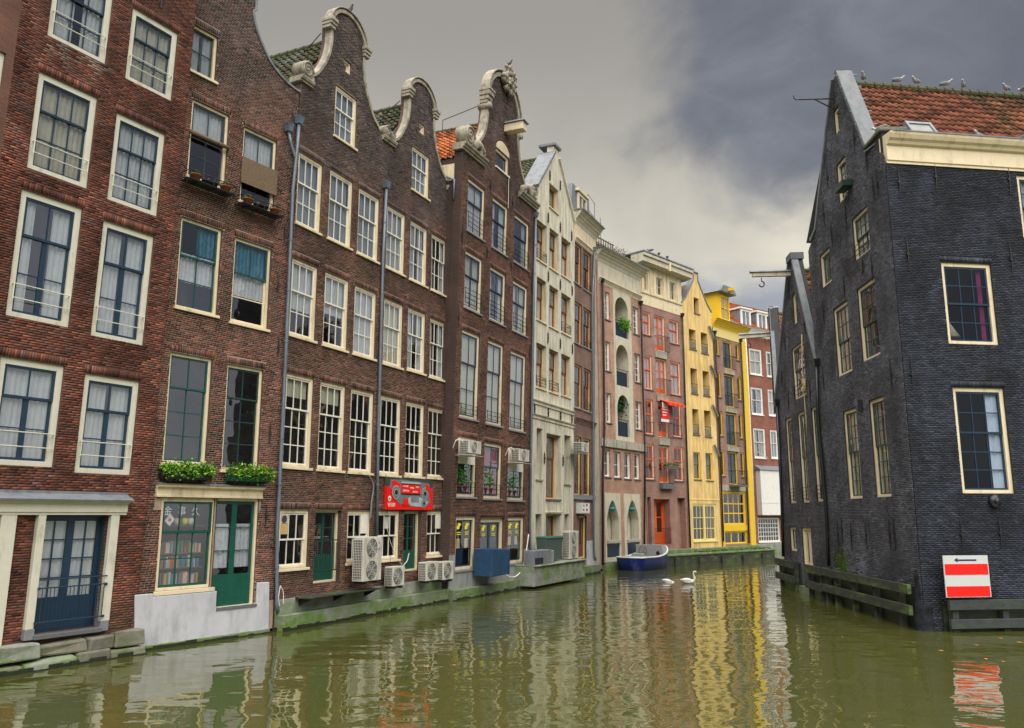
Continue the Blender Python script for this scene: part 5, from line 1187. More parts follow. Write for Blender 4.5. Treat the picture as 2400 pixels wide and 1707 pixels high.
# ---- house 11: brick with yellow frames
H = H11 = House('apartment_house', 'mauve brick house with egg-yellow window frames, cornice and dormer', P1011, P1112, 0, 0, group=None)
kz = dict(frame='yellow', fw=.09, sw=.05, bw=.04, rec=.06, sill='bluestone', soldier=False, sash='dark_green')
rows = ((('O',1330,1025),('O',1365,1190),('O',1393,1048),('O',1490,1330),('O',1515,1083),('O',1555,1240)), (('O',1340,1345),('O',1385,1590),('O',1407,1370),('P',1513,228),('O',1530,1395),('P',1578,158)),
        (('P',1358,258),('P',1402,495),('P',1422,275),('P',1535,595),('P',1545,290),('P',1590,520)), (('P',1375,632),('P',1420,875),('P',1440,645),('P',1545,960),('P',1560,652),('P',1608,885)))
for i_, r_ in enumerate(rows):
    for a, b_ in ((0, 1), (4, 5)): win(H, r_[a], r_[b_], cols=1, up=0, lo=2, **kz)
    o, q = win(H, r_[2], r_[3], cols=2, up=0, lo=3, leaf=2, lowcols=2, name='door', **{**kz, 'sill': None, 'sw': .08}); balcony(H, q[0]+.05, q[2]+.15, q[1], q[1]+1.05, -.25 if i_ < 3 else -.8)
    MB().box(q[0]-.05, q[2]+.1, -.12 if i_ < 3 else -.85, .01, q[1]-.45 if i_ < 3 else q[1]-.18, q[1]-.05).build('lintel_stone', 'concrete' if i_ < 3 else 'bluestone', H.e)
o, q = win(H, ('P',1392,1020), ('P',1625,1345), 'yellow', .10, 'yellow', 4, 0, 3, 0, .04, None, name='door', lowcols=4, sw=.10, bw=.09, soldier=False)
win(H, (q[0], q[1]-.42), (q[2], 1.15), 'yellow', .1, 'yellow', 3, 0, 1, 0, .04, None, soldier=False, bw=.14); MB().box(q[0], q[2], -.03, .06, q[1]-.419, q[1]-.001).build('panel', 'yellow', H.e)
po = [(.25, .1), (5.2, .1), (5.2, 18.3), (.25, 18.3)]
wall(H, po, 'brick_mauve', 'brick_mauve'); shell(H, .3, 5.2, .2, 18.2)
MB().box(.2, 5.25, -.04, -.001, 17.35, 18.1).build('frieze', 'pale_yellow', H.e); cornice(H, .1, 5.6, 18.0, 18.7, .5, 'yellow'); MB().box(4.55, 5.35, -.06, .0, 1.0, 17.6).build('yellow_pier', 'yellow', H.e); MB().box(.25, 5.2, -.03, -.001, 5.2, 5.65).build('stone_band', 'concrete', H.e)
MB().box(.27, .55, -.05, -.001, .9, 5.2).build('yellow_pier', 'yellow', H.e)
MB().add([(.1, .2, 18.7), (5.4, .2, 18.7), (5.4, 5, 22.2), (.1, 5, 22.2), (.1, 5, 18.7), (5.4, 5, 18.7)], [(0, 1, 2, 3), (0, 3, 4), (1, 5, 2), (3, 2, 5, 4)]).build('roof', 'lead', H.e)
d_ = MB().prism([(1.55, 18.7), (3.35, 18.7), (3.35, 21.2), (1.55, 21.2)], .2, 3.2).build('dormer', 'yellow', H.e); MB().prism([(1.2, 21.2), (3.75, 21.2), (3.3, 21.75), (1.7, 21.75)], -.3, 3.6).build('dormer_roof', 'lead', d_)
MB().box(2.35, 2.65, -.75, -.02, 21.35, 21.58).build('hoist_beam', 'yellow', d_)
b = MB(); cells = []; grid_sash(b, cells, 1.7, 3.2, 18.95, 21.0, .10, .199, 2, 2, .14, .06); b.build('dormer_frame', 'yellow', d_)
for (x, y, z, dx, dz) in cells: p = bpy.data.objects.new('pane', unit_box('glass')); p.location = (x, .15, z); p.scale = (dx, .006, dz); link(p, d_)
MB().add([(3.9, .15, 19.0), (4.9, .15, 19.0), (4.9, 2.4, 20.8), (3.9, 2.4, 20.8)], [(0, 1, 2, 3)]).build('roof_light', 'zinc', H.e)
drainpipe(H, [('O',1322,985), ('O',1340,1400), ('P',1375,700), ('P',1405,1500)], .06, .12, 'iron'); drainpipe(H, [('O',1568,1060), ('O',1590,1500), ('P',1620,800), ('P',1648,1515)], .06, .14, 'iron')
# stepped quay in front of the three apartment houses
qa = Vector((*P89, 0)); qb = Vector((*P1112, 0)); td = (qb-qa).normalized(); L_ = (qb-qa).length
qm = Matrix(((td.x, -td.y, 0, qa.x), (td.y, td.x, 0, qa.y), (0, 0, 1, 0), (0, 0, 0, 1)))
qe = empty('quay', 'low mossy quay wall running past the orange-doored and yellow houses', 'quay', qm)
MB().box(.1, L_+.3, -1.5, .12, -.3, .62).build('wall', 'timber_moss', qe, bevel=.02); MB().box(.05, L_+.35, -1.56, .12, .621, .74).build('coping', 'mossy_stone', qe, bevel=.03); MB().box(.05, L_+.2, -.5, .11, .741, .99).build('step', 'mossy_stone', qe, bevel=.03)
for i in range(5): MB().box(1.2+i*3, 1.4+i*3, -1.66, -1.565, -.3, .5).build('fender_post', 'timber_moss', qe)
foliage('weeds', qe, 900, lambda: (random.uniform(5, L_), -random.uniform(.1, 1.5), .76+abs(random.gauss(0, .05))), .09, ((.06, .13, .02), (.1, .2, .03)))['kind'] = 'stuff'

# ---- house 12: red brick behind, white windows, tiled roof with dormers
H = H12 = House('brick_house', 'rust-red brick house with white sashes, white bay and orange tiled roof', P12a, P12b, 0, 0)
kr = dict(frame='pure_white', fw=.12, sash='pure_white', sw=.06, bw=.045, rec=.03, sill='pure_white', cols=2, soldier=False, cur='curtain')
for tl, br in ((('O',1645,1120),('O',1775,1385)), (('O',1805,1150),('O',1910,1405)), (('O',1660,1490),('P',1785,300)), (('P',1823,50),('P',1918,310)), (('P',1685,420),('P',1810,710)), (('P',1845,438),('P',1930,712))): win(H, tl, br, up=1, lo=1, split=.46, **kr)
win(H, ('P',1728,1275), ('P',1945,1500), 'pure_white', .10, 'pure_white', 8, 0, 5, 0, .03, 'pure_white', soldier=False, bw=.05)
po = [(-1.5, .1), (9., .1), (9., 20.6), (-1.5, 20.6)]
wall(H, po, 'brick_rust', 'brick_rust'); shell(H, -1.5, 9., .2, 20.5)
(a, z1), (b_, z0) = H.uv(('P',1705,820)), H.uv(('P',1945,1250))
MB().prism([(a, z0), (b_+.6, z0), (b_+.6, z1), (a, z1)], -.55, -.002).build('bay', 'pure_white', H.e, bevel=.02); MB().box(a-.02, b_+.62, -.57, -.552, z0+1.1, z0+1.18).build('bay_band', 'white', H.e); MB().profile([(.0, z1+.45), (-.62, z1+.08), (-.66, z1), (.0, z1)], a-.1, b_+.7).build('bay_roof', 'lead', H.e)
MB().box(b_-.35, b_-.05, -.75, -.551, z0+2.6, z0+3.2).build('wall_lamp', 'iron', H.e)
cornice(H, -1.6, 9.1, 20.2, 20.9, .5, 'pure_white')
for i in range(14): MB().box(-.4+i*.55, -.25+i*.55, -.5, -.1, 20.05, 20.25).build('bracket', 'pure_white', H.e)
rz0, rz1, ry1 = 20.95, 24.2, 3.4
rr = MB().add([(-1.6, .0, rz0-.06), (9.1, .0, rz0-.06), (9.1, ry1, rz1-.06), (-1.6, ry1, rz1-.06), (-1.6, 6.8, rz0), (9.1, 6.8, rz0)], [(0, 1, 2, 3), (3, 2, 5, 4), (0, 3, 4), (1, 5, 2)]).build('roof', 'lead', H.e)
s_ = Vector((0, ry1, rz1-rz0)); tiles(rr, (-1.6, 0, rz0), (1, 0, 0), s_, 39, int(s_.length/.33)+1, .275, .33, 'tile_orange', tilepal([(.55, .12, .035), (.48, .10, .03), (.60, .16, .05), (.38, .085, .03)]))
b = MB()
for i in range(27): b.lathe([(.14, -1.6+i*.4), (.115, -1.6+i*.4+.38)], 10, (0, ry1, rz1), 'x')
b.build('ridge_tiles', 'ridge_red', rr)
for u in (1.1, 3.55, 6.0):
    d_ = MB().box(u-.75, u+.75, .35, 2.6, 20.95, 22.75).build('dormer', 'lead', H.e); MB().box(u-.9, u+.9, .12, 2.8, 22.751, 22.9).build('dormer_roof', 'pure_white', d_)
    b = MB(); cells = []; grid_sash(b, cells, u-.72, u+.72, 20.96, 22.74, .24, .349, 2, 1, .2, .06); b.build('dormer_frame', 'pure_white', d_)
    for (x, y, z, dx, dz) in cells: p = bpy.data.objects.new('pane', unit_box('glass')); p.location = (x, .3, z); p.scale = (dx, .006, dz); link(p, d_)
drainpipe(H, [('O',1608,980), ('O',1640,1500), ('P',1670,700), ('P',1705,1470)], .08, .3, 'white'); MB().frustum(-1.5, 9, -.4, .02, -.3, .8, 0, .02).build('footing', 'mossy_grey', H.e, bevel=.03)
MB().tube([(*H.uv(('P',1700,630), .3)[:1], -.3, H.uv(('P',1700,630), .3)[1]), (H.uv(('P',1850,705), .3)[0], -.02, H.uv(('P',1850,705), .3)[1])], .03, 5).build('stay', 'white', H.e)

# ------------------------------------------------------------------ right bank: the tarred corner building
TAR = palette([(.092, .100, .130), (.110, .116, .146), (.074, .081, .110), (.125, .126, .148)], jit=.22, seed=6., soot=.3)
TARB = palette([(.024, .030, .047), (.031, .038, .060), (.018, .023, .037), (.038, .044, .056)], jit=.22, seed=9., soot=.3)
mat('mortar_tar', (.05, .048, .05), .8, .2, 6); brick_tex('tar_reveal', (.03, .03, .035), (.025, .025, .03), (.03, .03, .03))
H = R1 = House('corner_building', 'tall black-tarred brick corner building with cream frames and gulls on its roof', RFAR, CORNER, 0, 0, cat='building', group=None)
kb = dict(frame='cream', fw=.11, sash='dark_green', sw=.05, bw=.03, rec=.05, sill=None, soldier=False)
win(H, ('Q',635,385), ('Q',683,510), cols=1, up=0, lo=1, **kb)
win(H, ('Q',655,780), ('Q',742,985), cols=2, up=0, lo=4, cur='curtain', **kb)
w3_, r3_ = win(H, ('Q',768,1175), ('Q',908,1385), cols=3, up=2, lo=2, split=.52, cur='curtain', rail=(3, .06, .42), **kb)
win(H, ('R',533,65), ('R',625,242), cols=2, up=0, lo=1, leaf=2, lowcols=2, **{**kb, 'sw': .12})
win(H, ('R',632,460), ('R',775,900), cols=3, up=2, lo=2, split=.52, cur='curtain', **kb); win(H, ('R',805,312), ('R',980,780), cols=3, up=2, lo=2, split=.52, **kb)
win(H, ('R',703,1205), ('S',850,525), cols=3, up=3, lo=3, split=.47, cur='blind', **kb); win(H, ('R',892,1127), ('S',1062,512), cols=3, up=3, lo=3, split=.47, cur='blind', **kb)
W_ = H.W; apx = 4.45
po = [(0, .0), (W_, .0), (W_, 14.75), (W_-1.15, 15.6), (W_-1.3, 15.55), (apx+.28, 19.55), (apx-.28, 19.6), (1.15, 14.7), (.55, 14.45), (0, 14.2)]
wall(H, po, 'mortar_tar', 'tar_reveal', edge=False); shell(H, 0, W_-1.6, .2, 14., depth=1.9, side='tar_reveal')
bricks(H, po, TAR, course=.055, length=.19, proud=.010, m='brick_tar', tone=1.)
coping(H, [(apx+.25, 19.62), (W_-1.35, 15.62)], .06, -.08, .50, 'lead_pale', 'lead_coping', .10); coping(H, [(.55, 14.5), (1.15, 14.72), (apx-.25, 19.62)], .06, -.08, .5, 'lead', 'lead_coping', .08)
for i in range(6):
    t = (i+.5)/6; x = apx+.25+(W_-1.6-apx)*t; z = 19.62-4.0*t; MB().box(x-.02, x+.02, -.115, .64, z+.10, z+.145).build('coping_seam', 'lead', H.e)
MB().box(W_-1.42, W_+.0, -.08, .80, 15.60, 15.72).build('parapet_stone', 'lichen_stone', H.e, bevel=.03); MB().box(W_-1.34, W_-.10, .005, .72, 14.5, 15.595).build('parapet', 'tar_reveal', H.e)
anchors(H, [('Q',795,585), ('Q',885,735), ('Q',598,860), ('Q',570,1130), ('Q',628,1275), ('Q',932,930), ('Q',963,905), ('Q',735,1160), ('R',722,290), ('R',568,470), ('R',568,960), ('R',925,150), ('R',1065,930), ('S',675,790), ('S',705,760), ('S',772,800), ('S',882,800), ('S',1055,790), ('S',1090,790)], .95)
u, z = H.uv(('Q',640,285)); hk = H.thing('hoist_hook', 'black iron hoisting bracket with hook on the tarred gable', 'hook', u, 0, z)
MB().tube([(0, -.02, -.45), (0, -.02, .75)], .03, 6).tube([(0, -.02, 0), (0, -1.3, .0)], .03, 6).tube([(0, -.02, -.45), (0, -.75, -.0)], .025, 6).tube([(0, -1.3, 0), (0, -1.42, -.02), (0, -1.5, .06), (0, -1.5, .16)], .022, 6).build('bracket', 'iron', hk)
u, z = H.uv(('Q',700,910), .25); t_ = H.thing('hanging_planter', 'dark green trough hanging at the small window high in the tarred gable', 'planter', u, -.03, z); MB().frustum(-.42, .38, -.35, 0, -.2, 0, -.03, -.03).build('trough', 'dark_green', t_)
b = MB()
for i in range(7): b.tube([(-.4+i*.125, -.05, -.9), (-.4+i*.125, -.05, -.3)], .01, 4)
b.tube([(-.42, -.05, -.35), (.4, -.05, -.35)], .014, 4).build('railing', 'iron', t_)
MB().box(*sorted((H.uv(('R',840,90))[0], H.uv(('R',862,180))[0])), -.06, -.012, H.uv(('R',850,185))[1], H.uv(('R',850,95))[1]).build('vent_hood', 'black_paint', H.e)
u, z = H.uv(('R',848,1140)); MB().frustum(u-.07, u+.07, -.16, -.0, z-.3, z+.12, .01, 0).build('wall_lantern', 'iron', H.e)
drainpipe(H, [('R',512,860), ('R',520,1200), ('S',545,200), ('S',580,600), ('S',600,1020)], .07, .12, 'black_paint')
mo = foliage('moss', H.e, 1500, lambda: (lambda p: (p[0]+random.gauss(0, .18), -.018, p[1]+random.gauss(0, .0)))(H.uv(('S', random.gauss(695, 18), random.triangular(890, 1070, 1050)))), .035, ((.08, .15, .015), (.12, .22, .02), (.06, .11, .02))); mo['kind'] = 'stuff'
# long front (same building): built in its own frame, then hung under the building
FA = Vector((*CORNER, 0)); fb_ = R(8)
FH = House('front_frame', 'x', CORNER, (CORNER[0]+9*math.cos(fb_), CORNER[1]+9*math.sin(fb_)), 0, 0, cat='building', group=None)
H = FH
kf = dict(frame='cream', fw=.13, sash='navy', sw=.06, bw=.035, rec=.06, sill=None, soldier=False, cols=3, glass='glass_front')
wf1, q1 = win(H, ('R',1420,105), ('R',1850,715), up=2, lo=2, split=.5, cur=[('plum', .80, .92, 0, 1)], **kf)
wf2, q2 = win(H, ('R',1505,1022), ('S',1965,490), up=2, lo=3, split=.42, cur=[('white', .72, .98, 0, 1)], **kf)
win(H, ('Q',1972,843), ('Q',2390,1320), up=2, lo=2, split=.5, cur='curtain', **kf)
win(H, (5.2, 7.2), (6.95, 4.0), up=2, lo=3, split=.42, **kf); win(H, (5.2, 11.2), (6.95, 8.6), up=2, lo=2, split=.5, **kf)
for q in (q1, q2): H.soldiers.append((q[0]-.05, q[3]+.01, q[2]+.05, q[3]+.18)); H.bholes.append((q[0]-.05, q[3], q[2]+.05, q[3]+.185))
po = [(.02, 0), (9, 0), (9, 14.5), (.02, 14.5)]
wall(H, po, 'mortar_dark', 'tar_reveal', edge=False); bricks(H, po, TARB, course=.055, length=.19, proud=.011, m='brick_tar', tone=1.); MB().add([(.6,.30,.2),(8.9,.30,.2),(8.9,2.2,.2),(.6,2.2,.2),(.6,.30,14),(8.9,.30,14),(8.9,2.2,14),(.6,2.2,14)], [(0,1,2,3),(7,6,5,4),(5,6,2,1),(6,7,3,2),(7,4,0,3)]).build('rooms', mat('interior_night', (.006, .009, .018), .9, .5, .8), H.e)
MB().profile([(.3, 14.45), (-.05, 14.45), (-.05, 14.52), (-.09, 14.55), (-.09, 15.05), (-.18, 15.08), (-.22, 15.16), (-.30, 15.22), (-.36, 15.34), (-.38, 15.42), (.3, 15.42)], .05, 9.1).build('cornice', 'cream', H.e); MB().box(.12, 9.1, -.40, 1.3, 15.421, 15.46).build('gutter', 'lead', H.e)
anchors(H, [('Q',1112,900), ('Q',1378,860), ('Q',1915,880), ('Q',1175,1425), ('Q',1930,1465), ('R',1205,930)], 1.1); anchors(H, [('S',1568,790), ('S',1850,780)], .9)
# roof slope with a roof light
ez, ey, rz_, ry_ = 15.47, 1.15, 19.28, 3.6; sl_ = Vector((0, ry_-ey, rz_-ez)); xk = .19
rf0 = MB().add([(xk*ey, ey, ez-.08), (9.2, ey, ez-.08), (9.2, ry_, rz_-.08), (xk*ry_, ry_, rz_-.08), (9.2, 8.2, 14.6), (xk*8.2, 8.2, 14.6)], [(0, 1, 2, 3), (3, 2, 4, 5)]).build('roof', 'lead', H.e)
nrow = int(sl_.length/.335)+1
lx0, lx1, lr0, lr1 = 1.75, 2.85, 0.3, 4.2
(sx0, sz1), (sx1, sz0) = H.uv(('Q',1240,475), -1.2), H.uv(('Q',1435,570), -.3)
FIWM = FH.mtx.copy()
def kk(p): return -(p[4]*0 + (20-p[3])*.3 + (6-abs(p[4]-6))*.2) if p[3] < 24 else 99
ps = tiles(rf0, (0, ey, ez), (1, 0, 0), sl_, 36, nrow, .255, .335, 'tile_red', tilepal([(.24, .085, .047), (.20, .07, .04), (.28, .105, .056), (.14, .055, .035)], .22, (.065, .075, .03), (nrow-4, nrow)), skip=lambda i, j: (i+.2)*.255 < xk*(ey+(ry_-ey)*(j+.5)/nrow)+.05, single=300, key=kk)
b = MB()
for i in range(24): b.lathe([(.145, .75+i*.36), (.12, .75+i*.36+.34)], 10, (0, ry_, rz_+.02), 'x')
b.build('ridge_tiles', 'ridge', rf0)
nrm = Vector((1, 0, 0)).cross(sl_).normalized(); su = sl_.normalized()
def onroof(x, s, h): return Vector((x, ey, ez)) + su*s + nrm*h
b = MB(); x0_, x1_, s0_, s1_ = sx0+.10, sx0+1.10, .62, 1.75
for (xa, xb, sa, sb) in ((x0_, x0_+.1, s0_, s1_), (x1_-.1, x1_, s0_, s1_), (x0_+.1, x1_-.1, s0_, s0_+.1), (x0_+.1, x1_-.1, s1_-.12, s1_)):
    c_ = [onroof(x, s, h) for h in (.02, .20) for x, s in ((xa, sa), (xb, sa), (xb, sb), (xa, sb))]; b.add(c_, [(0,3,2,1),(4,5,6,7),(0,1,5,4),(1,2,6,5),(2,3,7,6),(3,0,4,7)])
rl = b.build('roof_light', 'lead', rf0); MB().add([onroof(x, s, .15) for x, s in ((x0_+.1, s0_+.1), (x1_-.1, s0_+.1), (x1_-.1, s1_-.12), (x0_+.1, s1_-.12))], [(0, 1, 2, 3)]).build('roof_light_pane', 'plaster_grey', rf0)
u, z = H.uv(('S',1808,548)); MB().lathe([(.17, -.14), (.20, -.06), (.20, .0)], 16, (u, 0, z), 'y').lathe([(.09, -.2), (.09, -.14)], 12, (u, 0, z), 'y').build('wall_boss', 'black_paint', H.e, True)
(a, zt), (_, zb) = H.uv(('S',1805,610)), H.uv(('S',1800,500))
b = MB().lathe([(.34-.0085*i**1.15+.02*math.sin(i*1.7), -.3+i*.12) for i in range(22)], 18, (.14, .22, 0))
b.v = [(x+.03*math.sin(z*9+x*14)*math.cos(y*11), y+.03*math.sin(z*7+y*13), z) for x, y, z in b.v]
b.build('corner_buttress', mat('tar_smooth', (.022, .024, .032), .95, .5, 7, bump=1., spec=.15), H.e, True)
# fenders along the water
def fender(name, label, H, rails, posts, d, m):
    f = H.thing(name, label, 'fender', 0, 0, 0)
    for (a, b_, z0, z1) in rails: MB().box(a, b_, -d-.12, -d, z0, z1).build('rail', m, f, bevel=.015)
    a_, b2 = min(r_[0] for r_ in rails), max(r_[1] for r_ in rails); MB().box(a_, b2, -d+.21, -.012, -.4, max(r_[3] for r_ in rails)-.10).build('backing', 'wet_algae', f)
    for (x, z1) in posts: MB().box(x-.10, x+.10, -d+.002, -d+.2, -.4, z1).build('post', m, f, bevel=.015)
fz = lambda H, p, d: H.uv(p, d)
(a1, z1), (a2, z2) = R1.uv(('S',600,1045), .4), R1.uv(('S',1255,1180), .4)
fender('timber_fender', 'two-railed mossy timber fender along the gable wall of the tarred building', R1, [(.05, W_-.15, 1.02, 1.30), (.05, W_-.15, .42, .70)], [(1.2, 1.36), (3., 1.36), (5., 1.36), (7., 1.36), (.15, 1.3)], .24, 'timber_moss')
fender('timber_fender', 'grey timber fender under the red and white channel board', FH, [(.55, 9, .62, .90), (.55, 9, .10, .36)], [(.8, .62), (2.4, .62), (4.2, .62), (6., .62)], .30, 'timber_dark')
# hang the front's pieces under the corner building
rel = R1.mtx.inverted() @ FH.mtx
for c in list(FH.e.children): c.parent = R1.e; c.matrix_parent_inverse = Matrix.Identity(4); c.matrix_basis = rel @ c.matrix_basis
bpy.data.objects.remove(FH.e)

# ---- right bank: smaller tarred gable with hoist beam
H = R2 = House('gabled_house', 'small black-tarred gabled house with lead coping and a coiled rope at its window', RFAR2, RFAR, 0, 0)
win(H, ('R',333,355), ('R',372,548), cols=1, up=0, lo=1, **kb); win(H, ('R',328,745), ('R',440,1075), cols=3, up=2, lo=3, split=.45, rail=(3, .1, .5), **kb)
for tl, br in ((('R',282,1260),('S',365,560)), (('R',370,1218),('S',462,555)), (('R',470,1178),('S',560,548))): win(H, tl, br, cols=3, up=3, lo=3, split=.5, cur='blind', rail=(4, .08, .55), **kb)
win(H, ('S',313,735), ('S',370,915), cols=1, up=0, lo=1, **{**kb, 'rec': .05}); win(H, ('S',400,738), ('S',490,1045), cols=2, up=0, lo=1, lowcols=2, leaf=2, name='door', **{**kb, 'sash': 'cream', 'rec': .05, 'sw': .12})
po = [(-.1, 0), (H.W, 0), (H.W, 9.35), (4.85, 14.55), (4.15, 14.65), (.1, 8.7), (-.1, 8.6)]
wall(H, po, 'mortar_tar', 'tar_reveal'); shell(H, 0, H.W-.02, .2, 8.4, side='tar_reveal'); bricks(H, po, TAR, course=.055, length=.19, proud=.010, m='brick_tar', tone=1.)
coping(H, [(4.7, 14.72), (H.W+.15, 9.35)], .05, -.10, .20, 'lead_pale', 'lead_coping', .10); coping(H, [(.0, 8.6), (4.2, 14.72)], .05, -.10, .4, 'lead', 'lead_coping', .08); MB().box(4.1, 4.9, -.14, .45, 14.6, 14.9).build('gable_cap', 'lead_pale', H.e)
gable_roof(H, 4.5, 14.1, .2, H.W+.1, 8.9, .42, 8., 'tile_orange', tilepal([(.36, .13, .045), (.30, .10, .04), (.42, .17, .06), (.25, .12, .04)]), tw=.30, tl=.36, sides=(0, 1))
anchors(H, [('R',315,310), ('R',285,690), ('R',262,960), ('R',430,560), ('R',312,1130), ('R',470,1060)], .9)
def hoist(H, u, z, Ln, label, hang=.45):
    hb = H.thing('hoist_beam', label, 'hoist beam', u, 0, z)
    MB().box(-.08, .08, -Ln, -.0, -.10, .10).build('beam', 'stone_cream', hb, bevel=.01); MB().prism([(-.15, .101), (.15, .101), (.0, .21)], -Ln-.1, .05).build('lead_cap', 'lead', hb)
    b = MB().tube([(0, -Ln+.4, -.14), (0, -Ln+.4, -.14-hang*.4)], .02, 6); b.tube([(0, -Ln+.4+.11*math.sin(a), -.14-hang*.4-.13+.13*math.cos(a)) for a in np.linspace(0, 4.6, 12)], .028, 6); b.build('hook', 'iron', hb, True)
q = H.uv(('R',320,195)); hoist(H, q[0], q[1], 1.7, 'cream hoist beam with iron hook on the small tarred gable')
rp = H.thing('rope_coil', 'ochre rope coiled and knotted at the guard rail of the tarred house', 'rope', *(lambda q: (q[0], -.12, q[1]))(H.uv(('R',420,1010), .1)))
b = MB().tube([(.05, .05, 2.2), (.02, 0, 1.0), (0, 0, 0), (.0, .0, -.9), (.06, 0, -1.5), (-.02, 0, -2.2)], .022, 5)
for i in range(7): b.tube([(.12*math.sin(a)+random.gauss(0, .03), random.gauss(0, .04), .28*math.cos(a)) for a in np.linspace(0, 6.28, 14)], .022, 5)
b.build('rope', 'rope', rp, True)
drainpipe(H, [('R',222,1150), ('S',255,500), ('S',268,950)], .07, .12, 'black_paint')
fender('timber_fender', 'short timber fender beside the cream door of the small tarred house', R2, [(-.3, 3.0, 1.0, 1.32), (-.3, 3.0, .38, .68)], [(.2, 1.0), (2.8, 1.3)], .30, 'timber_moss')
fender('timber_fender', 'short mossy fender between the cream water door and the tarred corner building', R2, [(5.0, 7.2, 1.0, 1.32), (5.0, 7.2, .38, .68)], [(5.2, 1.0), (6.9, 1.3)], .30, 'timber_moss')
MB().frustum(-.1, H.W, -.15, .02, -.3, .3, 0, .02).build('footing', 'mossy_stone', H.e)
# ---- third gable, seen only by its coping
a3 = R(17.6); H = R3 = House('gabled_house', 'tarred gable showing only its lead coping and hoist beam beyond the small house', (RFAR2[0]+8*math.sin(a3), RFAR2[1]+8*math.cos(a3)), RFAR2, 0, 0)
win(H, (3.2, 9.), (4.6, 7.), cols=3, up=2, lo=2, **kb)
po = [(0, 0), (8, 0), (8, 9.2), (4.4, 14.4), (3.8, 14.4), (0, 9.2)]
wall(H, po, 'tar_reveal', 'tar_reveal'); shell(H, 0, 7.9, .2, 9, side='tar_reveal'); coping(H, [(4.2, 14.55), (8.02, 9.2)], .05, -.04, .16, 'lead_pale', 'lead_coping', .05); coping(H, [(.0, 9.2), (4.1, 14.55)], .06, -.10, .45, 'lead', 'lead_coping', .10)
gable_roof(H, 4.1, 14.1, .1, 7.9, 9.0, .46, 8., 'tile_orange', tilepal([(.36, .13, .045), (.30, .10, .04)]), sides=(0, 1))
hoist(H, 4.6, 12.9, 1.6, 'cream hoist beam with hook on the gable that shows only its coping', .6)
# ------------------------------------------------------------------ things on the walls and quays
def aircon(H, tl, br, d, depth, label, fans=1, vert=True, feet=True, side=True, group='air conditioners on the house fronts', logo=None, bracket=False):
    (u0, z1), (u1, z0) = H.uv(tl, d), H.uv(br, d); w_, h_ = u1-u0, z1-z0
    t = H.thing('air_conditioner', label, 'air conditioner', u0, -d+depth, z0, group)
    MB().box(0, w_, -depth, 0, 0, h_).build('casing', 'ac_white', t, bevel=.015)
    for i in range(fans):
        if vert: cx, cz, r_ = w_*(.46 if fans > 1 else .42), h_*(i+.5)/fans, min(w_*.40, h_/fans*.42)
        else: cx, cz, r_ = w_*(i+.5)/fans, h_*.5, min(w_/fans*.42, h_*.4)
        f = MB().lathe([(r_, -depth-.012), (r_*1.04, -depth-.002)], 22, (cx, 0, cz), 'y').build('fan_opening', 'ac_grille', t)
        b = MB()
        for rr in (.30, .55, .80, 1.0): b.tube([(cx+r_*rr*math.cos(a), -depth-.022, cz+r_*rr*math.sin(a)) for a in np.linspace(0, 6.283, 24)], .006, 4, False)
        for a in np.linspace(0, math.pi, 5)[:-1]: b.tube([(cx-r_*math.cos(a), -depth-.02, cz-r_*math.sin(a)), (cx+r_*math.cos(a), -depth-.02, cz+r_*math.sin(a))], .006, 4)
        b.build('fan_guard', 'ac_white', f)
        b = MB()
        for k in range(4):
            a = k*1.5708+.5; b.add([(cx+.02*math.cos(a+1.57), -depth-.016, cz+.02*math.sin(a+1.57)), (cx+r_*.85*math.cos(a), -depth-.015, cz+r_*.85*math.sin(a)), (cx+r_*.85*math.cos(a+.6), -depth-.0135, cz+r_*.85*math.sin(a+.6))], [(0, 1, 2)])
        b.build('fan_blades', 'lead', f)
    if side:                                                  # finned opening on the flank
        MB().box(-.006, -.001, -depth*.88, -depth*.12, h_*.06, h_*.94).build('coil', 'ac_grille', t)
        b = MB(); n = max(4, int(h_/.09))
        for i in range(n+1): z = h_*.06+h_*.88*i/n; b.box(-.016, -.007, -depth*.90, -depth*.10, z-.008, z+.008)
        for i in range(6): y = -depth*.88+depth*.76*i/5; b.box(-.022, -.0165, y-.008, y+.008, h_*.06, h_*.94)
        b.build('coil_guard', 'ac_white', t)
    if feet:
        for x in (w_*.2, w_*.8): MB().box(x-.05, x+.05, -depth, 0, -.08, -.001).build('foot', 'iron', t)
    if bracket: MB().box(-.05, w_+.05, -depth-.08, depth*.4, -.10, -.081).build('tray', 'ac_white', t)
    if logo:
        text(t, logo, h_*.10, (w_*.84, -depth-.003, h_*.72), 'ink'); MB().lathe([(h_*.035, -depth-.005), (h_*.035, -depth-.002)], 16, (w_*.84, 0, h_*.86), 'y').build('emblem', mat('pinkish', (.55, .25, .3), .5), t)
    return t
aircon(H3, ('J',790,655), ('J',915,965), .80, .42, 'tall twin-fan white air conditioner standing on the mossy ledge slab', 2, logo='LG')
aircon(H4, ('J',1005,872), ('J',1085,1005), .62, .36, 'small air conditioner under the window directly beside the tall twin-fan one')
aircon(H4, ('J',1250,838), ('J',1335,965), .62, .36, 'grey-white air conditioner below the boxed window, nearer the green door')
aircon(H4, ('J',1372,835), ('J',1445,958), .62, .36, 'stained air conditioner at the drainpipe, last before the grey plinth', 1)
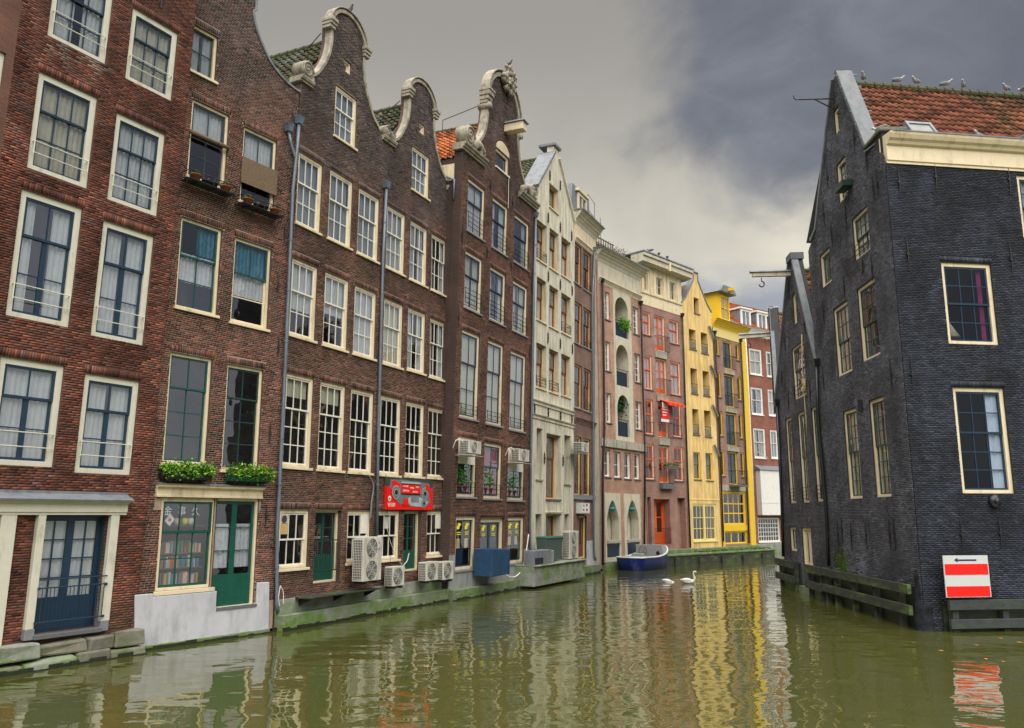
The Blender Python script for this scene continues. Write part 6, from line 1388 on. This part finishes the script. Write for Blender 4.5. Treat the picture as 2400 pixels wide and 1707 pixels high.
for k_, (tl, br, lb) in enumerate(((('N',452,5), ('N',575,160), 'air conditioner mounted over a plant window, above the blue tank side'), (('N',985,97), ('N',1085,240), 'air conditioner mounted over a plant window beside the cream house'))):
    t = aircon(H5, tl, br, .62, .45, lb, 1, feet=False, bracket=True)
    wn, (u0, z0, u1, z1) = lowwins[0 if k_ == 0 else 2]
    MB().box(u0+.12, u1-.13, .02, .05, z0+(z1-z0)*.55, z1-.12).build('blank_panel', 'white', wn)
    a, zz = H5.uv(tl, .62); MB().tube([(a-.25, .0, zz-.35), (a-.30, -.15, zz-.05), (a-.15, -.25, zz+.05), (a+.02, -.35, zz-.12)], .02, 5).build('refrigerant_pipe', 'white', wn)
aircon(H7, ('N',1650,28), ('N',1715,140), .85, .6, 'window air conditioner jutting from the narrow brown house', 1, feet=False, bracket=True)
aircon(H6, ('N',1515,972), ('N',1605,1255), 1.0, .45, 'twin-fan air conditioner standing on the landing next to the bins', 2)
# bins and boxes on the landing
def wheelie(H, tl, br, d, label, lid):
    (u0, z1), (u1, z0) = H.uv(tl, d), H.uv(br, d); z0 = 1.08; w_ = u1-u0; h_ = z1-z0
    t = H.thing('wheeled_bin', label, 'bin', u0, -d+.55, z0, 'bins on the landing')
    MB().add([(.08, -.47, .05), (w_-.08, -.47, .05), (w_-.08, -.05, .05), (.08, -.05, .05), (0, -.55, h_-.08), (w_, -.55, h_-.08), (w_, 0, h_-.08), (0, 0, h_-.08)], [(0,3,2,1),(4,5,6,7),(0,1,5,4),(1,2,6,5),(2,3,7,6),(3,0,4,7)]).build('body', 'bin_grey', t, bevel=.02)
    MB().frustum(-.03, w_+.03, -.6, .05, h_-.079, h_, .05, .08).build('lid', lid, t, bevel=.015)
    for x in (.14, w_-.14): MB().lathe([(.09, x-.03), (.09, x+.03)], 14, (0, -.06, .09), 'x').build('wheel', 'black', t)
wheelie(H6, ('N',1265,1030), ('N',1440,1285), .95, 'grey wheeled bin with a green lid on the stone landing', 'bin_green')
wheelie(H6, ('N',1425,1030), ('N',1515,1270), .60, 'slimmer dark wheeled bin between the green-lidded bin and the air conditioner', 'bin_grey')
(u0, z1), (u1, z0) = H6.uv(('N',1112,1180), 1.2), H6.uv(('N',1290,1310), 1.2)
t = H6.thing('condenser_box', 'low grey metal cooling box at the edge of the stone landing', 'cooling unit', u0+.1, -.75, 1.071)
MB().box(0, u1-u0, -.55, 0, 0, z1-z0).build('casing', 'lead', t, bevel=.02); MB().box(.06, (u1-u0)*.5, -.56, -.551, .05, (z1-z0)*.5).build('opening', 'black', t); MB().box((u1-u0)+.05, (u1-u0)+.6, -.45, -.05, 0, (z1-z0)*.9).build('motor_box', 'plaster_grey', t, bevel=.03)
# blue tank hung in front of the navy door
(u0, z1), (u1, z0) = H5.uv(('N',690,1165), .95), H5.uv(('N',870,1430), .95)
t = H5.thing('blue_tank', 'big blue painted metal box hanging over the navy door, top dented', 'tank', u0, -.12, z0)
w_, h_ = u1-u0, z1-z0
MB().add([(0, -.85, 0), (w_, -.85, .03), (w_, 0, 0), (0, 0, 0), (0, -.85, h_+.02), (w_, -.85, h_-.05), (w_, 0, h_-.02), (0, 0, h_)], [(0,3,2,1),(0,1,5,4),(1,2,6,5),(2,3,7,6),(3,0,4,7),(4,5,6,7)]).build('shell', 'blue_box', t, bevel=.02)
for x in (.05, w_/2, w_-.05): MB().box(x-.03, x+.03, -.87, -.851, .02, h_-.06).build('seam', 'blue_box', t)
# white hose looping down beside it
P_ = [H5.uv(p, .3) for p in (('N',1078,1005), ('N',1050,1200), ('N',1015,1360), ('N',950,1445), ('N',880,1455), ('N',830,1425))]
t = H5.thing('hose', 'white hose looping down past the blue tank', 'hose', P_[0][0], -.3, P_[0][1]); MB().tube([(u-P_[0][0], 0, z-P_[0][1]) for u, z in spline(P_, 5)], .03, 6).build('tube', 'white', t, True)
# red signboard with a boombox
(u0, z1), (u1, z0) = H4.uv(('J',955,212), .12), H4.uv(('J',1296,455), .12); w_, h_ = u1-u0, z1-z0
sb = H4.thing('signboard', 'red record-shop signboard painted with a grey boombox', 'sign', u0, -.03, z0)
MB().box(0, w_, -.06, 0, 0, h_*.72).build('red_board', 'red_paint', sb); MB().box(0, w_, -.05, 0, h_*.7205, h_).build('upper_board', 'timber_dark', sb)
def sq(x0, x1, y0, y1, m, d, nm='print'): MB().box(w_*x0, w_*x1, -.06-d*2.5, -.06-d*2.5+.004, h_*y0, h_*y1).build(nm, m, sb)
mat('boom_grey', (.16, .19, .20), .5, .15, 4); mat('boom_light', (.42, .46, .47), .5, .15, 4)
MB().prism([(w_*x, h_*z) for x, z in ((.08, .66), (.09, .93), (.30, .95), (.72, .92), (.73, .90), (.88, .90), (.93, .82), (.90, .45), (.95, .28), (.84, .10), (.52, .10), (.42, .20), (.30, .16), (.20, .30), (.17, .45), (.15, .62))], -.068, -.0605).build('boombox', 'boom_grey', sb)
MB().prism([(w_*x, h_*z) for x, z in ((.42, .30), (.52, .12), (.80, .09), (.90, .26), (.72, .40), (.50, .42))], -.076, -.070).build('boombox_base', 'boom_light', sb)
sq(.31, .71, .52, .80, 'red_paint', .008, 'display'); sq(.31, .71, .80, .83, 'black', .0085); sq(.31, .71, .835, .89, 'boom_light', .008); sq(.31, .71, .48, .515, 'black', .008); sq(.51, .68, .24, .44, 'lead', .009, 'cassette')
for (x, z, r_) in ((.20, .54, .075), (.81, .54, .07), (.79, .22, .055)):
    for k, (q, m_) in enumerate(((1.0, 'boom_light'), (.88, 'boom_grey'), (.50, 'boom_light'), (.40, 'black'))): MB().lathe([(w_*r_*q, -.084-.004*k), (w_*r_*q, -.081-.004*k)], 20, (w_*x, 0, h_*z), 'y').build('speaker_ring', m_, sb)
MB().prism([(w_*x, h_*z) for x, z in ((.11, .84), (.16, .93), (.22, .86), (.29, .80), (.28, .68), (.20, .72), (.13, .70))], -.080, -.076).build('graffiti_patch', 'red_paint', sb)
MB().prism([(w_*x, h_*z) for x, z in ((.34, .16), (.36, .37), (.40, .33), (.45, .37), (.46, .18), (.41, .12))], -.088, -.084).build('red_figure_block', 'red_paint', sb); MB().prism([(w_*x, h_*z) for x, z in ((.83, .86), (.90, .82), (.93, .66), (.86, .62), (.82, .70))], -.088, -.084).build('red_figure_block', 'red_paint', sb)
for s_, x, z, sz in (('ART-GALLERY', .395, .745, .075), ('RECORDS', .53, .70, .075), ('DJ-GEAR', .645, .735, .075), ('DESIGNER TOYS', .40, .60, .075), ('GRAFFITI ART', .595, .575, .075)): text(sb, s_, h_*sz, (w_*x, -.084, h_*z), 'pure_white', sx=.68)
for s_, z in (('OUTLAND', .175), ('RECORDS', .115)): text(sb, s_, h_*.085, (w_*.125, -.0635, h_*z), 'pure_white', sx=1.05)
MB().lathe([(h_*.085, -.065), (h_*.085, -.0625)], 20, (w_*.085, 0, h_*.34), 'y').build('emblem', 'pure_white', sb); MB().lathe([(h_*.035, -.068), (h_*.035, -.0655)], 14, (w_*.085, 0, h_*.33), 'y').build('emblem_eye', 'black', sb)
# lit sign box of the narrow house
(u0, z1), (u1, z0) = H7.uv(('N',1640,672), .35), H7.uv(('N',1725,785), .35)
t = H7.thing('sign_box', 'white sign box with small pink and blue marks over a red door', 'sign', u0, 0, z0); MB().box(0, u1-u0, -.35, 0, 0, z1-z0).build('box', 'sign_grey', t, bevel=.01); MB().box(.05, u1-u0-.05, -.356, -.351, .05, z1-z0-.05).build('face', 'pure_white', t)
for x, z, m_ in ((.22, .75, 'pinkish'), (.6, .8, 'ink'), (.2, .35, 'red_paint'), (.62, .35, 'ink')): MB().box((u1-u0)*x-.12, (u1-u0)*x+.12, -.361, -.357, (z1-z0)*z-.06, (z1-z0)*z+.06).build('mark', m_, t)
# yellow window lettering and price papers behind the grey-plinth windows
for o_, (u0, z0, u1, z1) in lg:
    dw = u1-u0; isd = o_.name.startswith('door')
    for s_ in (.28, .68):
        x = u0+dw*s_; z = z0+(z1-z0)*.80; yy = .13 if not isd else .19
        b = MB()
        for k in range(3): b.tube([(x-.16+.07*k, yy, z-.10), (x-.10+.07*k, yy, z+.02), (x-.05+.07*k, yy, z+.16)], .022, 5)
        b.tube([(x-.2, yy, z-.02), (x+.2, yy, z+.10)], .022, 5); b.build('window_script', 'sticker', o_); MB().box(x-.16, x+.18, yy, yy+.004, z-.24, z-.20).build('window_script_line', 'sticker', o_); MB().box(x-.16, x+.18, yy, yy+.004, z-.32, z-.28).build('window_script_line', 'sticker', o_)
        if not isd: MB().box(x-.14, x+.16, yy+.02, yy+.024, z0+(z1-z0)*.40, z0+(z1-z0)*.58).build('notice', 'paper', o_)
u, z = H6.uv(('N',1300,890)); MB().tube([(u-.1, .30, z-.2), (u, .30, z), (u+.12, .30, z+.2)], .03, 5).build('window_script', 'sticker', H6.e)
# pot plants in the tall ground windows of the grey-plinth house
for (wn, (u0, z0, u1, z1)), nm in zip(lowwins, ('left of the blank panel', 'x', 'y')):
    lb = {'left of the blank panel': 'green houseplant in red pots behind the window next to the twin gabled houses', 'x': 'green houseplant in red pots behind the plum-curtained window', 'y': 'green houseplant in red pots behind the window next to the cream house'}[nm]
    t = H5.thing('houseplant', lb, 'plant', (u0+u1)/2-.1, .25, z0+.16, 'houseplants behind the guard rails')
    for s_ in (-.28, .28): MB().lathe([(.12, 0), (.17, .26), (.18, .26), (.18, .32)], 12, (s_, 0, 0)).build('pot', mat('pot_red', (.30, .02, .025), .5), t, True)
    foliage('leaves', t, 420, lambda: (random.gauss(0, .26), random.gauss(-.04, .06), .35+abs(random.gauss(.35, .28))), .09, ((.04, .22, .03), (.08, .36, .05), (.12, .42, .06)))
    MB().tube([(0, 0, .2), (0, 0, 1.0)], .015, 4).build('stem', 'dark_green', t)
# cables on the twin houses
def cable(H, pts, nm, lab, m='white', r=.014, d=.15):
    P = [H.uv(p, d) for p in pts]; t = H.thing(nm, lab, 'cable', P[0][0], -d, P[0][1]); MB().tube([(u-P[0][0], 0, z-P[0][1]) for u, z in spline(P, 5)], r, 5).build('wire', m, t, True)
cable(H4, [('J',1120,772), ('J',1105,830), ('J',1082,860), ('J',1100,905)], 'cable', 'white cable dangling across the green door beside the small air conditioner')
cable(H4, [('J',960,590), ('J',985,690), ('J',1030,800), ('J',1090,880)], 'cable', 'thin pale cable looping from the boxed window down to an air conditioner', r=.01)
cable(H4, [('I',950,1280), ('J',955,330), ('J',965,500), ('J',985,860)], 'cable', 'thin dark cable running down past the red signboard edge', 'iron', .008, .20)
cable(H3, [('J',830,205), ('J',860,280), ('J',845,400), ('J',838,520)], 'conduit', 'grey conduit bending down the brick beside the zinc drainpipe', 'lead', .03, .08)
cable(H3, [('J',178,1010), ('J',200,1060), ('J',198,1150)], 'cable', 'coil of white line hanging at the foot of the long drainpipe'); cable(H3, [('J',178,1010), ('J',165,1090), ('J',172,1165)], 'cable', 'white line hanging against the foot of the long drainpipe')
# channel board on the corner building
FHm = FIWM
def fuv(p, d):
    n = Vector((math.sin(fb_), -math.cos(fb_), 0)); t_ = Vector((math.cos(fb_), math.sin(fb_), 0)); r_ = ray(*p); Pp = Vector((*CORNER, 0))+n*d; k = (Pp-EYE).dot(n)/r_.dot(n); q = EYE+r_*k-Vector((*CORNER, 0)); return q.dot(t_), q.z
(u0, z1), (u1, z0) = fuv(('S',1440,945), .5), fuv(('S',1798,1248), .5); w_, h_ = u1-u0, z1-z0
cb = empty('channel_board', 'red and white striped board with an arrow standing on the timber fender', 'sign', FHm @ Matrix.Translation((u0, -.47, z0)))
MB().box(0, w_, 0, .03, 0, h_).build('panel', 'sign_grey', cb)
for a, b_ in ((.012, .262), (.532, .795)): MB().box(.025, w_-.025, -.004, -.001, h_*a, h_*b_).build('red_stripe', 'red_paint', cb)
MB().prism([(w_*.74, h_*.865), (w_*.74, h_*.905), (w_*.32, h_*.905), (w_*.32, h_*.945), (w_*.235, h_*.888), (w_*.32, h_*.835), (w_*.32, h_*.865)], -.004, -.001).build('arrow', 'ink', cb)
for x in (.2, .8): MB().box(w_*x-.03, w_*x+.03, .031, .46, h_*.4, h_*.4+.06).build('bracket', 'iron', cb)

# standard lamp behind the upper front window
lp = empty('lamp', 'ochre fringed lampshade behind the pink-curtained window of the corner building', 'lamp', FHm @ Matrix.Translation((q1[0]+.32, .55, q1[1]+.05)))
MB().lathe([(.42, .25), (.16, .72), (.12, .74)], 18).build('shade', 'paper', lp, True); MB().tube([(0, 0, -.4), (0, 0, .3)], .02, 6).build('stem', 'iron', lp)
# ------------------------------------------------------------------ boat
bp = onground('T', 620, 625); bl = onground('T', 205, 560); 
bo = empty('motor_sloop', 'small blue motor sloop with grey deck moored at the quay', 'boat', Matrix.Translation(onground('T', 612, 622)+Vector((-.85*math.cos(R(-32))*1., -.85*math.sin(R(-32)), 0))+Vector((math.cos(R(58)), math.sin(R(58)), 0))*2.6) @ Matrix.Rotation(R(58), 4, 'Z'))
def hull():
    L_, Bm = 5.4, 2.1; secs = []
    for i in range(13):
        t = i/12; x = -L_/2+L_*t
        hw = Bm/2*(.80+.20*math.sin(min(1, t*1.6)*1.57)) * (1 if t < .55 else math.cos((t-.55)/.45*1.50)**.75); sheer = .72+1.15*max(0, t-.35)**1.6+.04*(1-t)
        secs.append((x+(.25*max(0, t-.8)/.2*1 if t > .8 else 0), max(hw, .03), sheer))
    return secs
secs = hull(); b = MB(); vs = []; fs = []
for (x, hw, sh) in secs:
    rw = [(0, -.28), (hw*.55, -.20), (hw*.86, .05), (hw*.97, sh*.6), (hw, sh)]; ring_ = [(x, -y, z) for y, z in reversed(rw[1:])]+[(x, y, z) for y, z in rw]; vs += ring_
n = 9
for i in range(len(secs)-1): fs += [(i*n+k, (i+1)*n+k, (i+1)*n+k+1, i*n+k+1) for k in range(n-1)]
fs += [tuple(range(n))]
b.add(vs, fs).build('hull', 'boat_blue', bo, True)
b = MB()
for s_ in (-1, 1): b.tube([(x, s_*hw, sh+.02) for x, hw, sh in secs], .055, 6)
b.tube([(secs[0][0], -secs[0][1], secs[0][2]+.02), (secs[0][0], secs[0][1], secs[0][2]+.02)], .055, 6).build('rubbing_rail', 'pure_white', bo, True)
vs = []; fs = []
for x, hw, sh in secs: vs += [(x, -hw*.97, min(sh-.06, .58)), (x, hw*.97, min(sh-.06, .58))]
fs = [(2*i, 2*i+2, 2*i+3, 2*i+1) for i in range(len(secs)-1)]; MB().add(vs, fs).build('deck', 'boat_grey', bo)
vs = []; fs = []
for i, (x, hw, sh) in enumerate(secs[7:]): z = max(1.30-.05*i, sh-.1); vs += [(x, -hw*.93, sh), (x, -hw*.8, z+.18), (x, hw*.8, z+.18), (x, hw*.93, sh)]
for i in range(5): fs += [(i*4+k, (i+1)*4+k, (i+1)*4+k+1, i*4+k+1) for k in range(3)]
fs += [(0, 1, 2, 3)]; cbn = MB().add(vs, fs).build('cuddy', 'boat_grey', bo)
x7 = secs[7][0]; MB().box(x7-.06, x7-.01, -.9, .9, .56, 1.48).build('bulkhead', 'boat_grey', bo, bevel=.03); MB().box(x7-.075, x7-.061, .15, .62, .62, 1.15).build('cuddy_door', mat('boat_pale', (.38, .40, .41), .5), bo); MB().lathe([(.12, x7-.09), (.12, x7-.062)], 16, (0, -.62, .95), 'x').build('porthole', 'black', bo)
b = MB().tube([(x7-.22, .35+.26*math.cos(a), .98+.26*math.sin(a)+.12) for a in np.linspace(0, 6.283, 22)], .022, 6, False)
for a in np.linspace(0, 3.14, 4)[:-1]: b.tube([(x7-.22, .35-.26*math.cos(a), .98-.26*math.sin(a)), (x7-.22, .35+.26*math.cos(a), .98+.26*math.sin(a))], .013, 5)
b.tube([(x7-.22, .35, .98), (x7-.03, .35, .98)], .03, 6).build('steering_wheel', 'timber', bo); MB().box(x7-1.25, x7-.75, .0, .7, .585, .95).build('helm_seat', 'boat_grey', bo, bevel=.04); MB().box(secs[1][0], secs[1][0]+.45, -.75, .75, .585, .85).build('stern_bench', 'boat_grey', bo, bevel=.03)
bw_ = bo.matrix_world @ Vector((secs[-1][0], 0, secs[-1][2])); mr = empty('mooring_rope', 'pale mooring rope hanging from the bow of the sloop', 'rope', Matrix.Translation(bw_)); MB().tube([(0, 0, 0), (.05, -.12, -.5), (.03, -.2, -1.0), (0, -.2, -1.3)], .025, 6).build('rope', 'rope', mr, True)

# ------------------------------------------------------------------ birds
def swan_mesh(head=True):
    b = MB(); rings = []
    for x, z, ry, rz in ((-.62, .26, .02, .02), (-.52, .25, .12, .07), (-.35, .20, .21, .15), (-.08, .16, .25, .20), (.2, .14, .22, .19), (.38, .15, .13, .13), (.46, .16, .04, .05)):
        rings.append([(x, ry*math.cos(a), z+rz*math.sin(a)) for a in np.linspace(0, 6.283, 15)[:-1]])
    vs = [p for r_ in rings for p in r_]; n = 14
    b.add(vs, [(i*n+k, i*n+(k+1) % n, (i+1)*n+(k+1) % n, (i+1)*n+k) for i in range(6) for k in range(n)]+[tuple(range(n))[::-1], tuple(range(6*n, 7*n))])
    if head: b.tube(spline([(.30, 0, .18), (.46, 0, .32), (.44, 0, .52), (.38, 0, .70), (.42, 0, .84), (.52, 0, .86), (.58, 0, .82)], 5), [.10]*4+[.075]*6+[.05]*10+[.055]*6+[.06]*3+[.035]*2, 10)
    for s_ in (-1, 1): b.ball((-.15, s_*.17, .27), (.36, .09, .12), 10, 7)
    return b
sp_ = onground('T', 1220, 790)
sw = empty('swan', 'white swan with its neck raised swimming on the canal', 'swan', Matrix.Translation(sp_) @ Matrix.Rotation(R(-20), 4, 'Z') @ Matrix.Scale(.68, 4))
swan_mesh().build('body', 'feather_white', sw, True); MB().tube([(.57, 0, .825), (.72, 0, .76)], [.03, .012], 8).build('beak', 'beak', sw, True)
sp_ = onground('T', 960, 770); sw = empty('swan', 'white swan dipping its head under water beside the sloop', 'swan', Matrix.Translation(sp_-Vector((0, 0, .10))) @ Matrix.Rotation(R(-8), 4, 'Z') @ Matrix.Rotation(R(10), 4, 'Y') @ Matrix.Scale(.6, 4))
swan_mesh(False).build('body', 'feather_white', sw, True)
def gull(loc, rz, label, dark=False):
    g = empty('gull', label, 'gull', Matrix.Translation(loc) @ Matrix.Rotation(rz, 4, 'Z'), 'gulls on the roofs')
    b = MB(); rings = []; s = 1.0
    for x, z, ry, rz_ in ((-.24, .17, .005, .004), (-.18, .17, .035, .016), (-.08, .165, .062, .055), (.04, .17, .07, .07), (.11, .205, .05, .05), (.145, .25, .036, .04), (.18, .27, .036, .036), (.205, .268, .012, .014)):
        rings += [(x, ry*math.cos(a), z+rz_*math.sin(a)) for a in np.linspace(0, 6.283, 11)[:-1]]
    b.add(rings, [(i*10+k, i*10+(k+1) % 10, (i+1)*10+(k+1) % 10, (i+1)*10+k) for i in range(7) for k in range(10)]); b.build('body', 'feather_grey' if dark else 'gull_white', g, True)
    for s_ in (-1, 1): MB().ball((-.07, s_*.058, .185), (.16, .018, .05), 8, 6).build('wing', 'feather_grey', g, True); MB().tube([(0, s_*.025, .11), (.01, s_*.03, 0)], .007, 5).build('leg', 'beak', g)
    MB().tube([(.20, 0, .268), (.245, 0, .262)], [.012, .004], 6).build('beak', 'beak', g, True); return g
rid = lambda x: FIWM @ Vector((x, ry_, rz_+.16))
def ridge_x(p):                                              # column on the ridge under a photo pixel
    n = Vector((math.sin(fb_), -math.cos(fb_), 0)); t_ = Vector((math.cos(fb_), math.sin(fb_), 0)); r_ = ray(*p); Pp = Vector((*CORNER, 0))-n*ry_; k = (Pp-EYE).dot(n)/r_.dot(n); return (EYE+r_*k-Vector((*CORNER, 0))).dot(t_)
rg_l = ['gull on the ridge next to the lead coping', 'hunched gull second along the tiled ridge', 'gull sitting upright third along the tiled ridge', 'gull leaning forward midway along the tiled ridge', 'gull spreading its wing on the tiled ridge', 'hunched gull beyond the wing-spreading gull', 'last gull along the tiled ridge from the lead coping']
for (p, lb) in zip((('Q',855,140), ('Q',1115,180), ('Q',1240,190), ('Q',1465,213), ('Q',1590,220), ('Q',1905,250), ('Q',2020,225)), rg_l): gull(rid(ridge_x(p)), random.choice((-.5, .3, .9, 1.5, 2.4, 3.3, 4.0))+random.uniform(-.3, .3), lb).scale = (1.15, 1.15, 1.15)
def onslope(p, s):
    n = Vector((math.sin(fb_), -math.cos(fb_), 0)); return None
for p, s, lb in ((('Q',1455,545), .72, 'white gull on the tiles beside the roof light'), (('Q',1768,560), .72, 'white gull low on the tiles above the cream cornice')):
    gull(FIWM @ (onroof(ridge_x(p)*(24.95+1.4)/(24.95+3.6), s, .12)), random.uniform(1, 5), lb).scale = (1.4, 1.4, 1.4)
g_ = gull(R1.mtx @ Vector((W_-.75, .25, 15.745)), 2.2, 'white gull on the mossy parapet stone of the corner building'); g_.scale = (1.4, 1.4, 1.4)
g_ = gull(H3.mtx @ Vector((uc3+.15, .1, 21.255)), -.9, 'gull standing on the rounded pediment of the twin gable', True); g_.scale = (1.15, 1.15, 1.15)
g_ = gull(H5.mtx @ Vector((3.42+.2, -.15, 24.86)), -.8, 'gull perched on the carved crest', True); g_.scale = (1.15, 1.15, 1.15)
for i, x in enumerate((.9, 2.0, 3.1)): gull(H9.mtx @ Vector((x, -.6, 21.852)), random.uniform(0, 6), ['dark bird on the cream eaves, closest to the roof shrubs', 'dark bird second along the cream eaves', 'dark bird third along the cream eaves'][i], True).scale = (1.3, 1.3, 1.3)
# floating autumn leaves
lv = MB().add([(-.5, 0, 0), (-.1, -.28, .02), (.5, 0, 0), (-.1, .28, .03)], [(0, 1, 2, 3)]); me = None
for (k, x, y) in (('T',1000,1100), ('T',480,1120), ('S',1860,1550), ('S',2000,1580), ('S',1680,1600), ('J',1430,1460), ('J',1450,1590), ('J',1250,1600), ('S',120,1560), ('S',700,1540), ('S',1420,1640), ('S',1880,1720), ('S',1750,1700), ('J',700,1550)):
    p = onground(k, x, y, .004)
    if me is None: o = lv.build('fallen_leaf', 'leaf_orange'); me = o.data
    else: o = link(bpy.data.objects.new('fallen_leaf', me))
    o.location = p+Vector((0, 0, .002)); s = random.uniform(.10, .19); o.scale = (s, s, s); o.rotation_euler = (0, 0, random.uniform(0, 6.28)); tag(o, 'yellow-orange autumn leaf floating on the canal water', 'leaf', 'autumn leaves afloat')

# algae along the waterline
for Hh, a_, b2, d_ in ((H1, -.6, H1.W, .50), (H2, 0, H2.W, .125), (H3, 0, H3.W, .368), (H4, 0, H4.W, .368), (H5, -.5, 7.6, .308), (H6, -.1, 5.85, .508), (H7, 0, 3.5, .408)):
    x = a_; b = MB()
    while x < b2:
        x1 = min(b2, x+random.uniform(.15, .4)); b.box(x, x1, -d_-random.uniform(.0, .012), -d_+.05, -.2, random.uniform(.03, .13)); x = x1
    b.build('waterline_algae', 'wet_algae', Hh.e)['kind'] = 'stuff'
